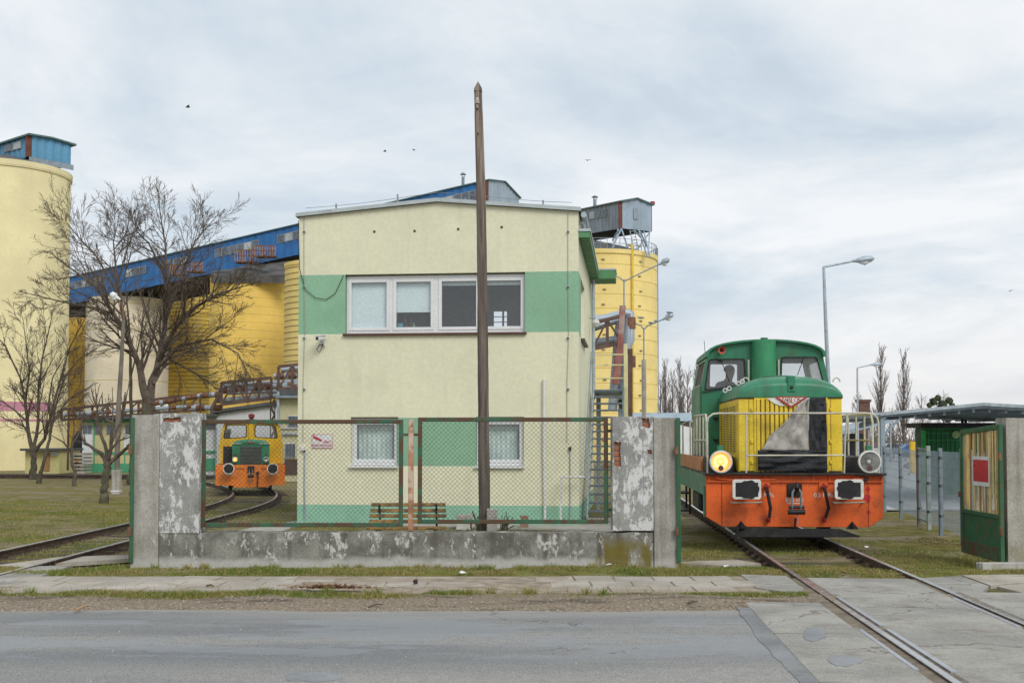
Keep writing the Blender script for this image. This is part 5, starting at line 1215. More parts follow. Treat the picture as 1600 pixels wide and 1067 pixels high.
q = F(1236, 601, hw); MB().b2((q.x-.06, hw-.05, zy+.1), (q.x+.06, hw+.28, zy+zc_*.98)).build('hood_latch', m_lgreen, hood, bevel=.008); MB().lathe([(.001, -.01), (.034, -.008), (.034, 0)], (q.x, hw-.05, zy+.17), 'y', 12).build('latch_hole', m_black, hood)
q = F(1233, 587, 1.2); MB().lathe([(.3, 0), (.3, .03), (.22, .04), (.001, .04)], (hxm, 1.3, zy+zc_+.01), n=24).build('filler_cap', m_lgreen, hood)
for px, yy in ((1165, 1.9), (1307, .5)):
    q = F(px, 594, yy); k = MB(); k.tube([(q.x+.06*math.cos(a_*.45), yy, q.z-.03+.075*math.sin(a_*.45)) for a_ in range(8)], .014, 6); k.build('lifting_eye', m_rail_paint, hood, smooth=True)
for i, (px, py) in enumerate(((1133, 610), (1139.5, 607), (1154, 599), (1160, 596))):
    q = F(px, py, 1.4); k = MB(); k.tube([(q.x+.035*math.cos(a_*math.pi/6), 1.4, q.z+.035*math.sin(a_*math.pi/6)) for a_ in range(13)], .012, 6); k.build('rope_ring', m_white, hood, smooth=True)
# radiator grille: frame recess and vertical slats
g0, g1, gz0, gz1 = X(1182, hw), X(1291, hw), Z(737, hw), Z(624, hw)
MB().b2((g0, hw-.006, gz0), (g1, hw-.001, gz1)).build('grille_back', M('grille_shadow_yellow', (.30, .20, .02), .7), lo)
for (x0_, z0_, x1_, z1_) in ((g0-.035, gz0, g0, gz1), (g1, gz0, g1+.035, gz1), (g0-.035, gz1, g1+.035, gz1+.03)): MB().b2((x0_, hw-.022, z0_), (x1_, hw-.001, z1_)).build('grille_frame', m_yellow, lo)
n = 15; src = None
for i in range(n):
    x = g0+(g1-g0)*(i+.5)/n
    if src is None: src = MB().b2((-.033, hw-.03, gz0), (.024, hw-.007, gz1)).build('grille_slat', m_yellow, lo, bevel=.006); o = src
    else: o = clone(src, lo)
    o.location = (x, 0, 0)
for px in (1171, 1299): MB().b2((X(px, hw)-.004, hw-.005, zh0), (X(px, hw)+.004, hw-.001, zy-.03)).build('hood_seam', M('seam_brown', (.25, .16, .03)) if px == 1171 else bpy.data.materials['seam_brown'], lo)
MB().b2((hx0+.02, hw-.012, zh0), (hx1-.02, hw-.001, zh0+.03)).build('hood_foot', m_black, lo)
# weather cover over the grille: grey flap, black bands and ties
m_tarp = M('grey_canvas', (.44, .42, .385), .9, .25, 2.2, dirt=(.13, .11, .09), damt=.7, dscale=3.5, dlo=.52, dhi=.68, bump=.5, bscale=8, bdist=.05)
m_tarpb = M('black_canvas', (.028, .030, .034), .75, .3, 2.5, bump=.6, bscale=10, bdist=.05)
def cloth(name, quad, mat, w, par, nu=30, nv=30, amp=.02, sd=0, edge=0.0):
    k = MB(); A_, B_, C_, D_ = [F(*p, w) for p in quad]
    for i in range(nu+1):
        for j in range(nv+1):
            u, v = i/nu, j/nv; p = A_.lerp(B_, u).lerp(D_.lerp(C_, u), v); p.x -= edge*v*(.05*math.sin(u*math.pi)+.02*math.sin(u*11)+.02*nz(u*6, 0, 1, sd)); k.v.append((p.x, w-.014-amp*(.5+.5*math.sin(u*7+v*10+3*nz(u, v, 2.5, sd)))*min(1, 4*v*(1.1-v)+.15)-amp*.6*nz(u*5, v*7, 1, sd), p.z))
    k.f = [(i*(nv+1)+j, (i+1)*(nv+1)+j, (i+1)*(nv+1)+j+1, i*(nv+1)+j+1) for i in range(nu) for j in range(nv)]; k.m = [0]*len(k.f)
    o = k.build(name, mat, par, smooth=True); s_ = o.modifiers.new('thick', 'SOLIDIFY'); s_.thickness = .008; return o
tp = thing('radiator_cover', 'grey and black canvas cover half drawn across the locomotive grille', 'cover', TO, TA)
cloth('grey_flap', [(1264, 621), (1264.5, 704), (1187, 703), (1262, 623)], m_tarp, hw-.045, tp, amp=.06, sd=2, edge=1.0)
cloth('black_band', [(1264, 621), (1290, 620), (1292, 706), (1265.5, 705)], m_tarpb, hw-.055, tp, amp=.04, sd=5)
cloth('black_band', [(1183.5, 703), (1292, 703), (1292, 737), (1184, 735)], m_tarpb, hw-.075, tp, amp=.04, sd=9)
for px, py in ((1287, 631), (1286, 657), (1287, 682), (1285, 731), (1190, 732), (1212, 703), (1240, 704)):
    q = F(px, py, hw-.08); k = MB(); k.tube([(q.x-.06, hw-.085, q.z-.005), (q.x, hw-.095, q.z+.008), (q.x+.05, hw-.085, q.z)], .013, 6); k.build('tie_strap', m_tarpb, tp, smooth=True)
# winged triangular badge
e = F(1235, 621, hw); s_ = 1/92.3*(19.76/19.5)
def bp_(dx, dy): return (e.x+dx*s_, e.z-dy*s_)
m_badge = M('badge_red', (.40, .055, .04), .5, .1)
MB().prism([bp_(-37, 1.5), bp_(-20, 0), bp_(-15, 8), bp_(-8, 13), bp_(-18, 13), bp_(-20, 11), bp_(-26, 9.5), bp_(-27, 7.5), bp_(-31, 6.5), bp_(-32, 4.5)], XZ(hw-.045), .012).build('badge_wing', m_lampw, lo)
MB().prism([bp_(20, 0), bp_(30, 1.5), bp_(24, 13), bp_(8, 13), bp_(15, 8)], XZ(hw-.045), .012).build('badge_wing', m_lampw, lo)
MB().prism([bp_(-23, -1.5), bp_(24, -1.5), bp_(24, 1), bp_(1.5, 15.5), bp_(-1.5, 15.5), bp_(-23, 1)], XZ(hw-.062), .02).build('badge_plate', m_badge, lo)
MB().prism([bp_(-19, .3), bp_(20, .3), bp_(.5, 12.8), bp_(-.5, 12.8)], XZ(hw-.066), .0035).build('badge_field', m_lampw, lo)
for ch, dx, dy, sz in (('F', -12.2, 3.0, 5.5), ('A', -8.2, 4.0, 7), ('B', -3.4, 5.2, 9.5), ('L', 2.2, 5.2, 9.5), ('O', 7.6, 4.0, 7), ('K', 12.6, 3.0, 5.5)): p = bp_(dx, dy); text_mesh('badge_letter', ch, sz*s_*1.25, m_badge, lo, (p[0], hw-.068, p[1]))
# louvred hood side (left) with rows of punched slots
for s, xx in ((-1, hx0), (1, hx1)):
    for i in range(5):
        k = MB(); y0_ = .62+i*.5
        for c_ in range(4):
            for r_ in range(26): k.b2((xx+s*.001, y0_+c_*.105, zh0+.34+r_*.032), (xx+s*.006, y0_+.07+c_*.105, zh0+.354+r_*.032))
        if s < 0: k.build('louvre_slots', m_black, lo)['kind'] = 'stuff'
    for i in range(6): MB().b2((xx+s*.0005, .55+i*.5, zh0+.05), (xx+s*.012, .57+i*.5, zy-.06)).build('hood_rib', m_yellow, lo)
# cab
cw = 3.27; cL_ = 2.05
def cz(py): return F(1196, py, cw).z
def cx(px, py=600): return F(px, py, cw).x
cxl, cxr = cx(1096), cx(1296); xm = (cxl+cxr)/2; hwid = (cxr-cxl)/2
ztop = cz(532); zsh = cz(556); tw_ = hwid-.13
arc = [(xm+tw_*1.02*math.cos(math.pi*i/16), zsh+(ztop-zsh)*(math.sin(math.pi*i/16))**.72) for i in range(17)]
outl = [(xm-hwid, zh0), (xm+hwid, zh0), (xm+hwid, cz(603)), (xm+tw_+.01, zsh)]+arc[1:-1]+[(xm-tw_-.01, zsh), (xm-hwid, cz(603))]
def rnd(poly, r=.05):
    out = []
    for i in range(len(poly)):
        p, a, b = Vector(poly[i]), Vector(poly[i-1]), Vector(poly[(i+1) % len(poly)])
        da, db = (a-p).normalized()*r, (b-p).normalized()*r
        for t_ in (0, .35, .65, 1): q = p+da*(1-t_)**2+db*t_**2; out.append((q.x, q.y))
    return out
wl1 = [(cx(1101, 608), cz(609)), (cx(1165.5, 600), cz(602)), (cx(1163.5, 560), cz(560)), (cx(1108, 561), cz(561))]
wr1 = [(cx(1219.5, 600), cz(606)), (cx(1289, 606), cz(606)), (cx(1276, 558), cz(558)), (cx(1221, 558), cz(558))]
MB().plate(outl, [rnd(wl1), rnd(wr1)], XZ(cw), .05).build('cab_front', m_lgreen, lo)
def rz(px, py): q = F(px, py, cw+cL_); return (q.x, q.z)
wl2 = [rz(1109, 604), rz(1152, 604), rz(1152, 569), rz(1110, 569)]; wr2 = [rz(1221, 600), rz(1264, 600), rz(1257, 567.5), rz(1221, 567.5)]
MB().plate(outl, [rnd(wl2, .04), rnd(wr2, .04)], XZ(cw+cL_), .05).build('cab_rear', m_lgreen, lo)
for wn_, pol in (('left', wl1), ('right', wr1)):
    ci = Vector((sum(p[0] for p in pol)/4, sum(p[1] for p in pol)/4)); o_ = rnd([tuple(ci+(Vector(p)-ci)*1.02) for p in pol]); i_ = rnd([tuple(ci+(Vector(p)-ci)*.955) for p in pol])
    wo_ = MB().plate(o_, [i_], XZ(cw-.012), .03).build('cab_window_seal', m_rubber, lo)
    MB().prism(rnd(pol), XZ(cw+.02), .006).build('pane', m_cabglass, wo_)
for pol in (wl2, wr2): MB().prism(rnd(pol, .04), XZ(cw+cL_+.02), .006).build('rear_pane', m_cabglass, lo)
for s in (-1, 1):
    xb, xt, zk = xm+s*hwid, xm+s*(tw_+.01), cz(603)
    k = MB(); k.b2((xb-.02, cw+.05, zh0), (xb+.02, cw+cL_, zk)); k.build('cab_side', m_lgreen, lo)
    f_ = lambda a, b, d: (xb+(xt-xb)*(b-zk)/(zsh-zk)-s*d, cw+.05+a, b)
    hl = rnd([(.14, zk+.04), (cL_-.5, zk+.04), (cL_-.5, zsh-.08), (.10, zsh-.08)], .05)
    MB().plate([(0, zk), (cL_-.05, zk), (cL_-.05, zsh), (0, zsh)], [hl], f_, .04).build('cab_side', m_lgreen, lo)
    o = MB(); o.prism(hl, lambda a, b, d: f_(a, b, .015+d), .006); o.build('side_pane', m_cabglass, lo)
    fr_ = MB(); fr_.plate(rnd([(.12, zk+.02), (cL_-.48, zk+.02), (cL_-.48, zsh-.06), (.08, zsh-.06)], .05), [hl], lambda a, b, d: f_(a, b, -.012+d), .02); fr_.build('side_window_frame', m_rail_paint, lo)
rf = MB(); oa = [(xm+(tw_+.05)*math.cos(math.pi*i/16), zsh-.02+(ztop-zsh+.04)*(math.sin(math.pi*i/16))**.72) for i in range(17)]
ia = [(xm+(tw_+.0)*math.cos(math.pi*i/16), zsh-.02+(ztop-zsh)*(math.sin(math.pi*i/16))**.72) for i in range(17)]
k = MB(); N_ = 17
for y in (cw-.10, cw+cL_+.12):
    for a in (oa, ia): k.v += [(p[0], y, p[1]) for p in a]
for o_ in (0, N_):
    for i in range(N_-1): k.f.append((o_+i, o_+i+1, 2*N_+o_+i+1, 2*N_+o_+i)); k.m.append(0)
for b in (0, 2*N_):
    for i in range(N_-1): k.f.append((b+i, b+i+1, b+N_+i+1, b+N_+i)); k.m.append(0)
for b in (0, N_-1): k.f.append((b, b+N_, b+3*N_, b+2*N_)); k.m.append(0)
k.build('cab_roof', m_lgreen, lo, smooth=True)
MB().b2((xm-hwid+.03, cw+.06, zh0+.01), (xm+hwid-.03, cw+cL_-.01, zh0+.5)).build('cab_console', m_innerd, lo)
# exhaust stack in front of the cab
sx0, sx1 = cx(1173.5), cx(1212.5); sxm, sr = (sx0+sx1)/2, (sx1-sx0)/2; zs_ = F(1192, 531, cw-.25).z
k = MB(); pts = [(sxm+sr*math.cos(a_), cw-.02-.28*math.sin(a_)) for a_ in [math.pi*i/14 for i in range(15)]]+[(sx0, cw-.001), (sx1, cw-.001)]
k.prism(pts, lambda a, b, d: (a, b, zy+d), zs_-zy); st_ = k.build('exhaust_stack', m_lgreen2, lo, smooth=True, bevel=.01)
MB().tube([(sxm, cw-.14, zs_), (sxm, cw-.14, zs_+.05)], .07, 14).build('stack_outlet', m_lgreen, st_, smooth=True)
for s, px in ((-1, 1169.5), (1, 1216.5)): MB().b2((cx(px)-.016, cw-.05, cz(597)), (cx(px)+.016, cw-.01, cz(562))).build('sand_rail', m_rail_paint, lo)
q = F(1128, 547, cw-.15); hn = MB(); hn.lathe([(.075, -.10), (.06, -.085), (.035, -.02), (.022, .08), (.03, .16)], (q.x, cw-.06, q.z), 'y', 20); hn = hn.build('horn', m_horn, lo, smooth=True); MB().lathe([(.001, .0), (.03, .0)], (q.x, cw-.06, q.z), 'y', 12).build('horn_throat', m_black, hn)
q = F(1102, 552, cw+.4); MB().tube([(q.x, cw+.4, q.z-.05), (q.x-.02, cw+.4, q.z+.25)], .006, 5).build('antenna', m_black, lo)
q = F(1126, 562, cw); MB().prism([(q.x+.06*math.cos(a_*math.pi/8), cz(561)-.055*math.sin(a_*math.pi/8)) for a_ in range(9)], XZ(cw-.02), .015).build('wiper_motor', m_black, lo)
for py in (654, 688): q = F(1118, py, cw); MB().prism([(q.x-.06, q.z+.03), (q.x+.06, q.z+.03), (q.x, q.z-.05)], XZ(cw-.06), .058).build('cab_step_peg', m_black, lo)
k = MB(); k.bar(F(1098, 612, cw-.03), F(1152, 602, cw-.03), .02, .02); k.build('window_ledge', m_black, lo)
# wipers, hood catches and rivets
for (a_, b_) in (((1126, 561), (1140, 596)), ((1256, 559), (1246, 586))): k = MB(); k.bar(F(*a_, cw-.03), F(*b_, cw-.03), .014, .012); k.build('wiper', m_black, lo)
for px in (1175, 1298):
    for py in (640, 690, 722): q = F(px, py, hw); MB().b2((q.x-.02, hw-.03, q.z-.03), (q.x+.02, hw-.001, q.z+.03)).build('hood_catch', m_yellow, lo, bevel=.005)
rv = None
for i in range(34):
    if 14 < i < 19: continue
    for z_ in (zbm+.05, zt_-.16):
        if rv is None: rv = MB().lathe([(.001, -.008), (.010, -.005), (.012, 0)], (0, 0, 0), 'y', 8).build('rivet', m_orange, lo, smooth=True); o = rv
        else: o = clone(rv, lo)
        o.location = (bl+.32+i*.072, 0, z_)
# handrails
def hr(name, pts, r=.02): return MB().tube(pts, r, 8).build(name, m_rail_paint, lo, smooth=True)
w = -.02
zr = F(1240, 645.5, w).z; xl_, xr_ = X(1105.5, w), X(1373.5, w); zd = zt_+.035
hr('front_handrail', [(xl_, w, zd), (xl_, w, zr-.16), (xl_+.02, w, zr-.07), (xl_+.10, w, zr-.01), (xl_+.2, w, zr), (0, w, zr), (xr_-.2, w, zr), (xr_-.08, w, zr-.02), (xr_-.02, w, zr-.08), (xr_, w, zr-.16), (xr_, w, zd)], .0165)
for px0, px1 in ((1166.5, 1166), (1325, 1319)):
    a, b = X(px0, w), X(px1, w); hr('handrail_post', [(a, w, zr), (a+(b-a)*.6, w, zr-.45), (b, w, zd)], .015)
a, b = X(1166, w), X(1319, w); hr('front_midrail', [(a, w, F(1240, 711.5, w).z), (b, w, F(1240, 711, w).z)], .014)
for s in (-1, 1):
    x = s*1.42; zt2 = zd+1.0
    hr('side_handrail', [(x, .5, zd+.26), (x, .5, zt2-.14), (x, .62, zt2), (x, 2.9, zt2+.02), (x, 3.0, zt2-.1), (x, 3.0, zd+.26)], .02)
    for yy in (1.1, 1.75, 2.4): hr('side_post', [(x, yy, zd+.26), (x, yy, zt2)], .017)
    hr('side_midrail', [(x, .5, zt2-.45), (x, 3.0, zt2-.45)], .016)
    for yy in (3.4, 5.3): hr('cab_grab_rail', [(s*1.46, yy, zd-.3), (s*1.46, yy, zd+.9), (s*1.36, yy, zd+.95)], .018)

# ================================================================== THE ORANGE AND YELLOW LOCOMOTIVE (behind the mesh)
YS = 38.5; so = P(391, 770, YS); so.z = 0; SAng = math.atan2(so.y, so.x)-R(90)
l2 = thing('shunting_locomotive', 'small yellow locomotive with orange beam and green bonnet behind the mesh', 'locomotive', so, SAng)
S = Frame(so, SAng)
def x2(px, w=0., py=720): return S(px, py, w).x
def z2(py, w=0., px=391): return S(px, py, w).z
b0_, b1_, t0_, t1_ = x2(337), x2(445.5), z2(758), z2(726)
MB().prism([(b0_, t0_), (x2(364), t0_), (x2(366), z2(761)), (x2(420), z2(761)), (x2(422), t0_), (b1_, t0_), (b1_, t1_), (b0_, t1_)], XZ(0), .05).build('front_beam', m_orange2, l2, bevel=.005)
MB().b2((b0_+.03, .05, .5), (b1_-.03, 5, t1_-.02)).build('frame', m_orange2, l2)
MB().b2((-.55, .06, .2), (.55, 4.8, .5)).build('underframe', m_black, l2)
for s in (-1, 1):
    for yy in (1.0, 3.6): k = MB(); k.lathe([(.05, -.06), (.36, -.06), (.40, 0), (.36, .06), (.05, .06)], (s*.66, yy, .43), 'x', 22); k.build('wheel', m_black, l2, smooth=True)
for px in (357.3, 426):
    c = S(px, 732, -.35); o = MB().lathe([(.001, -.03), (.15, -.022), (.155, 0), (.155, .04)], (c.x, -.35, c.z), 'y', 24).build('buffer', m_black, l2, smooth=True)
    MB().lathe([(.155, -.018), (.185, -.012), (.185, .045), (.14, .045)], (c.x, -.35, c.z), 'y', 24).build('buffer_rim', m_lampw, o, smooth=True); MB().tube([(c.x, -.3, c.z), (c.x, -.002, c.z)], .09, 12).build('buffer_stem', m_black, o)
    MB().tube([S(px-11, 741.5, -.1), S(px+11, 741.5, -.1)], .014, 6).build('hand_grip', m_rail_paint, l2)
c = S(392, 733, 0); MB().b2((c.x-.11, -.04, c.z-.1), (c.x+.11, -.001, c.z+.11)).build('draw_plate', m_black, l2); o = MB().tube([(c.x, -.03, c.z), (c.x, -.2, c.z), (c.x, -.22, c.z+.1)], .045, 8).build('draw_hook', m_black, l2)
for s in (-1, 1): MB().tube([(c.x+s*.03, -.18, c.z+.05), (c.x+s*.06, -.18, c.z-.2)], .02, 6).build('shackle', m_zincd, o)
MB().tube([(c.x-.1, -.18, c.z-.22), (c.x+.1, -.18, c.z-.22)], .05, 8).build('screw_nut', m_black, o); MB().tube([(c.x, -.16, c.z-.2), (c.x, -.14, c.z-.45)], .014, 6).build('coupling_handle', m_zincd, o)
MB().tube([S(402.5, 739, -.06), S(403, 745, -.12), S(402, 760, -.06)], .022, 6).build('brake_hose', m_rubber, l2, smooth=True); q = S(402.5, 739, -.05); MB().box(q, (.09, .06, .09)).build('hose_tap', m_black, l2)
text_mesh('beam_lettering', 'Fablok', .11, m_black, l2, (x2(375), -.003, z2(732))); text_mesh('beam_number', '000', .10, m_black, l2, (x2(411.5), -.003, z2(732.5)))
# bonnet
n0, n1 = x2(362.5, .1), x2(421, .1); zn = z2(694, .1); HB = 1.9
MB().b2((n0, .08, t1_+.001), (n1, HB, zn)).build('bonnet', m_lgreen, l2, bevel=.02)
k = MB(); n = 20; nm = (n0+n1)/2; nr = (n1-n0)/2
for y, sc in ((.07, .45), (.14, .75), (.28, .95), (.42, 1.0), (HB, 1.0)):
    for j in range(n+1): u = -math.cos(math.pi*j/n); k.v.append((nm+u*nr, y, zn+.002+(max(0, 1-abs(u)**3))**.5*.16*sc))
for i in range(4):
    for j in range(n): b = i*(n+1)+j; k.f.append((b, b+1, b+n+2, b+n+1)); k.m.append(0)
k.f.append(tuple(range(n+1))); k.m.append(0); k.build('bonnet_top', m_lgreen, l2, smooth=True)
ga, gb_, gc, gd = x2(375.5, .07), x2(408.5, .07), t1_+.01, z2(697.5, .07)
MB().b2((ga, .062, gc), (gb_, .078, gd)).build('grille_back', m_black, l2); src = None
for i in range(13):
    z = gc+(gd-gc)*(i+.5)/13
    if src is None: src = MB().b2((ga, .045, -.013), (gb_, .061, .013)).build('grille_bar', M('grille_grey', (.10, .11, .10), .6), l2); o = src
    else: o = clone(src, l2)
    o.location = (0, 0, z)
for px in (369, 413.5): q = S(px, 693, .06); MB().b2((q.x-.17, .04, q.z-.012), (q.x+.17, .07, q.z+.012)).build('bonnet_strip', m_rail_paint, l2)
q = S(391.5, 691, .05); MB().prism([(q.x-.12, q.z+.02), (q.x+.12, q.z+.02), (q.x, q.z-.04)], XZ(.04), .02).build('badge', m_badge, l2)
for px, lit in ((367.2, True), (416, False)):
    c = S(px, 717.5, -.03); o = MB().lathe([(.05, .1), (.085, .03), (.088, -.02), (.075, -.025)], (c.x, -.02, c.z), 'y', 20).build('headlamp', m_lampw, l2, smooth=True)
    MB().lathe([(.076, -.02), (.05, .01), (.001, .03)], (c.x, -.02, c.z), 'y', 18).build('reflector', m_lit2 if lit else m_reflect, o, smooth=True)
    if lit: MB().lathe([(.001, -.02), (.035, -.012), (.035, .012)], (c.x, -.02, c.z), 'y', 14).build('bulb', m_lit, o, smooth=True)
    MB().lathe([(.001, 0), (.035, .02), (.035, .06), (.001, .08)], (c.x, 0, c.z+.11), n=12).build('marker_lamp', m_brownsill, o, smooth=True)
# cab
c2 = 1.9
def xc(px, py=690): return S(px, py, c2).x
def zc2(py): return S(391, py, c2).z
outl = [(xc(341), t1_+.001), (xc(444), t1_+.001), (xc(443), zc2(700)), (xc(435.5), zc2(664)), (xc(430), zc2(660)), (xc(393), zc2(656.5)), (xc(354), zc2(660)), (xc(348.5), zc2(664)), (xc(341.5), zc2(700))]
wa = [(xc(349), zc2(685)), (xc(385), zc2(683)), (xc(385), zc2(663.5)), (xc(352.5), zc2(664.5))]; wb = [(xc(398), zc2(683)), (xc(434), zc2(684.5)), (xc(430), zc2(664.5)), (xc(398), zc2(663.5))]
MB().plate(outl, [rnd(wa, .09), rnd(wb, .09)], XZ(c2), .05).build('cab_front', m_yellow2, l2)
rr = lambda px, py: (lambda q: (q.x, q.z))(S(px, py, c2+1.8))
MB().plate(outl, [rnd([rr(354, 685), rr(384, 684), rr(384, 664.5), rr(355, 664.5)], .06), rnd([rr(399, 684), rr(429, 684.5), rr(427, 665), rr(399, 664.5)], .06)], XZ(c2+1.8), .05).build('cab_rear', m_yellow2, l2)
for pol in (wa, wb):
    ci = Vector((sum(p[0] for p in pol)/4, sum(p[1] for p in pol)/4)); o = MB().plate(rnd([tuple(ci+(Vector(p)-ci)*1.03) for p in pol], .09), [rnd([tuple(ci+(Vector(p)-ci)*.94) for p in pol], .08)], XZ(c2-.012), .03).build('cab_window_seal', m_rubber, l2)
    MB().prism(rnd(pol, .09), XZ(c2+.02), .005).build('pane', m_cabglass, o)
for s in (0, 1):
    xa_, xb_, xt_ = (xc(341), xc(341.5), xc(348.5)) if s == 0 else (xc(444), xc(443), xc(435.5)); sg_ = 1 if s == 0 else -1; zk = zc2(700); zt3 = zc2(664)
    MB().b2((xa_, c2+.05, t1_), (xa_+.04*sg_, c2+1.8, zk)).build('cab_side', m_yellow2, l2)
    MB().plate([(0, zk), (1.75, zk), (1.75, zt3), (0, zt3)], [[(.3, zk+.3), (1.4, zk+.3), (1.4, zt3-.08), (.3, zt3-.08)]], lambda a, b, d: (xb_+(xt_-xb_)*(b-zk)/(zt3-zk)+sg_*d, c2+.05+a, b), .04).build('cab_side', m_yellow2, l2)
k = MB(); k.prism([(xc(343), zc2(661)), (xc(393), zc2(656.5)), (xc(441), zc2(661)), (xc(441), zc2(659.5)), (xc(393), zc2(654.5)), (xc(343), zc2(659.5))], XZ(c2-.15), 2.1); k.build('cab_roof', m_black, l2)
q = S(393, 651, c2+.2); k = MB(); k.lathe([(.07, -.12), (.07, -.04), (.11, -.02), (.11, .08), (.001, .12)], q, n=14); k.build('beacon', M('dark_red_beacon', (.22, .03, .03), .4), l2, smooth=True)
MB().b2((xc(349), c2-.02, t1_+.02), (xc(363), c2-.001, zc2(697))).build('side_grille', m_black, l2)
k = MB(); k.prism([(xc(388), zc2(687)), (xc(396), zc2(687)), (xc(396), zc2(660)), (xc(388), zc2(660))], XZ(c2-.06), .058); k.build('centre_pillar', m_yellow2, l2, bevel=.02)
for px in (341, 343.5, 440, 443.5): MB().tube([S(px, 724, .15), S(px, 700, .15)], .018, 6).build('grab_rail', m_rail_paint, l2)

# ================================================================== DRIVERS (one continuous seated figure each)
def figure(name, label, loc, rot, body_mat, skin_mat, lean=.12, scale=1.0, vest=None, hair=(.03, .025, .02)):
    t = thing(name, label, 'person', loc, rot)
    V = {'pel': ((0, 0, .48), .16), 'bel': ((0, -.03, .66), .145), 'che': ((0, -lean*.6, .86), .165), 'nec': ((0, -lean*.75, 1.05), .065), 'hd0': ((0, -lean*.85, 1.14), .085), 'hd1': ((0, -lean*.9, 1.25), .095), 'hd2': ((0, -lean*.85, 1.33), .055)}
    E = [('pel', 'bel'), ('bel', 'che'), ('che', 'nec'), ('nec', 'hd0'), ('hd0', 'hd1'), ('hd1', 'hd2')]
    for s, sd in ((-1, 'l'), (1, 'r')):
        V['sh'+sd] = ((s*.19, -lean*.6, .97), .075); V['el'+sd] = ((s*.27, -lean*.6-.14, .72), .052); V['wr'+sd] = ((s*.2, -lean*.6-.36, .74), .036); V['ha'+sd] = ((s*.17, -lean*.6-.45, .74), .038)
        V['hi'+sd] = ((s*.1, -.06, .46), .1); V['kn'+sd] = ((s*.14, -.48, .48), .068); V['an'+sd] = ((s*.14, -.45, .08), .045); V['ft'+sd] = ((s*.14, -.62, .04), .04)
        E += [('che', 'sh'+sd), ('sh'+sd, 'el'+sd), ('el'+sd, 'wr'+sd), ('wr'+sd, 'ha'+sd), ('pel', 'hi'+sd), ('hi'+sd, 'kn'+sd), ('kn'+sd, 'an'+sd), ('an'+sd, 'ft'+sd)]
        for f_ in range(5):
            a = (f_-1.5)*.017
            if f_ < 4: p1, p2 = (s*.17+a, -lean*.6-.50, .74), (s*.17+a, -lean*.6-.545+abs(f_-1.3)*.008, .715)
            else: p1, p2 = (s*.17-s*.045, -lean*.6-.46, .735), (s*.17-s*.06, -lean*.6-.49, .72)
            V['f%d%s' % (f_, sd)] = (p1, .010); V['g%d%s' % (f_, sd)] = (p2, .008); E += [('ha'+sd, 'f%d%s' % (f_, sd)), ('f%d%s' % (f_, sd), 'g%d%s' % (f_, sd))]
    names = list(V); me = bpy.data.meshes.new('body'); me.from_pydata([V[k][0] for k in names], [(names.index(a), names.index(b)) for a, b in E], [])
    o = bpy.data.objects.new('body', me); COL.objects.link(o); o.parent = t; o.scale = (scale,)*3
    m_ = o.modifiers.new('skin', 'SKIN'); m_.use_smooth_shade = True
    for i, k in enumerate(names): sv = me.skin_vertices[0].data[i]; sv.radius = (V[k][1],)*2; sv.use_root = (k == 'pel')
    sb = o.modifiers.new('sub', 'SUBSURF'); sb.levels = 1; sb.render_levels = 2
    tt = NT(name+'_skin_and_clothes'); z = tt.sep(tt.obj())
    head = tt.rng(z[2], 1.035, 1.05); hand = tt.rng(z[1], -lean*.6-.33, -lean*.6-.36); leg_ = tt.rng(z[2], .56, .54)
    c_ = tt.mix(leg_, body_mat, (.03, .035, .05)); c_ = tt.mix(head, c_, skin_mat); m = tt.out(c_, .8); me.materials.append(m)
    hy = -lean*.87
    k = MB(); k.lathe([(.108, -.02), (.112, .02), (.10, .06), (.06, .10), (.001, .115)], (0, hy+.015, 1.27), n=20); k.build('hair', M(name+'_hair', hair), t, smooth=True)
    for s in (-1, 1):
        k = MB(); k.lathe([(.001, -.014), (.014, 0), (.001, .014)], (s*.036, hy-.098, 1.235), n=8); k.build('eye', m_black, t, smooth=True); k = MB(); k.lathe([(.001, -.03), (.016, 0), (.001, .03)], (s*.102, hy, 1.22), n=8); k.build('ear', M(name+'_ear', skin_mat), t, smooth=True)
    k = MB(); k.tube([(0, hy-.095, 1.24), (0, hy-.125, 1.195), (0, hy-.095, 1.185)], [.008, .016, .01], 6); k.build('nose', M(name+'_nose', skin_mat), t, smooth=True)
    k = MB(); k.tube([(-.03, hy-.092, 1.155), (0, hy-.1, 1.152), (.03, hy-.092, 1.155)], .006, 5); k.build('mouth', M(name+'_mouth', (.25, .08, .07)), t, smooth=True)
    if vest:
        k = MB(); k.lathe([(.185, .58), (.19, .72), (.205, .88), (.19, .98), (.12, 1.02)], (0, -lean*.45, 0), n=24); vo = k.build('safety_vest', vest, t, smooth=True); vo.scale = (1.08, .98, 1)
        k = MB(); k.lathe([(.2, .74), (.205, .76), (.208, .8), (.2, .82)], (0, -lean*.45, 0), n=24); vo = k.build('reflective_band', m_lampw, t, smooth=True); vo.scale = (1.09, .99, 1)
    return t
q = F(1117, 600, cw+.95); hp = TO+TR @ Vector((q.x+.08, cw+1.1, Z(575, cw+1.0)-1.32))
figure('person', 'driver in a dark blue jacket leaning in the green locomotive cab', hp, TA+R(35), (.05, .06, .085), (.30, .19, .15), .42, 1.0)
q = S(357.5, 676, c2+.7); hp = so+Matrix.Rotation(SAng, 3, 'Z') @ Vector((q.x, c2+.75, q.z+.08-1.32))
figure('person', 'driver in a yellow-green safety vest in the small locomotive cab', hp, SAng+R(-12), (.03, .035, .04), (.09, .06, .05), .12, 1.0, vest=M('hi_vis_vest', (.35, .62, .05), .7, .1))

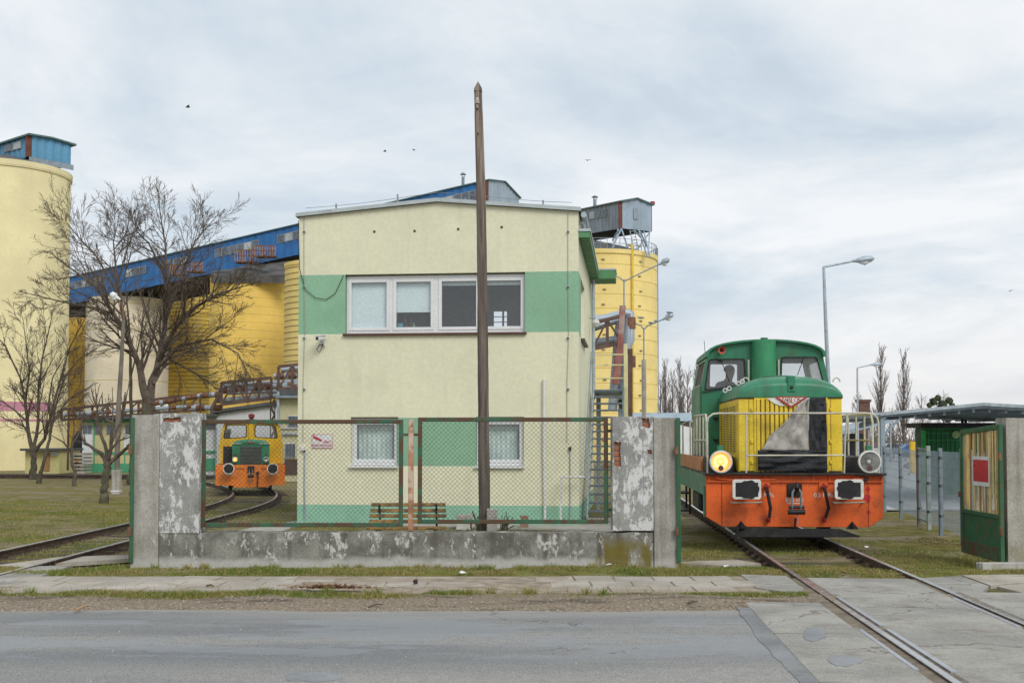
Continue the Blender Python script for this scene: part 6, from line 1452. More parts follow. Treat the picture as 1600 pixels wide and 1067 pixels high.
# ================================================================== TREES
def grow(mb, p, d, L, r, depth, rnd, spec):
    """one branch: a wandering tapered tube that throws side shoots"""
    n = max(2, int(3+L/spec.get('seglen', .9))) if depth > 1 else 3
    pts = [p]; rad = [r]; cur = p.copy(); dd = d.normalized(); seg = L/n
    for i in range(n):
        w = spec['wander']*(1.0 if depth > 0 else 1.3)
        dd = (dd+Vector((rnd.uniform(-w, w), rnd.uniform(-w, w), rnd.uniform(-w, w)+spec['up'])))
        dd.normalize(); cur = cur+dd*seg; pts.append(cur.copy()); rad.append(max(spec['rmin'], r*(1-(i+1)/n*spec['taper'])))
    mb.tube(pts, rad, 6 if depth > 2 else (4 if depth > 0 else 3), depth > 2)
    if depth <= 0: return
    k = spec['kids'][min(depth, len(spec['kids'])-1)]
    for j in range(k):
        f = spec['from']+(1-spec['from'])*(j+rnd.random())/k; i = min(n-1, int(f*n)); q = pts[i].lerp(pts[i+1], f*n-i); t = (pts[i+1]-pts[i]).normalized()
        side = t.orthogonal().normalized(); side.rotate(Matrix.Rotation(rnd.uniform(0, 6.283), 3, t)); a = rnd.uniform(*spec['angle'])
        nd = t*math.cos(a)+side*math.sin(a)
        grow(mb, q, nd, L*rnd.uniform(*spec['ratio'])*(1.05-.45*f), max(spec['rmin'], rad[i]*rnd.uniform(.42, .62)), depth-1, rnd, spec)
def tree(name, label, limbs, Y, spec, seed, mats=(m_bark, m_twig), cat='tree', scatter=1.0, group='bare trees on the lawn'):
    """limbs: pixel paths [(px, py, width px, depth offset)...] of trunk and main limbs, the trunk first"""
    rnd = random.Random(seed); b = P(limbs[0][0][0], limbs[0][0][1], Y); b.z = -.12
    t = thing(name, label, cat, b, 0, group); tm = MB(); cm = MB()
    for li, path in enumerate(limbs):
        pts = [P(p[0], p[1], Y+p[3]*1.0)-b for p in path]; rad = [p[2]/2*Y/FPX for p in path]
        if li == 0: pts = [pts[0]-Vector((0, 0, .5))]+pts; rad = [rad[0]*1.15]+rad
        fp, fr = [], []
        for i in range(len(pts)-1):
            k = 4
            for j in range(k):
                f = j/k; fp.append(pts[i].lerp(pts[i+1], f)+Vector((rnd.uniform(-1, 1), rnd.uniform(-1, 1), 0))*rad[i]*.25); fr.append(rad[i]+(rad[i+1]-rad[i])*f)
        fp.append(pts[-1]); fr.append(rad[-1])
        (tm if li == 0 else cm).tube(fp, fr, 10 if li == 0 else 7, True)
        if li == 0: continue
        L = sum((pts[i+1]-pts[i]).length for i in range(len(pts)-1))
        nb = int(L*spec['dens']*min(1, .45+L/9))
        for j in range(nb):
            f = spec.get('start', .2)+(1-spec.get('start', .2))*(j+rnd.random())/nb; i = min(len(fp)-2, int(f*(len(fp)-1))); q = fp[i]; tg = (fp[i+1]-fp[i]).normalized()
            side = tg.orthogonal().normalized(); side.rotate(Matrix.Rotation(rnd.uniform(0, 6.283), 3, tg)); a = rnd.uniform(*spec['angle'])
            grow(cm, q, tg*math.cos(a)+side*math.sin(a), (rnd.uniform(*spec['sec'])*(1.12-.42*f) if 'sec' in spec else L*rnd.uniform(.19, .37)*(1.15-.5*f)*spec.get('len', 1)), fr[i]*rnd.uniform(.42, .6), spec['depth'], rnd, spec)
        grow(cm, fp[-1], fp[-1]-fp[-2], L*.14, fr[-1], spec['depth'], rnd, spec)
    tm.build('trunk', mats[0], t, smooth=True); cm.build('crown', mats[1], t, smooth=False); return t
sp_big = dict(wander=.13, up=.035, taper=.7, rmin=.0065, kids=[0, 7, 7, 5], angle=(.35, .85), ratio=(.38, .6), depth=2, dens=3.7, seglen=.45, start=.15, sec=(1.1, 2.7))
sp_big['from'] = .2
Yt = 48
tree('lime_tree', 'big spreading bare tree behind the left pillar', [
    [(207, 757, 26, 0), (214, 735, 20, 0), (222, 690, 19, 0), (230, 640, 18.5, 0), (233, 612, 15, 0)],
    [(231, 630, 15, 0), (218, 570, 9, -.3), (200, 530, 7.5, -.6), (178, 490, 6, -1), (150, 448, 4, -1.4), (105, 415, 2.2, -1.6)],
    [(231, 630, 15, 0), (248, 560, 9, .4), (258, 505, 7, .8), (262, 440, 5, 1), (258, 380, 3, 1.2), (250, 332, 1.6, 1.4)],
    [(248, 562, 8, .3), (275, 510, 6.5, -.4), (305, 480, 5, -.8), (340, 460, 3.4, -1.2), (378, 448, 1.8, -1.4)],
    [(242, 580, 6, 0), (280, 540, 4.5, -.8), (330, 530, 3.2, -1.5), (372, 552, 2, -1.8), (388, 585, 1.2, -2)],
    [(206, 542, 6, -.4), (190, 480, 5, .4), (182, 425, 3.8, 1), (177, 378, 2, 1.2), (182, 358, 1.2, 1.2)],
    [(259, 500, 5, .7), (283, 430, 4, 1.4), (304, 378, 2.6, 1.8), (330, 348, 1.4, 2)],
    [(178, 490, 4.5, -1), (140, 480, 3.2, -1.6), (90, 470, 2.2, -1.9), (50, 460, 1.2, -2)],
    [(190, 470, 4, .4), (150, 400, 3, 1), (122, 370, 1.8, 1.4), (108, 352, 1.1, 1.5)],
    [(262, 440, 3.6, 1), (232, 380, 2.8, 1.8), (214, 362, 1.8, 2.2), (208, 345, 1.1, 2.4)],
    [(240, 600, 5, 0), (262, 560, 4, .8), (300, 580, 3, 1.5), (330, 600, 1.6, 2)]], Yt, sp_big, 5)
sp_m = dict(sp_big, dens=2.8, kids=[0, 6, 6, 4], sec=(.8, 2.3))
tree('lime_tree', 'bare forked tree standing before the cream tower', [
    [(52, 742, 12, 0), (53, 722, 9, 0), (52, 700, 7, 0)],
    [(52, 712, 7.5, 0), (44, 670, 5.5, 0), (40, 630, 4.5, -.3), (32, 590, 3, -.6), (8, 540, 2, -.8), (-20, 510, 1.2, -1)],
    [(53, 702, 6, 0), (60, 660, 4.6, .3), (60, 610, 4, .6), (66, 560, 2.6, .8), (80, 500, 1.4, 1)],
    [(54, 706, 6, 0), (70, 685, 5, 0), (82, 640, 4, -.4), (92, 600, 3, -.6), (110, 540, 1.8, -.8), (132, 500, 1.1, -1)],
    [(44, 660, 3.5, 0), (22, 640, 2.6, .8), (0, 625, 1.8, 1.2), (-20, 615, 1, 1.4)],
    [(40, 630, 3.2, 0), (46, 580, 2.4, -.6), (40, 530, 1.4, -.8), (36, 500, 1, -.8)]], 55, sp_m, 9)
tree('lime_tree', 'thin leaning bare tree right beside the forked tree', [
    [(61, 749, 8, 0), (67, 728, 5, 0), (74, 700, 4.6, 0), (80, 672, 4.2, 0)],
    [(80, 672, 4, 0), (88, 630, 3, 0), (100, 590, 2.2, .3), (125, 560, 1.4, .5), (150, 545, 1, .6)],
    [(80, 668, 3.4, 0), (76, 630, 2.6, -.4), (82, 590, 1.8, -.8), (100, 560, 1, -1)],
    [(82, 660, 2.6, 0), (105, 625, 2, .6), (140, 605, 1.2, .9)]], 50, dict(sp_m, dens=1.9), 12)
tree('sapling', 'crooked bare sapling between the thin tree and the pollard', [
    [(116, 755, 7, 0), (118, 742, 5.5, 0), (112, 722, 4.8, 0), (112, 700, 4, 0)],
    [(112, 702, 3.4, 0), (116, 670, 2.4, 0), (112, 640, 1.4, .2), (108, 610, .9, .3)], [(112, 706, 3, 0), (98, 690, 2.2, -.4), (80, 680, 1.2, -.6), (60, 676, .8, -.7)], [(113, 695, 2.4, 0), (126, 672, 1.6, .4), (140, 650, 1, .6)]], 47, dict(sp_m, dens=2.4), 21)
sp_p = dict(wander=.10, up=.10, taper=.55, rmin=.011, kids=[0, 2, 2], angle=(.3, .7), ratio=(.35, .6), depth=1, dens=4.6, seglen=.5, start=.4, len=1.5); sp_p['from'] = .3
tree('pollard_tree', 'cut-back pollard tree with stubby upright shoots on the lawn', [
    [(163, 783, 15, 0), (163, 765, 11.5, 0), (166, 740, 11, 0), (168, 722, 11.5, 0)],
    [(167, 722, 7.5, 0), (158, 708, 6.5, 0), (145, 700, 5, 0), (131, 690, 3.6, 0), (125, 672, 2.4, 0), (130, 655, 1.6, 0)],
    [(168, 722, 6, 0), (166, 700, 5.5, 0), (155, 672, 5, 0), (150, 655, 4.5, .2), (152, 640, 3, .3), (146, 622, 2.2, .3)],
    [(169, 722, 6.5, 0), (174, 690, 5.5, -.2), (176, 660, 4.5, -.3), (163, 655, 3.5, -.2), (160, 630, 2.2, -.2)],
    [(170, 724, 7, 0), (184, 712, 6, 0), (198, 700, 5, -.2), (207, 692, 4, -.2), (212, 680, 2.4, -.3)],
    [(174, 690, 5, 0), (182, 672, 4.2, .2), (192, 652, 3.4, .3), (196, 630, 2.2, .3), (199, 612, 1.5, .3)],
    [(168, 705, 4, 0), (175, 700, 3.4, .5), (186, 688, 3, .6), (205, 682, 2, .6)]], 34.5, sp_p, 31)
sp_s = dict(sp_m, dens=1.6)
tree('lime_tree', 'slim dark bare tree between the lamp pole and the big tree', [[(205, 752, 7, 1), (206, 700, 6, 1), (205, 640, 5.5, 1), (204, 560, 4.5, 1)], [(204, 562, 4, 1), (201, 500, 3, 1), (196, 450, 1.8, 1)], [(204, 590, 3, 1), (216, 540, 2, .5), (224, 500, 1, .3)]], 52, sp_s, 44)

# background poplars and other far trees
def poplar(seed, h=20., wd=1.0, twig=m_poplar):
    rnd = random.Random(seed); tm = MB(); cm = MB()
    tm.tube([(0, 0, -.3), (.05, 0, h*.3), (-.05, .05, h*.65), (0, 0, h*.97)], [h*.017, h*.012, h*.007, h*.0016], 7)
    spec = dict(wander=.07, up=.14, taper=.7, rmin=.017, kids=[0, 4, 4], angle=(.18, .45), ratio=(.4, .65), seglen=1.2); spec['from'] = .15
    for j in range(52):
        f = .10+.85*(j+rnd.random())/52; a = rnd.uniform(0, 6.28); tilt = rnd.uniform(.3, .6)*wd
        grow(cm, Vector((0, 0, h*f)), Vector((math.cos(a)*math.sin(tilt), math.sin(a)*math.sin(tilt), math.cos(tilt))), h*(.30-.20*f)*rnd.uniform(.8, 1.15), h*.0055*(1.15-f), 2, rnd, spec)
    return tm, cm
pop = []
def far_tree(px, pytop, Y, label, var, name='poplar_tree', sc=1.0, group='bare poplars on the skyline'):
    top = P(px, pytop, Y); h = top.z+.3
    t = thing(name, label, 'tree', (top.x, Y, -.2), random.uniform(0, 6), group)
    for o in pop[var]: clone(o.copy() if False else o, t)
    t.scale = (h/20*sc, h/20*sc, h/20); return t
def proto(var_list):
    for seed, wd in var_list:
        tm, cm = poplar(seed, 20., wd); a = tm.build('trunk', m_poplar); b = cm.build('crown', m_poplar); pop.append((a, b))
proto([(3, .8), (8, .9), (15, 1.7)])
for i, (px, py, Y, v, lb) in enumerate(((1040, 570, 150, 0, 'bare poplar just right of the yellow silo'), (1062, 568, 152, 1, 'bare poplar midway between the silo and the locomotive cab'), (1088, 578, 155, 0, 'bare poplar just left of the locomotive cab window'), (1051, 585, 160, 1, 'shorter bare poplar between the first two left of the locomotive'), (1074, 582, 158, 2, 'bushy bare poplar just behind the white tent'), (1032, 590, 165, 2, 'bushy bare poplar partly behind the yellow silo'),
    (1376, 549, 120, 1, 'tall bare poplar behind the small street lamp'), (1411, 556, 122, 0, 'tall bare poplar right of the small street lamp'))): far_tree(px, py, Y, lb, v)
for i, (px, py, Y, lb) in enumerate(((1440, 622, 115, 'spreading bare tree between the poplar and the mistletoe tree'), (1395, 640, 110, 'low bare tree at the foot of the two tall poplars'), (1340, 620, 140, 'faint bare tree behind the small street lamp post'), (1365, 640, 135, 'low bare tree just left of the tall poplars'), (1530, 648, 130, 'low bare tree just above the canopy ridge'), (1560, 650, 135, 'low bare tree above the right half of the canopy'))): far_tree(px, py, Y, lb, 2, 'bare_tree', 1.15, 'low bare trees on the skyline')
mt = far_tree(1473, 618, 105, 'dark bare tree full of mistletoe balls above the canopy', 2, 'mistletoe_tree', 1.1, None)
rnd_ = random.Random(4); 
for (px, py, r_) in ((1458, 628, 7), (1465, 622, 5), (1472, 632, 8), (1483, 626, 6), (1488, 634, 5), (1468, 640, 6), (1452, 633, 4), (1478, 640, 4), (1480, 655, 5)):
    c = P(px, py, 105); k = MB(); R1 = r_*105/FPX
    for i in range(150):
        v = Vector((rnd_.gauss(0, 1), rnd_.gauss(0, 1), rnd_.gauss(0, 1))).normalized()*R1*rnd_.uniform(.55, 1.05); u = v.orthogonal().normalized()*.11; w2 = v.cross(u).normalized()*.11; k.add([v-u, v+w2, v+u, v-w2], [(0, 1, 2, 3)])
    o = k.build('mistletoe_ball', m_green_leaf, mt); sc = mt.scale; o.matrix_parent_inverse = (Matrix.Translation(mt.location) @ mt.rotation_euler.to_matrix().to_4x4() @ Matrix.Diagonal((*sc, 1))).inverted(); o.location = c
for a, b in pop: bpy.data.objects.remove(a); bpy.data.objects.remove(b)
# far hedge line closing the horizon on the right
k = MB(); rn = random.Random(2)
for i in range(1500):
    x = rn.uniform(-60, 140); y = rn.uniform(175, 200); h = rn.uniform(1.5, 5.5)*(.6+.6*abs(nz(x, 0, .05, 3))); 
    for j in range(3): k.tube([(x, y, 0), (x+rn.uniform(-.8, .8), y, h*.5), (x+rn.uniform(-1.6, 1.6), y, h)], [.09, .06, .03], 3, False)
tag(k.build('hedge', m_poplar), 'far brown thicket of bare bushes along the horizon', 'hedge', kind='stuff')

# ================================================================== LAMP POSTS
def lamp_head(t, base, d, L=.75, mat=None):
    """a cobra-head luminaire: housing and glass bowl"""
    d = Vector(d).normalized(); base = Vector(base); up = Vector((0, 0, 1)); pts = [base-d*.05, base+d*.12, base+d*L*.45, base+d*L*.85, base+d*L]
    k = MB(); k.tube(pts, [.04, .07, .13, .11, .03], 10); o = k.build('lamp_head', mat or m_zinc, t, smooth=True); o2 = MB()
    o2.tube([base+d*L*.3-up*.07, base+d*L*.55-up*.10, base+d*L*.85-up*.06], [.05, .10, .04], 10); o2.build('lamp_bowl', m_white, o, smooth=True)
def street_lamp(label, pix, Y, widths, head, hl, group='street lamps', mat=m_zinc):
    b = P(*pix[0], Y); t = thing('street_lamp', label, 'street lamp', b, 0, group); pts = [P(*p, Y)-b for p in pix]; MB().tube(pts, [w/2*Y/FPX for w in widths], 10).build('pole', mat, t, smooth=True)
    h0, h1 = P(*head[0], Y)-b, P(*head[1], Y)-b; lamp_head(t, h0, h1-h0, (h1-h0).length); return t
street_lamp('tall grey street lamp behind the green locomotive', [(1303, 770), (1294, 590), (1290, 500), (1287, 418), (1288, 417), (1335, 408)], 40, [8, 6.5, 5.5, 4.5, 4, 3], ((1333, 408), (1366, 404)), 1)
street_lamp('small street lamp between the locomotive and the poplars', [(1341, 730), (1340, 640), (1339.5, 576), (1340, 574.5), (1362, 570)], 75, [3.6, 3.2, 2.6, 2.2, 1.8], ((1360, 570), (1378, 568.5)), 1)
for nm, (cxp, jy, base, a1_, a2_, Y, thick, lb) in enumerate(((975, 437, 660, (945, 427), (1030, 413), 46, 4, 'two-armed street lamp rising behind the red pipe truss'), (1006, 512, 700, (984, 503), (1036, 499), 50, 4.5, 'two-armed street lamp with birds before the right silo'))):
    b = P(cxp+.5, base, Y); t = thing('street_lamp', lb, 'street lamp', b, 0, 'two-armed street lamps')
    MB().tube([(0, 0, -.5), P(cxp, jy+50, Y)-b], thick*.8*Y/FPX, 8).build('pole', m_post if nm else m_zincd, t, smooth=True); MB().tube([P(cxp, jy+52, Y)-b, P(cxp, jy, Y)-b], 1.1*Y/FPX, 8).build('upper_pole', m_zincd, t, smooth=True)
    for e_, h_ in ((a1_, (a1_[0]-12, a1_[1]-2)), (a2_, (a2_[0]+16, a2_[1]-8))):
        MB().tube([P(cxp, jy+3, Y)-b, P(cxp+(e_[0]-cxp)*.2, jy-3, Y)-b, P(*e_, Y)-b], 1.0*Y/FPX, 7).build('arm', m_zincd, t, smooth=True); a_, c_ = P(*e_, Y)-b, P(*h_, Y)-b; lamp_head(t, a_, c_-a_, (c_-a_).length)
b = P(182, 768, 40); t = thing('street_lamp', 'old concrete lamp pole with white head on the lawn by the pollard', 'street lamp', b, 0, 'street lamps')
MB().tube([P(182, 770, 40)-b, P(185, 640, 40)-b, P(190, 560, 40)-b, P(193, 500, 40)-b], [.10, .09, .075, .06], 8).build('pole', M('brown_grey_pole', (.19, .165, .14), .9, .2, 2), t, smooth=True); MB().b2((-.14, -.14, -.1), (.14, .14, .75)).build('concrete_base', m_post, t, bevel=.02); MB().b2((-.15, -.15, .0), (.15, .15, .05)).build('base_band', m_white, t)
MB().tube([P(193, 502, 40)-b, P(192, 480, 40)-b, P(184, 466, 40)-b], .03, 7).build('arm', m_rust, t, smooth=True); a_ = P(186, 467, 40)-b; lamp_head(t, a_, P(176, 461, 40)-b-a_, .36, m_white)
# ================================================================== BIRDS
def bird(label, px, py, Y, s=1.0, perched=False, tilt=0):
    t = thing('bird', label, 'bird', P(px, py, Y), tilt, 'perched birds' if perched else 'birds in the sky')
    k = MB(); k.tube([(-.16*s, 0, 0), (-.08*s, 0, .01*s), (.02*s, 0, .02*s), (.12*s, 0, .03*s), (.17*s, 0, .05*s), (.2*s, 0, .045*s)], [.012*s, .045*s, .06*s, .045*s, .034*s, .008*s], 8)
    if not perched:
        for sd_ in (-1, 1): k.add([(.07*s, 0, .03*s), (.09*s, sd_*.2*s, .12*s), (.0, sd_*.42*s, .08*s), (-.05*s, sd_*.2*s, .10*s), (-.06*s, 0, .02*s)], [(0, 1, 2, 3, 4)])
    k.build('body', m_black if not perched else m_zincd, t, smooth=True); return t
for (px, py, Y, s, lb, ti) in ((293, 168, 60, 1.0, 'dark bird flying highest above the bare trees', .5), (601, 237, 90, 1.1, 'dark bird in the sky left of a second one over the office', .3), (647, 235, 95, 1.0, 'dark bird in the sky just left of the wooden pole', 2.6), (918, 251, 80, 1.0, 'dark bird in the sky above the grey head house', 1.8), (1578, 455, 90, 1.0, 'tiny dark bird in the sky at the right edge', .8)): bird(lb, px, py, Y, s*.72, False, ti)
for (px, py, lb) in ((992, 506, 'bird perched on the left arm of the two-armed lamp'), (1002, 497, 'bird perched on the pole top of the two-armed lamp'), (1017, 505, 'bird perched near the middle of the right lamp arm'), (1024, 502, 'bird perched farther out on the right lamp arm'), (1047, 489, 'bird perched on the lamp head before the right silo')): bird(lb, px, py, 49.8, .9, True, random.uniform(0, 3))

# ================================================================== RIGHT YARD: MESH FENCE, CANOPY, KIOSK
posts = [(8.09+(y-20.5)*.182, y) for y in (31.0, 28.2, 25.6, 24.4, 23.06, 20.96, 18.9)]
fn = thing('mesh_fence', 'galvanised welded mesh fence with small gate along the yard', 'fence', (posts[-1][0], posts[-1][1], 0)); fo = Vector((posts[-1][0], posts[-1][1], 0))
for i, (x, y) in enumerate(posts):
    w = .036 if i not in (2, 3) else .04; k = MB(); k.b2((x-w-fo.x, y-w-fo.y, -.15), (x+w-fo.x, y+w-fo.y, 1.62 if i != 3 else 1.66)); po = k.build('post', m_fencegrey if i not in (2, 3) else M('gate_post_paint_%d' % i, (.33, .37, .36) if i == 3 else (.14, .13, .12), .6), fn, bevel=.006)
    for z in (.25, .85, 1.4): MB().b2((x-w-.015-fo.x, y-w-.012-fo.y, z), (x+w+.015-fo.x, y-w-.001-fo.y, z+.05)).build('clamp', m_black, po)
def wires(a, b, z0, z1, dx=.05, dz=.2, r=.0031):
    k = MB(); a, b = Vector((*a, 0)), Vector((*b, 0)); L = (b-a).length; n = int(L/dx); d = (b-a)/n
    for i in range(n+1): p = a+d*i; k.tube([p+Vector((0, 0, z0)), p+Vector((0, 0, z1))], r, 3, False)
    z = z0
    while z <= z1+.001: k.tube([a+Vector((0, 0, z)), b+Vector((0, 0, z))], r*1.3, 3, False); z += dz
    return k
for i in range(len(posts)-1):
    a = (posts[i][0]-fo.x, posts[i][1]-fo.y); b = (posts[i+1][0]-fo.x, posts[i+1][1]-fo.y)
    if i == 2:
        for z in (.05, 1.58): k = MB(); k.bar((*a, z), (*b, z), .04); k.build('gate_rail', m_fencegrey, fn)
    wires(a, b, .05, 1.56, .05).build('mesh_panel', m_fencegrey, fn)['kind'] = 'stuff'
# second fence farther back (light wires with tall verticals)
f2 = thing('mesh_fence', 'second paler mesh fence standing behind the yard gate', 'fence', (11, 27, 0))
wires((-.2, 0), (3.6, -.6), .05, 1.5, .12, .5, .006).build('mesh_panel', m_zinc, f2)['kind'] = 'stuff'
for x in (-.2, 1.7, 3.6): MB().b2((x-.03, -.03-x*.16, -.1), (x+.03, .03-x*.16, 1.55)).build('post', m_zinc, f2)
# canopy
Yc = 33.0
cn = thing('yard_canopy', 'grey steel canopy with shallow ridge over the yard entrance', 'canopy', (P(1380, 760, Yc).x, Yc, 0)); co = cn.location
def pc_(px, py, Y): return P(px, py, Y)-Vector(co)
for (x0, y0_, y0b, x1, y1_, y1b) in ((1374, 648, 652.5, 1535, 632.5, 637.5), (1535, 632.5, 637.5, 1720, 643, 648)):
    k = MB(); A_, B_, C_, D_ = pc_(x0, y0_, Yc), pc_(x1, y1_, Yc), pc_(x1, y1b, Yc), pc_(x0, y0b, Yc); dv = Vector((0, 9, 0)); k.add([A_, B_, B_+dv, A_+dv, D_, C_, C_+dv, D_+dv], [(0, 1, 2, 3), (4, 5, 6, 7), (0, 1, 5, 4), (1, 2, 6, 5), (2, 3, 7, 6), (3, 0, 4, 7)]); k.build('roof', m_zincd, cn)
    k = MB(); k.bar(A_+Vector((0, -.06, .02)), B_+Vector((0, -.06, .02)), .05, .09); k.build('roof_edge', m_zinc, cn)
    for j in range(7): f = (j+.5)/7; k = MB(); k.bar(D_.lerp(C_, f)+Vector((0, .1, -.05)), D_.lerp(C_, f)+Vector((0, 8.9, -.05)), .07, .1); k.build('rafter', m_zincd, cn)
k = MB(); k.bar(pc_(1345, 665, Yc+6), pc_(1380, 652, Yc), .12, .16); k.build('side_beam', m_zincd, cn)
for px, dy in ((1381, 0), (1390, 0.6), (1381, 8.5), (1640, 0)): q = pc_(px, 760, Yc); MB().b2((q.x-.06, dy, -.1), (q.x+.06, dy+.12, pc_(px, 655, Yc).z)).build('post', m_clad, cn)
for s in (-1,): k = MB(); q = pc_(1381, 700, Yc); k.bar((q.x, .05, pc_(1381, 680, Yc).z), (q.x+.45, .05, pc_(1390, 656, Yc).z), .05); k.build('knee_brace', m_clad, cn)
# green kiosk
Yk = 39
kk = thing('green_kiosk', 'dark green slatted kiosk with flat black roof behind the slatted gate', 'kiosk', (P(1446, 760, Yk).x, Yk, 0)); ko = Vector(kk.location)
m_kg = M('kiosk_green', (.03, .17, .06), .6, .12, 1); m_kl = M('bright_green_trim', (.04, .50, .08), .5)
kx1 = P(1640, 700, Yk).x-ko.x; kzt = P(1446, 668, Yk).z
MB().b2((0, 0, -.1), (kx1, .9, kzt)).build('wall', m_kg, kk)
MB().b2((-.25, -.35, kzt), (kx1+.2, 1.1, kzt+.16)).build('roof', m_black, kk)
src = None
for i in range(26):
    if src is None: src = MB().b2((-.012, -.04, 1.0), (.012, -.001, kzt-.1)).build('grille_bar', M('kiosk_bar_green', (.06, .30, .11)), kk); o = src
    else: o = clone(src, kk)
    o.location = (.1+i*.16, 0, 0)
for z in (1.15, 1.75, kzt-.2): MB().b2((0, -.055, z), (kx1, -.041, z+.04)).build('grille_rail', bpy.data.materials['kiosk_bar_green'], kk)
MB().b2((-.12, -.1, -.1), (-.003, .0, kzt-.1)).build('corner_strip', m_kl, kk)
q = P(1492, 679, Yk)-ko; k = MB(); k.lathe([(.001, -.12), (.13, -.1), (.13, -.06)], (q.x, 0, q.z), 'y', 16); k.build('round_plate', M('pale_green_plate', (.4, .55, .25)), kk)
for i, px in enumerate((1504, 1509)):
    a = P(px, 664, Yk+1); v = thing('roof_pipe', ('left', 'right')[i]+' one of two small black pipes on the kiosk roof', 'vent pipe', a); MB().tube([(0, 0, -.4), (0, 0, .32)], .05, 8).build('pipe', m_black, v); MB().lathe([(.1, .3), (.1, .38), (.001, .42)], n=10).build('cap', m_black, v)
# yellow marker post, cone, barrier, parked cars far off
a = P(1426, 733, 60); t = thing('marker_post', 'yellow upright marker post in the yard left of the kiosk', 'post', (a.x, 60, 0)); MB().b2((-.12, -.12, -.1), (.12, .12, P(1426, 690, 60).z)).build('shaft', M('marker_yellow', (.75, .48, .02)), t, bevel=.02); MB().b2((-.2, -.2, -.1), (.2, .2, .04)).build('foot', m_post, t)
a = P(1415, 728, 75); t = thing('traffic_cone', 'small red and white traffic cone in the yard', 'traffic cone', (a.x, 75, -.06)); MB().lathe([(.16, .03), (.1, .3), (.03, .65), (.001, .66)], n=12).build('cone', m_red, t, smooth=True); MB().b2((-.2, -.2, 0), (.2, .2, .03)).build('foot', m_red, t); MB().lathe([(.115, .25), (.085, .42)], n=12).build('white_band', m_white, t)
a = P(1419, 734, 72); t = thing('road_barrier', 'low red and white striped barrier blocks in the yard', 'barrier', (a.x, 72, -.06))
for i in range(8): MB().b2((i*.42, 0, 0), (i*.42+.4, .4, .4)).build('block', m_white if i % 2 else m_zincd, t, bevel=.03)
def car(label, px, Y, col, s=1):
    a = P(px, 700, Y); t = thing('parked_car', label, 'car', (a.x, Y, -.06), random.uniform(-.1, .1), 'cars parked far across the yard')
    pr = [(-2.1, .3), (2.1, .3), (2.1, .75), (1.9, .9), (1.2, .95), (.7, 1.4), (-.9, 1.45), (-1.6, .98), (-2.0, .9), (-2.15, .6)]; MB().prism(pr, lambda x, z, d: (x, d, z), 1.7).build('body', col, t, bevel=.06)
    MB().prism([(1.05, .97), (.66, 1.34), (-.85, 1.38), (-1.45, 1.0)], lambda x, z, d: (x, -.01+d, z), 1.72).build('window_band', m_gwin, t)
    for x in (-1.3, 1.3):
        for y in (.1, 1.6): k = MB(); k.lathe([(.05, -.1), (.32, -.1), (.32, .1), (.05, .1)], (x, y, .32), 'y', 16); k.build('wheel', m_black, t, smooth=True)
car('white car parked far beyond the mesh fence', 1452, 120, M('car_white', (.7, .7, .72), .3)); car('blue car parked far beyond the mesh fence', 1436, 118, M('car_blue', (.06, .14, .3), .3)); car('silver car parked left of the others beyond the fence', 1402, 122, M('car_silver', (.45, .47, .5), .3)); car('silver car seen between the locomotive handrails', 1340, 118, M('car_silver_pale', (.5, .52, .55), .3)); car('red car seen just above the right headlamp', 1368, 124, M('car_red', (.4, .04, .04), .3))
# carport and chimney seen over the walkway of the locomotive, low sheds left of the cab
a = P(1316, 690, 95); t = thing('open_shed', 'low dark-roofed open shed seen between the locomotive handrails', 'shed', (a.x, 95, 0)); MB().prism([(0, 2.2), (4.2, 3.2), (4.2, 3.45), (0, 2.45)], lambda x, z, d: (x, d, z), 8).build('roof', m_clad, t)
for x in (.2, 2.2, 4.0): MB().b2((x, .2, -.1), (x+.14, .35, 2.2+x*.23)).build('post', m_zincd, t)
MB().b2((0, 7.5, -.1), (4.2, 7.8, 2.3)).build('rear_wall', m_black, t)
m_chim = M('dark_chimney_brick', (.15, .08, .06), .9); a = P(1352, 690, 110); t = thing('brick_chimney', 'brown brick chimney seen between the locomotive handrails', 'chimney', (a.x, 110, 0)); MB().b2((-.5, 0, -.1), (.5, 1, P(1352, 628, 110).z)).build('stack', m_chim, t); MB().b2((-.6, -.1, P(1352, 628, 110).z), (.6, 1.1, P(1352, 628, 110).z+.25)).build('crown_course', m_chim, t)
a = P(1030, 735, 70); t = thing('long_shed', 'low shed with pale blue roof left of the locomotive', 'shed', (a.x, 75, 0)); MB().b2((-1, 0, -.1), (5, 6, P(1040, 660, 75).z)).build('wall', M('brown_shed_wall', (.22, .15, .12), .9), t); MB().prism([(-1.4, P(1040, 659, 75).z), (5.4, P(1040, 657, 75).z), (5.4, P(1040, 645, 75).z), (-1.4, P(1040, 645, 75).z)], lambda x, z, d: (x, -.4+d, z), 6.8).build('roof', M('pale_blue_roof', (.42, .52, .60), .5), t)
a = P(1060, 735, 52); t = thing('white_tent', 'white storage tent just left of the locomotive', 'tent', (a.x, 52, 0)); zt5 = P(1070, 668, 52).z; MB().prism([(-.3, -.1), (1.4, -.1), (1.4, zt5-.2), (.1, zt5+.12), (-.3, zt5)], lambda x, z, d: (x, d, z), 5).build('cover', m_white, t); MB().b2((-.34, -.04, -.1), (-.26, -.001, zt5)).build('pole', m_zincd, t)

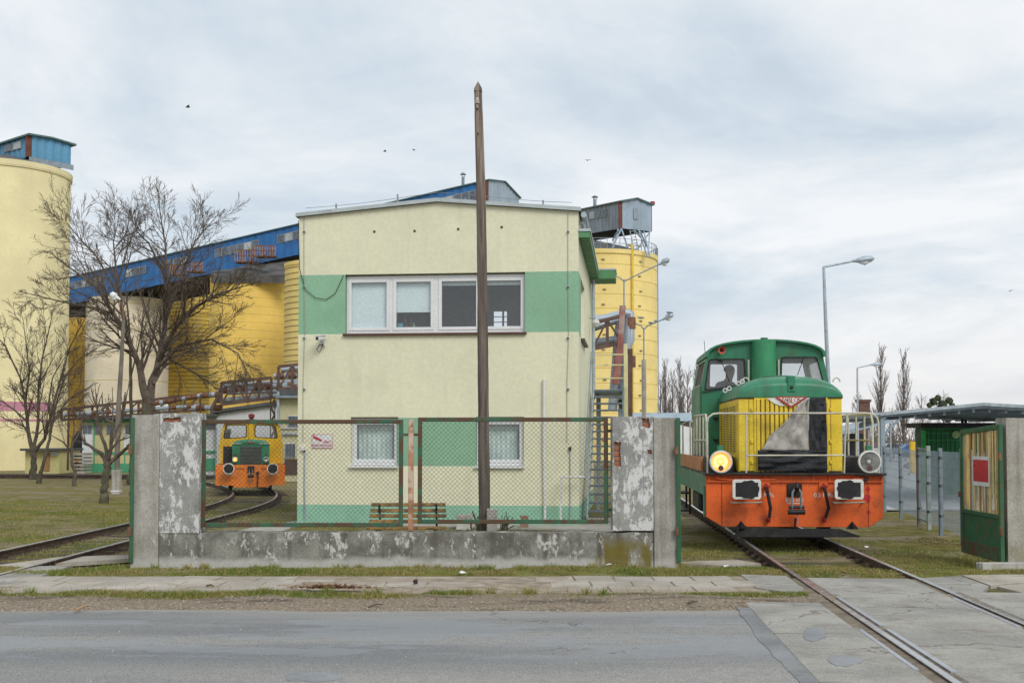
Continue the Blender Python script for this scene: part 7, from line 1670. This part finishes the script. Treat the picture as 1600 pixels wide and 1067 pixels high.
# ================================================================== GRASS, LEAVES AND LITTER
rn = random.Random(7)
tg = NT('winter_grass_blades'); cc = tg.mix(tg.rng(tg.noise(.8, 5, .6), .35, .65), (.14, .20, .028), (.31, .26, .09)); cc = tg.mix(tg.rng(tg.noise(35, 2), .4, .65), cc, tg.mix(1.0, cc, (.6, .65, .5), 'MULTIPLY')); cc = tg.mix(tg.rng(tg.noise(17, 2, off=(3, 3, 3)), .52, .66), cc, (.36, .30, .15)); m_blade = tg.out(cc, .8, 0, .2)
def blades(k, n, fx, fy, dens, h0, h1, w=.006, ok=lambda x, y: True):
    c = 0; tries = 0
    while c < n and tries < n*12:
        tries += 1; x, y = rn.uniform(*fx), rn.uniform(*fy)
        if not ok(x, y) or dens(x, y) < rn.random(): continue
        z = gz(x, y)-.006; h = rn.uniform(h0, h1)*(.5+.8*max(0, dens(x, y))); a = rn.uniform(0, 6.28); lx, ly = rn.uniform(-.6, .6)*h, rn.uniform(-.6, .6)*h; dx, dy = math.cos(a)*w, math.sin(a)*w
        b = len(k.v); k.v += [(x-dx, y-dy, z), (x+dx, y+dy, z), (x+lx, y+ly, z+h)]; k.f.append((b, b+1, b+2)); k.m.append(0); c += 1
def trackfree(x, y): p = TF.inv @ (Vector((x, y, 0))-TO); return not (.66 < abs(p.x) < .86) and not (abs(p.x) < .75 and p.y < -4.6)
def clump(x, y, s=.9, o=1): return max(0, min(1, .55+1.5*nz(x, y, s, o)+.5*nz(x, y, s*4, o)))
k = MB()
blades(k, 42000, (-7.6, 4.3), (15.12, 16.75), lambda x, y: clump(x, y, 1.1)*sstep(15.05+.2*nz(x, 4, 1.7, 2), 15.5, y), .02, .055, .005, trackfree)
blades(k, 16000, (-7.3, 3.2), (13.05, 13.62), lambda x, y: clump(x, y, 1.3, 4)**2*sstep(12.95+.25*nz(x, 1, 1.4, 6), 13.4, y)*(1 if x < -.3 else .5), .02, .06, .005, trackfree)
blades(k, 2500, (2.0, 3.4), (13.2, 13.75), lambda x, y: clump(x, y, 1.2, 8)*.8, .02, .06, .005, trackfree)
blades(k, 26000, (2.5, 9.5), (15.25, 22), lambda x, y: clump(x, y, .7, 2)*.8, .02, .05, .006, lambda x, y: trackfree(x, y) and x < 8.4)
blades(k, 5000, (6.4, 9), (13.3, 14.9), lambda x, y: clump(x, y, .9, 6)*(1 if abs(x-7.2) < .7 else .35), .025, .07, .006, trackfree)
blades(k, 60000, (-20, -4.4), (15.6, 36), lambda x, y: .25+.75*clump(x, y, .5, 3), .018, .05, .008, lambda x, y: not any(abs(x+7.45-s) < .07 for s in (-.7, .7)) and x > -y*.47)
blades(k, 16000, (-5.4, 2.4), (17.2, 25), lambda x, y: .3+.7*clump(x, y, .5, 3), .02, .05, .007)
for i in range(900):                                              # dry stalks
    x, y = rn.choice(((rn.uniform(-7, 2.6), rn.uniform(15.4, 16.7)), (rn.uniform(-7, 2.6), rn.uniform(13.2, 13.6)), (rn.uniform(-18, -5), rn.uniform(16.5, 30)), (rn.uniform(2.6, 8.3), rn.uniform(15.6, 21))))
    if not trackfree(x, y): continue
    h = rn.uniform(.05, .16); z = gz(x, y)-.01; b = len(k.v); k.v += [(x-.003, y, z), (x+.003, y, z), (x+rn.uniform(-.6, .6)*h, y+rn.uniform(-.6, .6)*h, z+h)]; k.f.append((b, b+1, b+2)); k.m.append(0)
for i in range(60):                                               # taller tufts
    x, y = (rn.uniform(-6.8, 2.6), rn.uniform(16.3, 16.7)) if i < 34 else ((rn.uniform(-6.5, 1.5), rn.uniform(13.3, 13.6)) if i < 52 else (rn.uniform(6.6, 8.2), rn.uniform(13.6, 14.5)))
    for j in range(60):
        a = rn.uniform(0, 6.28); r_ = rn.uniform(0, .06); h = rn.uniform(.04, .12); bx_, by_ = x+r_*math.cos(a), y+r_*math.sin(a); z = gz(bx_, by_)-.005; b = len(k.v); l_ = h*.7
        k.v += [(bx_-.004, by_, z), (bx_+.004, by_, z), (bx_+math.cos(a)*l_*rn.random(), by_+math.sin(a)*l_*rn.random(), z+h)]; k.f.append((b, b+1, b+2)); k.m.append(0)
gs = k.build('grass', m_blade); tag(gs, 'short yellow-green winter grass on the verges and lawn', 'grass', kind='stuff')
# dead leaves
tl = NT('dead_leaf'); m_leaf = tl.out(tl.mix(tl.rng(tl.noise(9, 2), .35, .65), (.16, .07, .04), (.34, .22, .13)), .9, 0, .1)
k = MB()
def leafq(x, y, s, z=None):
    z = (gz(x, y) if z is None else z)+.012; a = rn.uniform(0, 6.28); c_, s_ = math.cos(a)*s, math.sin(a)*s; u, v = rn.uniform(-.4, .4)*s, rn.uniform(-.4, .4)*s
    k.add([(x-c_, y-s_, z), (x+s_*.6, y-c_*.6, z+.004+abs(u)), (x+c_, y+s_, z+.006), (x-s_*.6, y+c_*.6, z+.004+abs(v))], [(0, 1, 2, 3)])
for i in range(520): leafq(rn.gauss(-2.13, .24), rn.gauss(13.66, .05), rn.uniform(.018, .036), .03+abs(rn.gauss(0, .02)))
for i in range(500): leafq(rn.uniform(-7, 8.5), rn.uniform(15.3, 16.7), rn.uniform(.012, .03))
for i in range(300): p = T(rn.gauss(.3, .6), rn.uniform(-4.4, -2.2)); leafq(p.x, p.y, rn.uniform(.015, .035))
for i in range(120): leafq(rn.uniform(7.6, 8.3), rn.uniform(20.6, 22.5), rn.uniform(.02, .04))
for i in range(160): leafq(rn.uniform(-6.5, 3), rn.uniform(12.4, 13.4), rn.uniform(.01, .025))
tag(k.build('leaf_litter', m_leaf), 'scattered brown dead leaves on the verge and pavement', 'leaves', kind='stuff')
# gravel and crumbs on the dirt edge of the road
k = MB()
for i in range(1700):
    m_ = rn.random(); x = rn.uniform(-7, 6); y = 12.28+abs(rn.gauss(0, .45)) if m_ < .8 else rn.uniform(8.6, 12.3)
    s = rn.uniform(.004, .013)*(1 if m_ < .8 else .8); z = gz(x, y) if y > 12.3 else .004; z = z+s*.4
    k.add([(x-s, y-s*.6, z-s*.5), (x+s*.8, y-s, z-s*.4), (x+s, y+s*.7, z-s*.5), (x-s*.5, y+s, z-s*.5), (x+rn.uniform(-.3, .3)*s, y, z+s*.7)], [(0, 1, 4), (1, 2, 4), (2, 3, 4), (3, 0, 4)])
tag(k.build('gravel', M('road_gravel', (.36, .31, .25), .9, .4, 20)), 'loose gravel and grit along the dirt edge of the road', 'gravel', kind='stuff')
def stick(label, px, py, px2, py2, r=.012, mat=None):
    a, b = G(px, py, .03), G(px2, py2, .03); b0 = a.copy(); mid = (a+b)/2+Vector((0, .03, .012)); k = MB(); k.tube([Vector((0, 0, 0)), mid-b0, b-b0], [r, r*.9, r*.6], 6); tag(k.build('stick', mat or m_bark, smooth=True, loc=b0), label, 'stick')
m_lath = M('pale_lath', (.42, .26, .15), .8)
stick('pale wooden lath lying on the dirt verge at the left', 118, 953, 138, 946, .014, m_lath)
stick('dark twig lying across the pavement left of the middle', 366, 926, 410, 927, .012); stick('thin twig on the pavement above the dead leaves', 322, 915, 334, 915.5, .014); stick('short dark twig on the verge right of the dead leaves', 576, 948, 598, 944, .01); stick('dark twig on the dirt verge before the right pillar', 1075, 942, 1090, 939, .012)
for i, (px, py, lb) in enumerate(((318, 877, 'crumpled pale scrap in the verge grass near the left pillar'), (952, 885, 'white scrap of litter on the verge below the right pillar'), (1136, 888, 'white scrap of litter on the grass left of the rail'), (722, 897, 'pale scrap of litter on the verge left of the wooden pole'), (1353, 857, 'tiny white scrap on the grass right of the locomotive'))):
    c = G(px, py, 0); k = MB(); n = 7
    for a in range(n): an = a*6.283/n; k.v.append((.06*math.cos(an)*rn.uniform(.6, 1.2), .05*math.sin(an)*rn.uniform(.6, 1.2), rn.uniform(0, .025)))
    k.v.append((0, 0, .03)); k.f = [(a, (a+1) % n, n) for a in range(n)]; k.m = [0]*n; tag(k.build('litter_scrap', m_white, loc=(c.x, c.y, max(gz(c.x, c.y), .0)+.02)), lb, 'litter')
c = G(649, 912, .03); k = MB(); k.prism(irregular(-.025, 0, .025, .05, 2, 8, .006), lambda x, z, d: (x, d, z), .04); tag(k.build('stone', m_black, loc=c), 'small dark stone alone on the pavement', 'stone')
